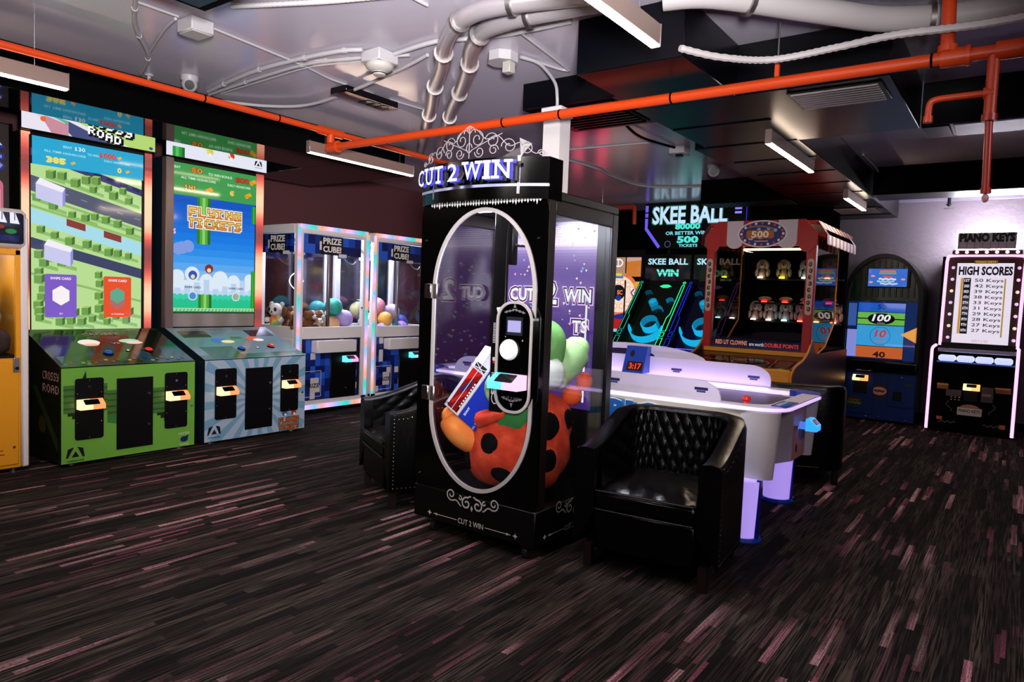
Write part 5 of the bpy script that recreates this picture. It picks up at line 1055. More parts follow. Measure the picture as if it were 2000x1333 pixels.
# ---------------------------------------------------------------- air hockey table
t = thing('air_hockey_table', 'white air hockey table glowing violet with blue corners and BIG lettering', 'game table', (4.90, 2.62, 0))
LW = mat('lit_white_plastic', '#d9d2e2', 0.3); BLU = mat('blue_plastic', '#1a45b0', 0.25); CREAM = mat('cream_panel', '#cfcab4', 0.35)
VIO = mat('violet_led', '#ffffff', 0.4, emit=(0.60, 0.40, 0.98), es=1.15)
hl, hw = 1.5, 0.63
MB().prism([(-0.56, 0.80), (0.56, 0.80), (0.50, 0.40), (-0.50, 0.40)], 'y', -1.28, 1.28).build('cabinet_body', BLACK, t)
bx(-0.57, 0.57, -1.4, 1.4, 0.765, 0.785).build('playing_surface', mat('play_surface', '#d4c8e6', 0.2), t)
A = Art((0, 0, 0.7853), (0, 1, 0), (-1, 0, 0)); A.hoop(-0.7, 0, 0.3, 0.012, '#6a6ad0'); A.hoop(0, 0, 0.25, 0.012, '#6a6ad0'); A.rect(-0.008, 0.008, -0.56, 0.56, '#6a6ad0'); A.put('surface_print', GPRINT, t)
for s in (-1, 1):
    sp = MB().prism([(s * 0.605, 0.815), (s * 0.59, 0.815), (s * 0.56, 0.42), (s * 0.575, 0.42)], 'y', -1.31, 1.31).build('side_panel', CREAM, t)
    V = Vector((s * -0.03, 0, -0.395)).normalized() * -1
    A = Art((s * 0.6055, 0, 0.815), (0, -s * -1 if False else (-1 if s < 0 else 1), 0), V)
    for k in range(3): A.line([(x, -0.02 - 0.30 * ((x + 1.3) / 2.6) ** (0.6 + k * 0.5) - 0.02 * k) for x in [-1.3 + i * 0.13 for i in range(21)]], 0.05 - k * 0.012, ('#a8a68c', '#b9b298', '#8c9488')[k])
    A.line([(-1.3 + i * 0.11, -0.10 - 0.0 * i + 0.06 * math.sin(i * 0.35)) for i in range(12)], 0.03, '#2c86a8')
    A.line([(0.1 + i * 0.1, -0.03 - 0.18 * (i / 11) ** 1.5) for i in range(12)], 0.045, '#2c86a8'); A.line([(0.1 + i * 0.1, -0.2 + 0.05 * math.sin(i * 0.5)) for i in range(12)], 0.03, '#e3dcae')
    A.line([(-0.3 + i * 0.06, -0.19 + 0.02 * i ** 0.9) for i in range(10)], 0.02, '#2a5ca8')
    c = -0.02
    for sc_, col in ((0.012, '#e9efe9'), (0, '#1f5fae')): A.text('BIG', 0.50, -0.115, 0.15 + sc_ * 2, col, w=0.40 + sc_ * 2, bold=0.06)
    A.put('side_art', PRINT, sp)
def rrail(y0, y1): pass
out = rrect(-hw, hw, -hl, hl, 0.22, 8); inn = rrect(-hw + 0.095, hw - 0.095, -hl + 0.12, hl - 0.12, 0.15, 8)
MB().ring(out, inn, 'z', 0.805, 0.84).build('rail', LW, t)
MB().ring(rrect(-hw - 0.004, hw + 0.004, -hl - 0.004, hl + 0.004, 0.222, 8), rrect(-hw + 0.02, hw - 0.02, -hl + 0.02, hl - 0.02, 0.2, 8), 'z', 0.812, 0.832).build('rail_led', VIO, t)
MB().ring(rrect(-hw + 0.094, hw - 0.094, -hl + 0.119, hl - 0.119, 0.15, 8), rrect(-hw + 0.1, hw - 0.1, -hl + 0.125, hl - 0.125, 0.145, 8), 'z', 0.79, 0.83).build('inner_led', VIO, t)
def corner(sx, sy, big):
    a0 = {(1, 1): 0, (-1, 1): 90, (-1, -1): 180, (1, -1): 270}[(sx, sy)]
    o = arc(sx * (hw - 0.22), sy * (hl - 0.22), 0.224, 0.224, a0 - 4, a0 + 94, 12); i = arc(sx * (hw - 0.22), sy * (hl - 0.22), 0.07, 0.07, a0 + 94, a0 - 4, 12)
    MB().prism(o + i, 'z', 0.803, 0.846).build('blue_corner', BLU, t)
corner(1, -1, 1); corner(1, 1, 1); corner(-1, 1, 1)
bx(-0.52, -0.22, -hl + 0.005, -hl + 0.10, 0.838, 0.846, 0.002).build('blue_insert', BLU, t)
A = Art((-0.37, -hl + 0.05, 0.8462), (1, 0, 0), (0, 1, 0)); A.rect(-0.13, 0.13, 0.0, 0.03, '#9fd0e0'); A.rect(-0.13, 0.13, -0.035, -0.01, '#2c86c0'); A.put('insert_print', GPRINT, t)
for s in (-1, 1):
    for q in (-1, 1):
        cx, cyy = s * 0.53, q * 1.33; P = arc(cx, cyy, 0.1, 0.14, 0, 360, 20)[:-1]; b = MB(); n = len(P)
        v = [(x, y, 0.805) for x, y in P] + [(cx + (x - cx) * 0.72, cyy + (y - cyy) * 0.8, 0.385) for x, y in P]
        b.add(v, [(i, (i + 1) % n, n + (i + 1) % n, n + i) for i in range(n)], 0, None, True); b.add(v, [tuple(range(n)), tuple(range(n, 2 * n))]); b.build('corner_post', mat('post_white_lit', '#c9c5c6', 0.35), t)
        lx, ly = (-0.61 if s < 0 else 0.54), q * (1.29 if s < 0 else 1.21); L = MB(); L.lathe([(0.095, 0.03), (0.1, 0.16), (0.108, 0.38)] if q < 0 or True else [], (lx, ly, 0), 20); lg = L.build('leg', mat('violet_lit_leg', '#d8d0e8', 0.4, emit=(0.42, 0.28, 0.95), es=0.75), t)
        MB().lathe([(0.12, 0.0), (0.125, 0.012), (0.11, 0.03)], (lx, ly, 0), 24).build('foot', BLU, lg)
        bx(lx - 0.012 + s * 0.02, lx + 0.012 + s * 0.02, ly - 0.112, ly - 0.085, 0.03, 0.39, 0.002).build('blue_stripe', mat('stripe_blue', '#1a1f8a', 0.3), lg)
for s, z0, z1 in ((-1, 0.84, 0.965), (1, 0.84, 1.0)):
    P = [(-1.11, z0), (1.11, z0)] + arc(1.11 - 0.16, z1 - 0.11, 0.16, 0.11, 0, 90, 8) + arc(-1.11 + 0.16, z1 - 0.11, 0.16, 0.11, 90, 180, 8)
    g_ = MB().prism(P, 'x', s * 0.60, s * 0.585).build('side_guard', LW, t)
    A = Art(((-0.6012 if s < 0 else 0.584), 0, 0), (0, -1, 0), (0, 0, 1))
    for yy in (-0.98, -0.35, 0.35, 0.98): A.rect(-yy - 0.045, -yy + 0.045, z0 + 0.06, z0 + 0.078, '#2a2a5a'); A.rect(-yy - 0.03, -yy + 0.03, z0 + 0.045, z0 + 0.058, '#4a4a7a')
    stuff(A.put('guard_print', GPRINT, g_))
sb = MB().prism([(0.44, 0.86), (0.60, 0.86), (0.60, 1.08), (0.53, 1.08)], 'y', -0.11, 0.08).build('score_unit', BLU, t)
S = Art((0.437, -0.015, 0.86), (0, -1, 0), Vector((0.09, 0, 0.22)).normalized()); S.rect(-0.06, 0.08, 0.02, 0.1, '#150505'); S.text('3:17', 0.015, 0.06, 0.055, '#ff3a1c', w=0.11, bold=0.04); S.disc(-0.03, 0.17, 0.02, '#05050a', ry=0.03); S.put('score_display', SCREEN, sb)
P = [(-0.55, 0.99)] + arc(0.0, 0.99, 0.62, 0.115, 0, 180, 20)
MB().prism([(x, z) for x, z in arc(0.08, 0.985, 0.66, 0.115, 0, 180, 24)], 'x', 0.61, 0.635).build('score_arch', LW, t)
A = Art((0.6095, 0, 0), (0, -1, 0), (0, 0, 1)); A.poly(arc(-0.14, 1.0, 0.28, 0.05, 0, 180, 14), '#0a0c2a'); A.put('arch_print', GPRINT, t)
MB().lathe([(0.045, 0.786), (0.045, 0.80), (0.02, 0.805), (0.018, 0.84), (0.028, 0.85), (0.024, 0.872), (0.0, 0.878)], (-0.42, -1.22, 0), 18).build('mallet_fixed', mat('red_knob', '#e0301c', 0.25), t)
t.scale = (0.92, 1, 1)
for s in (-1, 1):  # LED tape inside the guards and under the outer rail edge
    area('hockey_led', (4.90 + s * 0.46, 2.62, 0.835), (4.90 + s * 0.55, 2.62, 0.93), (2.2, 0.02), 2.2, (0.62, 0.45, 1.0))
    area('hockey_led', (4.90 + s * 0.60, 2.62, 0.80), (4.90 + s * 0.56, 2.62, 0.93), (2.2, 0.02), 1.2, (0.62, 0.45, 1.0))
    area('hockey_led', (4.90 + s * 0.66, 2.62, 0.80), (4.90 + s * 0.55, 2.62, 0.66), (2.4, 0.02), 0.55, (0.95, 0.9, 1.0))
# end wall with coin unit and reader
bx(-0.44, 0.44, -1.30, -1.28, 0.40, 0.80, 0.004).build('end_wall', mat('speckled_dark', '#1c1512', 0.5, noise=('#0c0a09', '#3a2a22'), bscale=60), t)
bx(-0.2, 0.30, -1.33, -1.30, 0.42, 0.80, 0.003).build('end_backplate', mat('grey_plate', '#a8a8a4', 0.45), t)
cu = MB().prism([(-1.33, 0.40), (-1.45, 0.44), (-1.45, 0.80), (-1.33, 0.80)], 'x', -0.12, 0.24).build('coin_unit', mat('coin_unit_white', '#bdb8b8', 0.4), t)
A = Art((0.06, -1.4505, 0.62)); A.rect(-0.18, 0.18, -0.18, 0.18, '#b87a70'); A.disc(-0.06, -0.11, 0.022, '#0a0606', ry=0.03); A.rect(0.05, 0.056, -0.1, 0.1, '#d8c8b8'); A.put('unit_front', PRINT, cu)
MB().lathe([(0.013, -1.475), (0.015, -1.45)], (-0.08, 0, 0.66), 12, 'y').build('unit_lock', CHROME, cu)
MB().tube([(0.07, -1.45, 0.66), (0.07, -1.51, 0.66)], 0.026, 10).build('reader_arm', mat('blue_lit_arm', '#1a2a80', 0.3, emit=(0.1, 0.25, 0.9), es=0.8), cu)
b = MB().prism([(-1.50, 0.635), (-1.57, 0.635), (-1.57, 0.67), (-1.525, 0.715), (-1.50, 0.715)], 'x', -0.0, 0.14, 0, '#2a8cff'); o = b.build('card_reader', NEON, cu)
A = Art((0.07, -1.571, 0.67), (1, 0, 0), Vector((0, 0.045, 0.045)).normalized(), step=0.001); A.rr(-0.05, 0.05, 0.01, 0.055, 0.008, '#0a0a14'); A.rect(-0.02, 0.04, 0.016, 0.035, '#e05a8a'); A.put('reader_screen', GPRINT, o)

# ---------------------------------------------------------------- alley rollers with big lit sign
CY = '#14a8d8'
def alley(yc, col, col2, label, word, board):
    t = thing('alley_roller', label, 'arcade game', (9.0, yc, 0), -90); hw = 0.392
    bx(-hw, hw, -1.95, -1.5, 0.0, 0.62, 0.01).build('front_box', BLACK, t); bx(-hw + 0.09, hw - 0.09, -1.5, 0.15, 0.50, 0.55, 0.004).build('lane', mat('dark_lane', '#1c1a28', 0.2), t)
    for s in (-1, 1): bx(s * hw, s * (hw - 0.09), -1.5, 0.15, 0.0, 0.66, 0.008).build('side_rail', BLACK, t)
    prof = [(0.15, 0.0), (0.15, 0.70), (0.28, 0.74), (1.2, 1.74), (1.2, 2.21), (1.75, 2.21), (1.75, 0.0)]
    MB().prism(prof, 'x', -hw, hw).build('cabinet_body', BLACK, t)
    O = Vector((0, 0.28, 0.745)); V = Vector((0, 0.92, 1.0)).normalized(); L = math.hypot(0.92, 1.0)
    A = Art(O, (1, 0, 0), V); A.rect(-0.31, 0.31, 0.0, L - 0.01, board); A.hoop(0.02, 0.42, 0.30, 0.012, '#141a2a'); A.put('target_board', GPRINT, t)
    N = Vector((1, 0, 0)).cross(V)
    def P(u, v, n): return O + Vector((1, 0, 0)) * u + V * v + N * n
    def cup(u, v, r, h, a0=0, a1=360, c=CY, e=0.5):
        pts = arc(u, v, r, r, a0, a1, 24); b = MB(); n = len(pts)
        for th in (0, 0.014):
            pass
        q = arc(u, v, r - 0.014, r - 0.014, a0, a1, 24)
        vs = [P(x, y, 0.001) for x, y in pts] + [P(x, y, h) for x, y in pts] + [P(x, y, h) for x, y in q] + [P(x, y, 0.001) for x, y in q]
        fs = [(k * n + i, k * n + i + 1, ((k + 1) % 4) * n + i + 1, ((k + 1) % 4) * n + i) for k in range(4) for i in range(n - 1)]
        b.add(vs, fs, 0, None, True); b.build('target_ring', mat('cyan_ring_%d' % int(e * 100), '#0c4a6a', 0.3, emit=lin(c), es=e), t)
    cup(0.02, 0.42, 0.27, 0.13, 185, 355, e=1.1); cup(0.05, 0.47, 0.13, 0.12, e=0.45); cup(0.05, 0.47, 0.131, 0.121, 195, 345, e=1.1); cup(0.05, 0.75, 0.1, 0.07, 20, 160, e=0.35); cup(-0.06, 0.92, 0.065, 0.08, e=0.55); cup(0.2, 0.95, 0.065, 0.07, 30, 170, e=0.3); cup(-0.2, 1.1, 0.06, 0.07, 30, 170, e=0.1)
    MB().prism([(P(*p, 0.083).x, 0) for p in oval(-0.06, 0.92, 0.06, 0.06, 3)], 'y', 0, 0.001) 
    b = MB(); pts = oval(-0.06, 0.92, 0.05, 0.05, 16); b.add([P(x, y, 0.06) for x, y in pts], [tuple(range(16))]); b.build('ring_cap', mat('cyan_ring_90', '#0c4a6a', 0.3, emit=lin(CY), es=0.9), t)
    NG = mat('neon_' + col, col, 0.4, emit=col, es=1.3); NG2 = mat('neon_' + col2, col2, 0.4, emit=col2, es=0.9)
    for s, m in ((-1, NG2), (1, NG)):
        rail = MB(); a = [P(s * 0.31, 0.0, 0), P(s * 0.39, 0, 0), P(s * 0.39, L, 0), P(s * 0.31, L, 0)]; c = [p + N * 0.12 for p in a]
        rail.add(a + c, [(0, 1, 2, 3), (4, 5, 6, 7), (0, 1, 5, 4), (1, 2, 6, 5), (2, 3, 7, 6), (3, 0, 4, 7)]); rail.build('side_fin', BLACK, t)
        g_ = MB()
        def outl(pts): g_.tube([P(s * u, v, 0.125) for u, v in pts], 0.0055, 6, closed=True)
        outl(oval(0.35, 1.27, 0.02, 0.022, 10)); outl([(0.33, 0.62), (0.30, 0.56), (0.30, 0.30), (0.37, 0.30), (0.37, 1.2), (0.365, 1.22), (0.335, 1.22), (0.33, 1.2)]); outl([(0.31, 0.20), (0.365, 0.20), (0.365, 0.27), (0.31, 0.27)]); outl([(0.305, 0.02), (0.37, 0.02), (0.37, 0.165), (0.305, 0.165)])
        g_.build('neon_outline', m, t)
    g_ = MB().tube([P(u, v, 0.02) for u, v in ((-0.33, -0.02), (-0.24, 0.08), (0.24, 0.08), (0.33, -0.02))], 0.006, 6); g_.build('neon_outline', NG, t)
    b = MB(); pts = [(-0.1, L - 0.05), (-0.04, L - 0.015), (0.04, L - 0.015), (0.1, L - 0.05), (0.04, L - 0.085), (-0.04, L - 0.085)]; b.add([P(u, v, 0.006) for u, v in pts], [tuple(range(6))]); b.build('lit_badge', NG, t)
    S = Art((0, 1.197, 0)); S.rect(-0.37, 0.37, 1.80, 2.19, '#020203')
    S.text('SKEE BALL', 0.0, 2.095, 0.105, '#2a6a5a', w=0.67, bold=0.05); S.text('SKEE BALL', 0.0, 2.095, 0.095, '#bfe6ff', w=0.655, bold=0.025)
    S.text(word, 0.0, 1.92, 0.11, '#62f0d8', w=0.37 if word == 'WIN' else 0.3, bold=0.05); 
    if word != 'WIN': S.rect(0.04, 0.12, 1.81, 1.838, '#62f0d8'); S.rect(0.135, 0.15, 1.81, 1.838, '#62f0d8'); S.rect(0.165, 0.205, 1.81, 1.838, '#62f0d8')
    else: S.rect(-0.2, 0.2, 1.925, 1.932, '#020203')
    S.put('screen', SCREEN, t); return t
alley(4.49, '#2ae08a', '#1aa080', 'alley roller with green neon outlines, left lane under the big sign', 'WIN', '#0c2416')
alley(3.69, '#6a5af0', '#1c2ad0', 'alley roller with blue neon outlines, right lane behind the carnival game', '100', '#0a0e3a')
t = thing('alley_sign', 'large dark lit sign above both alley rollers showing 80000', 'sign', (10.15, 4.07, 2.21), -90)
MB().prism([(-0.81, 0.78), (-0.81, 0.40), (-0.56, 0.08), (0.56, 0.08), (0.81, 0.40), (0.81, 0.78)], 'y', 0.0, 0.12).build('sign_box', BLACK, t)
for s in (-1, 1): bx(s * 0.4 - 0.03, s * 0.4 + 0.03, 0.02, 0.1, 0.0, 0.08, 0.003).build('bracket', BLACK, t)
S = Art((0, -0.001, -2.21))
S.text('SKEE BALL', -0.10, 2.80, 0.30, '#2a7a6a', w=1.21, bold=0.05); S.text('SKEE BALL', -0.10, 2.80, 0.27, '#c4e4ff', w=1.18, bold=0.03)
S.text('80000', -0.11, 2.625, 0.095, '#4fe8d8', w=0.4, bold=0.05); S.text('OR BETTER WINS', -0.11, 2.525, 0.055, '#7fd8e8', w=0.7, bold=0.03); S.text('500', -0.10, 2.425, 0.11, '#4fe8d8', w=0.34, bold=0.05); S.text('TICKETS', -0.09, 2.335, 0.045, '#7fd8e8', w=0.3, bold=0.03)
V_ = '#6a5cf0'; S.line([(-0.79, 2.96), (-0.79, 2.86)], 0.05, V_); S.line([(-0.79, 2.84), (-0.79, 2.78)], 0.05, V_); S.line([(-0.79, 2.76), (-0.79, 2.6), (-0.56, 2.31)], 0.05, V_)
for z in (2.93, 2.87, 2.81): S.rect(0.60, 0.70, z - 0.022, z + 0.01 if z < 2.9 else z, '#8f84f4')
S.line([(0.77, 2.95), (0.77, 2.6), (0.56, 2.33)], 0.014, '#2a22c0'); S.hoop(-0.42, 2.36, 0.05, 0.008, '#4a6a8a'); S.put('sign_face', SCREEN, t)
# ---- spinner game left of the alleys
t = thing('spinner_game', 'tall game with orange and white lit wheel, left of the green alley', 'arcade game', (10.3, 5.35, 0), -90)
bx(-1.0, 0.42, 0.012, 0.5, 0.0, 2.3, 0.01).build('cabinet_body', BLACK, t)
for u in (-0.9, -0.45): bx(u - 0.09, u + 0.09, -0.01, 0.012, 0.5, 2.28, 0.004).build('light_column', mat('red_light_column', '#ff2040', 0.4, emit=(1.0, 0.06, 0.12), es=2.2), t)
S = Art((0, 0.01, 0)); S.rect(-0.4, 0.38, 0.95, 1.78, '#c8a058'); S.disc(-0.02, 1.57, 0.36, '#e8703a', n=32); S.disc(-0.02, 1.57, 0.30, '#f6d8c8', n=32); S.rect(-0.4, 0.38, 0.95, 1.22, '#b01c1c'); S.poly([(-0.4, 1.3), (-0.1, 1.22), (0.38, 1.34), (0.38, 1.22), (0.0, 1.16), (-0.4, 1.22)], '#1c2a8a')
for k in range(14): a = k * 2 * PI / 14; S.disc(-0.02 + 0.26 * math.cos(a), 1.57 + 0.2 * math.sin(a), 0.042, '#ff9a5a'); S.disc(-0.02 + 0.26 * math.cos(a), 1.57 + 0.2 * math.sin(a), 0.03, '#fff0e0')
S.poly([(0.2, 1.76), (0.38, 1.76), (0.38, 1.6)], '#d8a82a'); S.disc(-0.03, 1.6, 0.125, '#060812'); S.disc(-0.02, 1.51, 0.05, '#123a8c'); S.text('SC', 0.0, 1.60, 0.075, '#ff7a4a', bold=0.04, w=0.1)
for u in (0.2, 0.27): S.line([(u + 0.05, 1.66), (u, 1.6), (u + 0.05, 1.54)], 0.022, '#3a2a8a')
S.rect(0.08, 0.1, 0.95, 1.78, '#050505'); S.rect(-0.4, -0.02, 0.95, 1.0, '#7ad0d8')
S.rect(-0.4, 0.08, 1.86, 2.17, '#b0886a'); S.rect(0.1, 0.36, 1.86, 2.17, '#c8742a'); S.poly([(0.1, 2.17), (0.36, 2.17), (0.36, 2.12), (0.1, 2.1)], '#caa090'); S.hoop(-0.05, 2.08, 0.09, 0.025, '#f4ecec', ry=0.07); S.rect(-0.06, -0.04, 2.02, 2.15, '#f4ecec'); S.rect(-0.3, 0.02, 1.87, 1.91, '#d8d03a'); S.rect(-0.4, 0.05, 1.83, 1.86, '#1a6ac0')
S.put('lit_face', SCREEN, t); bx(0.083, 0.105, -0.004, 0.02, 0.9, 1.8, 0.002).build('mullion', BLACK, t); bx(-0.44, 0.42, -0.25, 0.012, 0.0, 0.85, 0.02).build('console', BLACK, t)

# ---------------------------------------------------------------- carnival ball-throwing game
RED = mat('carnival_red', '#a8201c', 0.35); YELW = mat('carnival_yellow', '#d8902a', 0.4); NAVY = mat('dark_navy_side', '#0c1026', 0.35); AWW = mat('awning_white', '#c4b4b8', 0.6)
t = thing('carnival_game', 'red and white striped carnival throwing game with lit clown rows', 'arcade game', (7.2, 2.40, 0), -90); hw = 0.585
prof = [(0.0, 0.05), (0.0, 0.74), (0.1, 0.88), (0.55, 0.93), (0.72, 1.02), (0.78, 1.15), (2.55, 1.15), (2.55, 0.05)]
prof = [(0.06, 0.05), (0.0, 0.72), (0.05, 0.80), (0.70, 0.93), (0.78, 0.95), (2.6, 0.95), (2.6, 0.05)]
MB().prism(prof, 'x', -hw, hw).build('cabinet_body', NAVY, t)
side = [(0.06, 0.03), (-0.02, 0.72), (0.0, 0.80), (0.10, 0.85), (0.4, 0.90), (0.62, 1.0), (0.74, 1.12), (0.9, 0.97), (1.1, 0.95), (2.6, 0.95), (2.6, 0.03)]
for s in (-1, 1):
    MB().prism(side, 'x', s * hw, s * (hw + 0.018)).build('side_panel', NAVY, t)
    MB().tube([(s * (hw + 0.009), y, z) for y, z in smooth_path([(0.04, 0.4, 0), (-0.02, 0.72, 0), (0.0, 0.80, 0), (0.12, 0.86, 0), (0.4, 0.91, 0), (0.62, 1.0, 0), (0.74, 1.12, 0)], 4) for y, z in [(y, z)]] if False else [(s * (hw + 0.009), p.x, p.y) for p in smooth_path([(0.04, 0.4, 0), (-0.02, 0.72, 0), (0.0, 0.80, 0), (0.12, 0.86, 0), (0.4, 0.91, 0), (0.62, 1.0, 0), (0.74, 1.12, 0)], 4)], 0.012, 6).build('trim_tube', YELW, t)
bx(-hw, hw, -0.03, 0.03, 0.70, 0.83, 0.012).build('front_lip', YELW, t)
V = Vector((0, 0.65, 0.13)).normalized(); A = Art((0, 0.05, 0.802), (1, 0, 0), V); A.rect(-hw + 0.02, hw - 0.02, 0.0, 0.62, '#2a160c')
A.hoop(0.08, 0.28, 0.2, 0.012, '#b8a080', ry=0.12); A.rect(0.03, 0.07, 0.27, 0.29, '#5a7a4a'); A.rect(0.08, 0.15, 0.26, 0.29, '#a83a1c'); A.frame(0.32, 0.54, 0.12, 0.46, 0.012, '#a89070'); 
for k in range(5): A.rect(0.36, 0.5, 0.18 + k * 0.05, 0.20 + k * 0.05, '#8a7458')
A.line([(-0.5 + i * 0.03, 0.3 + 0.012 * math.sin(i * 2.1)) for i in range(11)], 0.03, '#8a6a48'); A.line([(-0.42 + i * 0.03, 0.5 + 0.01 * math.sin(i * 1.7)) for i in range(8)], 0.03, '#4a4a6a'); A.put('console_print', GPRINT, t)
bx(-hw + 0.02, hw - 0.02, 0.66, 0.72, 0.925, 0.975, 0.006).build('window_sill', YELW, t)
for s in (-1, 1):
    p = bx(s * (hw + 0.01), s * (hw - 0.085), 0.68, 0.76, 0.9, 2.18, 0.006).build('front_post', RED, t)
    A = Art((s * (hw - 0.035), 0.679, 0)); A.rr(-0.034, 0.034, 1.38, 1.98, 0.03, '#c0a090')
    for k in range(8): A.disc((k % 2) * 0.008 - 0.004, 1.92 - k * 0.068, 0.02, '#2a1a14', ry=0.026, n=8); A.disc((k % 3) * 0.006 - 0.006, 1.922 - k * 0.068, 0.008, '#a8746a', ry=0.012, n=7)
    A.put('post_sign', PRINT, p)
top = [(-0.60, 2.10), (-0.60, 2.26), (-0.47, 2.40), (0.47, 2.40), (0.60, 2.26), (0.60, 2.10)]
MB().prism([(-0.60, 2.12)] + [(-0.60, 2.26), (-0.47, 2.40), (0.47, 2.40), (0.60, 2.26), (0.60, 2.12)], 'y', 0.66, 0.70).build('top_sign', RED, t)
for x0, x1 in ((-0.36, -0.18), (0.2, 0.40)): MB().prism([(x0, 2.398), (x1, 2.398), (x1, 2.16)] + arc((x0 + x1) / 2, 2.16, (x1 - x0) / 2, 0.07, 0, -180, 8) + [(x0, 2.16)], 'y', 0.648, 0.66).build('white_stripe', AWW, t)
for x in (-0.52, 0.5): MB().prism(arc(x, 2.16, 0.085, 0.11, 0, -180, 10) + [(x - 0.085, 2.25), (x + 0.085, 2.25)], 'y', 0.652, 0.662).build('scallop', RED, t)
A = Art((0.03, 0.646, 0)); A.disc(0, 2.25, 0.27, '#d8c8c8', ry=0.15, n=30); A.disc(0, 2.25, 0.25, '#1c2a6a', ry=0.135, n=30)
for k in range(20): a = k * PI / 10; A.disc(0.225 * math.cos(a), 2.25 + 0.118 * math.sin(a), 0.014, ('#e8d8d0', '#c83a2a')[k % 2])
for k in range(14): A.disc(-0.13 + (k * 37 % 27) * 0.0105, 2.2 + (k * 23 % 11) * 0.011, 0.018, '#9ab0d8')
A.rr(-0.17, 0.13, 2.2, 2.29, 0.02, '#a85a1c'); A.text('500', -0.02, 2.245, 0.075, '#f0e0c0', w=0.19, bold=0.03); A.line([(-0.17 + i * 0.03, 2.305 + 0.03 * math.sin((i + 1) * 0.3)) for i in range(11)], 0.018, '#8a6a3a'); A.line([(-0.08 + i * 0.03, 2.17) for i in range(6)], 0.014, '#c88a6a'); A.put('round_sign', PRINT, t)
bx(-0.18, hw - 0.02, 0.70, 0.74, 2.075, 2.095, 0.003).build('light_bar', mat('warm_bar', '#ffffff', 0.4, emit=(1.0, 0.72, 0.35), es=4), t); 
c = bx(-0.15, 0.1, 0.75, 0.95, 2.16, 2.2).build('roof_beam', RED, t)
bx(-hw, hw, 0.72, 2.6, 2.35, 2.39, 0.006).build('roof', RED, t)
for s in (-1, 1):
    aw = MB(); n = 16
    for k in range(n):
        y0, y1 = 0.72 + 1.55 * k / n, 0.72 + 1.55 * (k + 1) / n
        m_ = [(s * hw, y0, 2.39), (s * hw, y1, 2.39), (s * (hw + 0.10), y1, 2.24), (s * (hw + 0.10), y0, 2.24)]
        aw.add(m_ + [(x, y, z - 0.012) for x, y, z in m_], [(0, 1, 2, 3), (7, 6, 5, 4), (0, 3, 7, 4), (1, 5, 6, 2), (2, 6, 7, 3)], k % 2)
        e = [(s * (hw + 0.10), y0, 2.24), (s * (hw + 0.10), y1, 2.24), (s * (hw + 0.105), y1, 2.15), (s * (hw + 0.105), (y0 + y1) / 2, 2.13), (s * (hw + 0.105), y0, 2.15)]
        aw.add(e + [(x - s * 0.008, y, z) for x, y, z in e], [(0, 1, 2, 3, 4), (5, 6, 7, 8, 9)], k % 2)
    stuff(aw.build('awning', [mat('awning_maroon', '#6a2438', 0.6), AWW], t))
    pn = MB().prism([(0.76, 0.96), (0.98, 0.92), (1.45, 1.02), (1.85, 1.28), (1.85, 2.24), (0.76, 2.24)], 'x', s * (hw - 0.008), s * (hw - 0.012)); pn.build('side_window', glassmat('smoked_amber', (0.55, 0.36, 0.25)), t)
    MB().tube([(s * (hw - 0.01), y, z) for y, z in ((0.76, 0.96), (0.98, 0.92), (1.45, 1.02), (1.85, 1.28), (1.85, 2.24))], 0.011, 6).build('window_edge', YELW, t)
bx(-hw + 0.02, hw - 0.02, 0.76, 2.5, 0.955, 0.975).build('throw_floor', MATTB, t); bx(-hw + 0.02, hw - 0.02, 2.5, 2.55, 0.95, 2.35).build('rear_wall', MATTB, t)
bx(-hw + 0.09, hw - 0.09, 0.715, 0.721, 0.975, 2.07).build('front_glass', glassmat('net_glass', (0.8, 0.8, 0.82)), t)
S = Art((0, 0.7135, 0)); S.rect(-0.5, 0.5, 0.978, 1.08, '#0e1636'); S.put('banner_band', GPRINT, t)
S = Art((0, 0.712, 0)); S.text('RED LIT CLOWNS', -0.265, 1.035, 0.05, '#e8906a', w=0.36, bold=0.02); S.text('are worth', 0.02, 1.03, 0.04, '#c8ccd8', w=0.16, bold=0.02); S.text('DOUBLE POINTS', 0.29, 1.03, 0.045, '#d83a2a', w=0.36, bold=0.02); stuff(S.put('banner_lettering', colmat('banner_glow', 'emit', 0.3, 0.7), t))
for z in (1.28, 1.52, 1.84): bx(-hw + 0.04, hw - 0.04, 2.38, 2.5, z - 0.03, z - 0.005, 0.003).build('clown_shelf', BLACK, t)
FUZ = mat('clown_fuzz', '#8c827e', 0.9, bump=0.8, bscale=60)
def clown(x, z, col, es):
    c = MB(); c.ell((x, 2.42, z + 0.17), (0.045, 0.04, 0.05)); c.lathe([(0.06, z), (0.055, z + 0.05), (0.03, z + 0.12), (0.02, z + 0.14)], (x, 2.42, 0), 12); o = c.build('clown_target', FUZ, t)
    R = random.Random(int(x * 100)); b = MB()
    for k in range(13): a = PI * (-0.15 + 1.3 * k / 12); b.ell((x + 0.062 * math.cos(a), 2.42, z + 0.165 + 0.062 * math.sin(a)), (0.024, 0.026, 0.024), 8, 6)
    b.build('clown_hair', FUZ, o)
    for s in (-1, 1): MB().ell((x + s * 0.075, 2.42, z + 0.07), (0.025, 0.03, 0.06), 10, 6).build('clown_arm', FUZ, o)
    MB().ell((x, 2.378, z + 0.172), 0.011, 8, 6).build('clown_nose', MATTB, o)
    MB().lathe([(0.035, z - 0.004), (0.03, z + 0.012)], (x, 2.33, 0), 12).build('clown_lamp', mat('clown_lamp_' + col, col, 0.3, emit=col, es=es), o)
for k, col in enumerate(('#ffe0a0', '#e8d020', '#c0f0e0', '#ff9a80')): clown(-0.47 + k * 0.28 - 0.0, 1.84, col, 26)
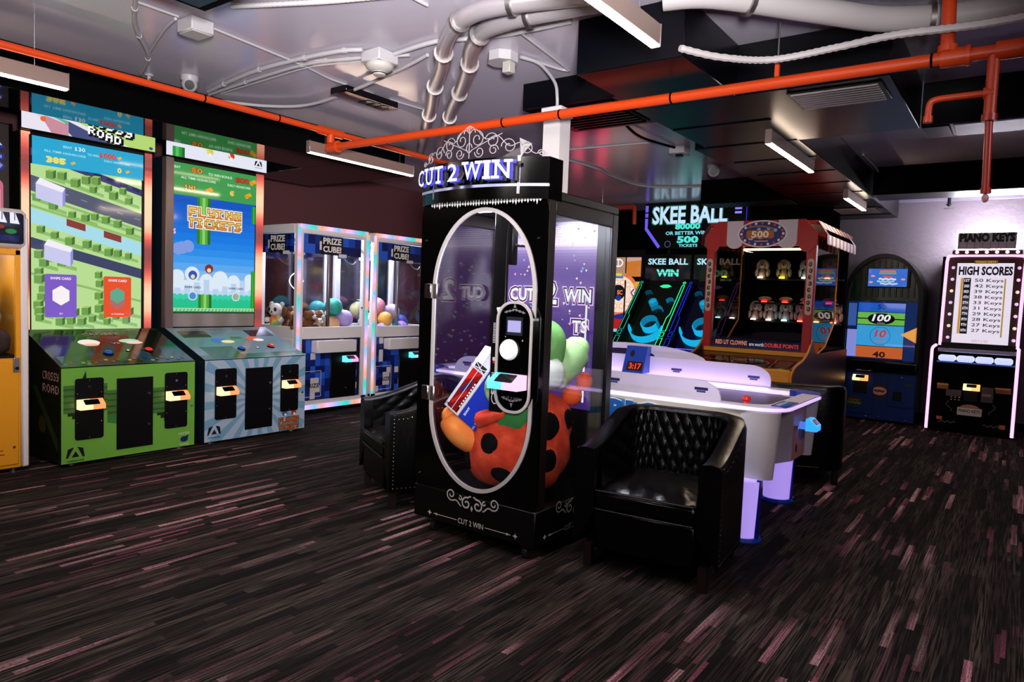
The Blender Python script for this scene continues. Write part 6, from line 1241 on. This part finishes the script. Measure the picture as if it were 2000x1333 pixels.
for k, col in enumerate(('#ffb0a0', '#ff3020', '#ff2818', '#ff2818')): MB().lathe([(0.04, 1.517), (0.03, 1.53)], (-0.42 + k * 0.27, 2.4, 0), 12).build('red_lamp', mat('clown_lamp_red', '#ff2018', 0.3, emit='#ff2a18', es=14), t); MB().ell((-0.42 + k * 0.27, 2.44, 1.56), (0.09, 0.04, 0.035), 12, 8).build('fallen_clown', FUZ, t)
for k, col in enumerate(('#ffd0b0', '#ffe8e0', '#a0f0f0', '#ff4030', '#fff0e8', '#ff8a70')): clown(-0.53 + k * 0.2, 1.28, col, 20)

# ---------------------------------------------------------------- green arch wheel game
t = thing('wheel_game', 'dark green arch-topped ticket wheel game with blue doors by the plaster wall', 'arcade game', (10.2, 1.49, 0), -90); hw = 0.46
DG = mat('dark_green_body', '#0f2a1c', 0.25); DB = mat('deep_blue_door', '#0d2868', 0.4, spec=0.3)
archp = [(-hw, 0.03), (-hw, 1.62)] + arc(0, 1.62, hw, 0.58, 180, 0, 24)[1:] + [(hw, 0.03)]
MB().prism(archp, 'y', 0.06, 0.62).build('cabinet_body', DG, t)
inn = [(-hw + 0.05, 0.72), (-hw + 0.05, 1.62)] + arc(0, 1.62, hw - 0.05, 0.53, 180, 0, 24)[1:] + [(hw - 0.05, 0.72)]; out = [(-hw, 0.70), (-hw, 1.62)] + arc(0, 1.62, hw, 0.58, 180, 0, 24)[1:] + [(hw, 0.70)]
MB().ring(out, inn, 'y', -0.02, 0.06).build('arch_frame', BLACK, t)
for k in range(11):
    x = -0.35 + k * 0.07; MB().tube([(x, 0.052, 1.64), (x, 0.052, 1.62 + 0.5 * math.sqrt(max(0, 1 - (x / 0.42) ** 2)))], 0.012, 6).build('rib', DG, t)
bx(-0.20, 0.30, 0.02, 0.05, 1.765, 2.01, 0.006).build('screen_bezel', BLACK, t)
S = Art((0.04, 0.018, 1.89)); S.rect(-0.225, 0.225, -0.115, 0.115, '#3a6ac8'); S.rect(-0.09, 0.09, 0.07, 0.095, '#d8703a'); S.rect(-0.1, 0.1, 0.045, 0.065, '#6ab04a'); S.rect(-0.05, 0.05, 0.0, 0.022, '#c85a5a'); S.line([(-0.1 + i * 0.02, -0.018 + 0.006 * math.sin(i * 1.9)) for i in range(11)], 0.022, '#e0d8f4'); S.line([(-0.12 + i * 0.02, -0.05 + 0.006 * math.sin(i * 2.3)) for i in range(11)], 0.024, '#8ad0c0'); S.line([(-0.08 + i * 0.02, -0.08 + 0.005 * math.sin(i * 1.5)) for i in range(11)], 0.018, '#d8d0f8')
for u, v in ((-0.17, 0.02), (0.18, -0.02), (-0.19, -0.06)): S.disc(u, v, 0.025, '#e8a080', ry=0.012)
S.put('screen', SCREEN, t)
S = Art((0, 0.05, 0)); S.rect(-0.40, 0.41, 0.82, 1.58, '#0c1c48'); S.rect(-0.40, -0.27, 0.84, 1.2, '#8a90d8'); S.rect(-0.40, -0.3, 1.25, 1.55, '#3a5a9c'); S.rect(0.28, 0.41, 0.82, 1.58, '#142858'); S.put('painted_window_glow', SCREEN, t)  # pale emissive patches on the left paint the glass reflection
b = MB(); wheel = [(-0.27, 0.0)]; seg = []
def wy(z): return 0.045 - 0.13 * math.sin((z - 0.85) / 0.72 * PI) * 0.1
S = Art(warp=lambda u, v, l: Vector((u, wy(v) - 0.004 - l, v)))
def wrect(z0, z1, c):
    for k in range(4): a, d = z0 + (z1 - z0) * k / 4, z0 + (z1 - z0) * (k + 1) / 4; S.l = 0; S.rect(-0.28, 0.27, a, d, c)
wrect(1.44, 1.56, '#1a5ac0'); wrect(1.27, 1.44, '#6ab84a'); wrect(0.99, 1.27, '#3aa0d8'); wrect(0.84, 0.99, '#c8602a')
S.l = 0.001; S.st = 0.0009; S.rect(-0.28, 0.27, 1.435, 1.442, '#0a0a10'); S.rect(-0.28, 0.27, 1.265, 1.275, '#0a0a10'); S.rect(-0.28, 0.27, 0.987, 0.995, '#0a0a10'); S.rect(-0.28, 0.27, 1.345, 1.36, '#0a0a10')
S.disc(0, 1.353, 0.16, '#0a0a10', ry=0.075); S.text('100', 0, 1.365, 0.095, '#f0f0f0', w=0.22, bold=0.03, shear=0.2); S.text('TICKETS', 0, 1.295, 0.016, '#c8c8c8', w=0.09); S.hoop(0, 1.13, 0.12, 0.005, '#1a4a7a', ry=0.12); S.text('10', 0, 1.16, 0.1, '#d8302a', w=0.14, bold=0.03, shear=0.2); S.text('TICKETS', 0, 1.06, 0.03, '#c85a5a', w=0.11, bold=0.01); S.text('40', 0, 0.885, 0.08, '#2a1410', w=0.15, bold=0.03); S.text('50', 0, 1.51, 0.06, '#0c2a6a', w=0.1, bold=0.02)
S.put('prize_wheel', SCREEN, t)
bx(-0.41, 0.42, -0.008, -0.003, 0.82, 1.6).build('wheel_glass', GLASS, t)
MB().prism([(0.24, 1.16), (0.42, 1.26), (0.42, 1.06)], 'y', -0.02, -0.009).build('pointer', mat('lit_pointer', '#f0a850', 0.4, emit='#f0a850', es=0.7), t)
bx(-hw, hw, -0.04, 0.06, 0.66, 0.80, 0.02).build('ledge', GLOSSB, t)
bx(-hw + 0.01, hw - 0.01, 0.01, 0.06, 0.03, 0.66, 0.004).build('lower_front', DB, t)
for x0, x1, z0, z1 in ((-0.44, -0.03, 0.09, 0.64), (0.14, 0.44, 0.22, 0.64)): bx(x0, x1, 0.0, 0.012, z0, z1, 0.005).build('door', DB, t)
bx(-0.27, -0.11, -0.004, 0.004, 0.36, 0.54, 0.003).build('bill_slot', BLACK, t); bx(0.20, 0.30, -0.004, 0.004, 0.30, 0.42, 0.003).build('ticket_slot', BLACK, t); reader(t, -0.19, 0.0, 0.53, 0.18, '#ffe0a0', '#ff9a50')
A = Art((0, -0.001, 0)); A.disc(-0.25, 0.24, 0.11, '#1c2a20', ry=0.08); A.line([(-0.32 + i * 0.015, 0.262 + 0.006 * math.sin(i * 1.6)) for i in range(10)], 0.026, '#8a3a2a'); A.line([(-0.33 + i * 0.016, 0.225 + 0.006 * math.sin(i * 2.0)) for i in range(11)], 0.026, '#4a7a4a'); A.rect(-0.4, -0.31, 0.54, 0.58, '#14205a'); A.rect(0.33, 0.42, 0.5, 0.53, '#14301c')
stuff(A.put('door_print', PRINT, t)); A = Art((0, 0.009, 0)); A.disc(0.04, 0.4, 0.1, '#2a1410', ry=0.1); A.disc(0.04, 0.41, 0.085, '#c89a90', ry=0.055); A.line([(-0.02 + i * 0.015, 0.41 + 0.006 * math.sin(i * 1.8)) for i in range(9)], 0.026, '#5a1414'); A.put('centre_badge', PRINT, t)
for x, z in ((-0.41, 0.61), (0.29, 0.61), (-0.1, 0.06), (0.05, 0.07), (0.2, 0.06), (0.36, 0.06)): MB().ell((x, 0.0, z), (0.01, 0.008, 0.01), 8, 6).build('stud', CHROME, t)

# ---------------------------------------------------------------- white score-board piano game with pink neon edges
t = thing('score_game', 'tall game with white high score board, pink neon edges and piano key sign', 'arcade game', (10.05, 0.44, 0), -90)
PN = mat('pink_neon', '#ffffff', 0.3, emit=(1.0, 0.52, 0.84), es=1.25); hw = 0.42
prof = [(0.0, 0.03), (0.06, 0.84), (0.12, 1.0), (0.22, 1.04), (0.30, 2.17), (0.75, 2.17), (0.75, 0.03)]
MB().prism(prof, 'x', -hw, hw).build('cabinet_body', MATTB, t)
MAR = mat('marquee_maroon', '#4a1420', 0.4)
def yz(z): return 0.22 + 0.08 * (z - 1.04) / 1.13
V = Vector((0, 0.08, 1.13)).normalized()
A = Art((0.035, 0.22, 1.04), (1, 0, 0), V); A.rect(-0.39, 0.37, 0.02, 1.12, '#3a1018'); A.put('board_frame', PRINT, t)
S = Art((0.035, 0.218, 1.04), (1, 0, 0), V); S.rect(-0.295, 0.285, 0.035, 1.05, '#e6dcec')
for k in range(9): S.rect(-0.29, 0.28, 0.06 + k * 0.115, 0.062 + k * 0.115, '#d4c8de')
S.rect(-0.12, 0.12, 1.045, 1.085, '#6a4a10'); S.text('PIANO KEYS', 0, 1.065, 0.022, '#e0b040', w=0.2); S.text('HIGH SCORES', 0.0, 0.955, 0.11, '#15131e', w=0.55, bold=0.045)
S.rect(-0.245, -0.222, 0.175, 0.865, '#c88a2a'); S.rect(0.2, 0.215, 0.15, 0.86, '#a8842a'); S.rect(-0.218, -0.14, 0.175, 0.865, '#101018')
for k, (a, b_) in enumerate(zip(('1ST', '2ND', '3RD', '4TH', '5TH', '6TH', '7TH', '8TH', '9TH', '10TH'), ('50', '42', '39', '38', '33', '31', '29', '28', '27', '27'))):
    v = 0.835 - k * 0.0685; S.text(a, -0.18, v, 0.034, '#f0ecf4', w=0.055, bold=0.02); S.text(b_ + ' Keys', 0.045, v - 0.003, 0.052, '#2a2430', w=0.29, bold=0.012)
S.text('GIVE IT A TRY', 0.0, 0.09, 0.03, '#c8908a', w=0.17, bold=0.01); S.put('score_screen', SCREEN, t)
for s in (-1, 1):
    for k in range(7): MB().ell((0.035 + s * 0.335, 0.21 + 0.08 * (0.12 + k * 0.15), 1.04 + 0.12 + k * 0.145), (0.02, 0.014, 0.02), 10, 6).build('bulb', mat('bulb_%d' % (k % 3), '#ffffff', 0.3, emit=((0.7, 0.45, 0.9), (0.9, 0.7, 0.35), (0.85, 0.5, 0.8))[k % 3], es=0.8), t)
def ntube(pts): MB().tube(pts, 0.018, 8).build('neon_tube', PN, t)
X0, X1 = -0.375, 0.425
ntube(smooth_path([(X0 - 0.0, 0.20, 1.06), (X0 + 0.0, 0.21, 1.3), (X0 + 0.005, 0.25, 2.0), (X0 + 0.01, 0.265, 2.13), (X0 + 0.05, 0.27, 2.175), (0, 0.27, 2.18), (X1 - 0.05, 0.27, 2.175), (X1 - 0.0, 0.265, 2.13), (X1 - 0.0, 0.25, 2.0), (X1 - 0.01, 0.21, 1.3), (X1 - 0.01, 0.20, 1.06)], 5))
for x in (-0.44, 0.43): ntube(smooth_path([(x + (0.03 if x < 0 else -0.0), 0.14, 1.06), (x, 0.06, 1.02), (x, 0.02, 0.9), (x, 0.0, 0.5), (x, -0.03, 0.03)], 4))
bx(-0.38, 0.42, 0.06, 0.24, 0.985, 1.03, 0.006).build('tray', mat('silver_lit', '#b8b0c8', 0.25, 0.6), t); bx(-0.36, 0.4, 0.17, 0.215, 1.03, 1.10, 0.004).build('speaker_strip', BLACK, t)
for k in range(4): bx(-0.365 + k * 0.19, -0.185 + k * 0.19, -0.02, 0.10, 0.875, 0.95, 0.02).build('piano_key', mat('lit_key', '#e0e4f8', 0.3, emit=(0.6, 0.68, 1.0), es=0.9), t)
bx(-0.38, 0.41, 0.0, 0.1, 0.855, 0.872, 0.003).build('key_bed', mat('blue_bed', '#14286a', 0.3, emit=(0.05, 0.12, 0.5), es=0.3), t)
A = Art((0, 0.0, 0.03), (1, 0, 0), Vector((0, 0.06, 0.81)).normalized())
for u0, u1, v0, v1, c in ((-0.36, -0.24, 0.5, 0.57, '#7a4a14'), (-0.36, -0.24, 0.545, 0.565, '#c8842a'), (0.24, 0.39, 0.5, 0.57, '#6a3410'), (0.23, 0.38, 0.55, 0.565, '#c8842a'), (-0.26, -0.1, 0.42, 0.5, '#3a2a32'), (0.1, 0.22, 0.38, 0.56, '#2a2026'), (-0.34, -0.28, 0.12, 0.16, '#a8541c'), (0.3, 0.36, 0.08, 0.13, '#a8541c'), (0.11, 0.2, 0.45, 0.48, '#7a5a4a')): A.rect(u0, u1, v0, v1, c)
A.rr(-0.13, 0.12, 0.2, 0.295, 0.01, '#c4bcbc'); A.poly(arc(-0.005, 0.29, 0.1, 0.045, 0, 180, 10), '#a8705a'); A.text('PIANO KEYS', -0.005, 0.255, 0.04, '#141014', w=0.22, bold=0.03)
for k in range(8): A.rect(-0.115 + k * 0.03, -0.113 + k * 0.03, 0.202, 0.232, '#3a3434')
for q in (-1, 1): A.line([(q * (0.22 + 0.03 * math.sin(i * 0.6)), 0.36 - i * 0.014) for i in range(10)], 0.006, '#6a6260'); A.line([(q * (0.14 + i * 0.014), 0.1 + 0.012 * math.sin(i * 1.4)) for i in range(14)], 0.008, '#6a6260')
for k in range(6): A.disc(-0.2 + (k % 3) * 0.04, 0.38 + (k // 3) * 0.03, 0.01, '#a8a0a0', ry=0.006)
A.put('front_art', PRINT, t)
bx(-0.075, 0.065, 0.02, 0.04, 0.40, 0.57, 0.004).build('bill_slot', BLACK, t); reader(t, 0.0, 0.02, 0.54, 0.17, '#ffe0a0', '#ffb060')
bx(-0.32, 0.39, 0.24, 0.36, 2.19, 2.245, 0.01).build('bulb_bar', MAR, t)
for k in range(7): MB().ell((-0.27 + k * 0.102, 0.235, 2.218), 0.02, 10, 6).build('bulb', mat('bulb_warm', '#ffffff', 0.3, emit=(1.0, 0.72, 0.62), es=1.8), t)
sg = bx(-0.27, 0.32, 0.27, 0.31, 2.26, 2.46, 0.006).build('sign_box', mat('sign_grey', '#8a8490', 0.4), t)
A = Art((0.025, 0.2695, 2.36)); A.rect(-0.28, 0.28, -0.095, 0.0, '#c8c0cc')
for k in range(1, 7): A.rect(-0.28 + k * 0.08 - 0.002, -0.28 + k * 0.08 + 0.002, -0.095, -0.01, '#1a161c')
A.rect(-0.285, 0.285, -0.02, 0.1, '#cfd4d8'); A.text('PIANO KEYS', 0.0, 0.038, 0.112, '#08070a', w=0.565, bold=0.07); A.put('sign_lettering', PRINT, sg)
NW = mat('white_halo_neon', '#ffffff', 0.3, emit=(0.95, 0.93, 1.0), es=360)
MB().tube([(-0.285, 0.33, 2.25), (-0.285, 0.33, 2.475), (0.335, 0.33, 2.475), (0.335, 0.33, 2.25)], 0.014, 8, closed=True).build('halo_tube', NW, sg)

# ---------------------------------------------------------------- yellow claw machine and dark tall game at the photo's left edge
YE = mat('claw_yellow', '#e59a1c', 0.35)
t = thing('claw_machine', 'yellow claw machine cut by the photo edge, left of the green cabinet', 'claw machine', (1.6, 5.98, 0)); hw = 0.49
bx(-hw + 0.012, hw - 0.05, 0.005, 0.58, 0.04, 0.86, 0.006).build('base_box', YE, t); bx(-hw + 0.04, hw - 0.07, -0.006, 0.005, 0.07, 0.84, 0.004).build('door', YE, t)
for s in (-1, 1):
    bx(s * hw, s * (hw - 0.05), -0.005, 0.03, 0.04, 1.90, 0.01).build('corner_trim', GREYW, t); bx(s * (hw - 0.05), s * (hw - 0.085), 0.0, 0.03, 0.86, 1.66, 0.004).build('window_jamb', YE, t)
    for y in (0.05, 0.5): MB().lathe([(0.025, 0), (0.025, 0.015), (0.01, 0.017), (0.01, 0.04)], (s * 0.4, y, 0), 12).build('foot', STEEL, t)
    bx(s * (hw - 0.012), s * (hw - 0.03), 0.03, 0.58, 0.86, 1.9).build('side_wall', YE, t)
bx(-hw + 0.085, hw - 0.085, 0.01, 0.016, 0.88, 1.62).build('front_glass', GLASS, t); bx(-hw + 0.03, hw - 0.03, 0.56, 0.58, 0.86, 1.9).build('rear_panel', mat('mirror_back', '#8a8490', 0.08, 1.0), t)
bx(-hw + 0.05, hw - 0.05, 0.0, 0.03, 1.62, 1.665, 0.003).build('window_head', YE, t)
hd = bx(-hw, hw - 0.015, -0.03, 0.58, 1.67, 1.955, 0.03).build('header_box', GREYW, t); S = Art((0, -0.031, 1.81)); S.rr(-0.46, 0.45, -0.11, 0.115, 0.02, '#070a22')
for k in range(5): S.poly([(0.05 + k * 0.078, 0.115), (0.085 + k * 0.078, 0.115), (0.112 + k * 0.078, 0.048 - k * 0.003), (0.052 + k * 0.078, 0.05 - k * 0.003)], '#eeeaf8'); S.rect(0.078 + k * 0.078, 0.084 + k * 0.078, 0.06, 0.115, '#3a4a8c')
S.disc(0.3, 0.01, 0.03, '#8a2a1c', ry=0.015); S.disc(0.37, -0.02, 0.035, '#1c7a3a', ry=0.018); S.rect(-0.3, 0.42, -0.09, -0.05, '#0f1a5a'); S.put('header_art', SCREEN, hd)
lk = bx(0.385, 0.425, -0.02, 0.0, 0.76, 0.865, 0.004).build('latch', STEEL, t); MB().lathe([(0.012, -0.03), (0.013, -0.02)], (0.405, 0, 0.79), 12, 'y').build('latch_key', BLACK, lk)
A = Art((0.3, -0.007, 0.18)); A.rect(-0.03, 0.02, 0.0, 0.006, '#5a2a10'); A.rect(-0.02, 0.03, -0.03, -0.024, '#5a2a10'); A.disc(0.09, 0.02, 0.01, '#5a2a10'); stuff(A.put('door_print', PRINT, t))
bx(-hw + 0.05, hw - 0.05, 0.05, 0.56, 0.86, 0.88).build('prize_floor', BLACK, t); bx(-0.3, 0.35, 0.2, 0.26, 1.645, 1.66).build('interior_lamp', mat('cool_tube2', '#ffffff', 0.4, emit=(0.85, 0.9, 1.0), es=30), t)
R = random.Random(5)
for i, (x, y, z, c, lab) in enumerate(((0.32, 0.14, 0.0, '#3a2a24', 'dark plush ball low at the right of the yellow claw machine'), (0.17, 0.16, 0.0, '#6a3a30', 'brown plush ball low beside the dark one in the yellow claw machine'), (0.26, 0.34, 0.0, '#2a3a3c', 'dark teal plush ball behind the brown one in the yellow claw machine'), (0.28, 0.2, 0.17, '#8a8a90', 'grey plush ball in the second layer of the yellow claw machine'), (0.33, 0.36, 0.2, '#5a7a9a', 'pale blue plush ball stacked at the rear of the yellow claw machine'), (0.3, 0.3, 0.40, '#c0c8d4', 'whitish plush ball topmost in the yellow claw machine'))):
    o = MB().ell((0, 0, 0.1), (0.1, 0.1, 0.1), 18, 12, fn=dent).build('plush_ball', mat('claw_plush_' + c, c, 0.9, bump=0.4)); o.location = (1.6 + x, 5.98 + y, 0.88 + z); tag(o, lab, 'plush toy', 'plush balls in the yellow claw machine')
t = thing('arcade_cabinet', 'tall dark brown game with blue neon letters behind the yellow claw machine', 'arcade machine', (1.72, 6.68, 0)); hw = 0.505
bx(-hw, hw, 0.0, 0.8, 0.0, 2.69, 0.01).build('cabinet_body', mat('dark_brown_body', '#2c2022', 0.5), t); bx(hw - 0.025, hw, -0.012, 0.0, 0.0, 2.69, 0.002).build('edge_trim', MATTB, t)
S = Art((0, -0.001, 0)); S.text('R', 0.36, 2.59, 0.2, '#1a2a9c', w=0.19, bold=0.08); S.text('R', 0.36, 2.59, 0.16, '#dfe4ff', w=0.15, bold=0.04); S.text('S', 0.38, 2.38, 0.16, '#1a2a7c', w=0.16, bold=0.08); S.text('S', 0.38, 2.38, 0.12, '#8a94d8', w=0.12, bold=0.02); S.rr(-0.3, 0.44, 1.6, 2.24, 0.05, '#d8708a'); S.rr(-0.28, 0.42, 1.62, 2.2, 0.05, '#f0c0c4'); S.put('neon_art', colmat('neon_art', 'emit', 0.3, 0.8), t)
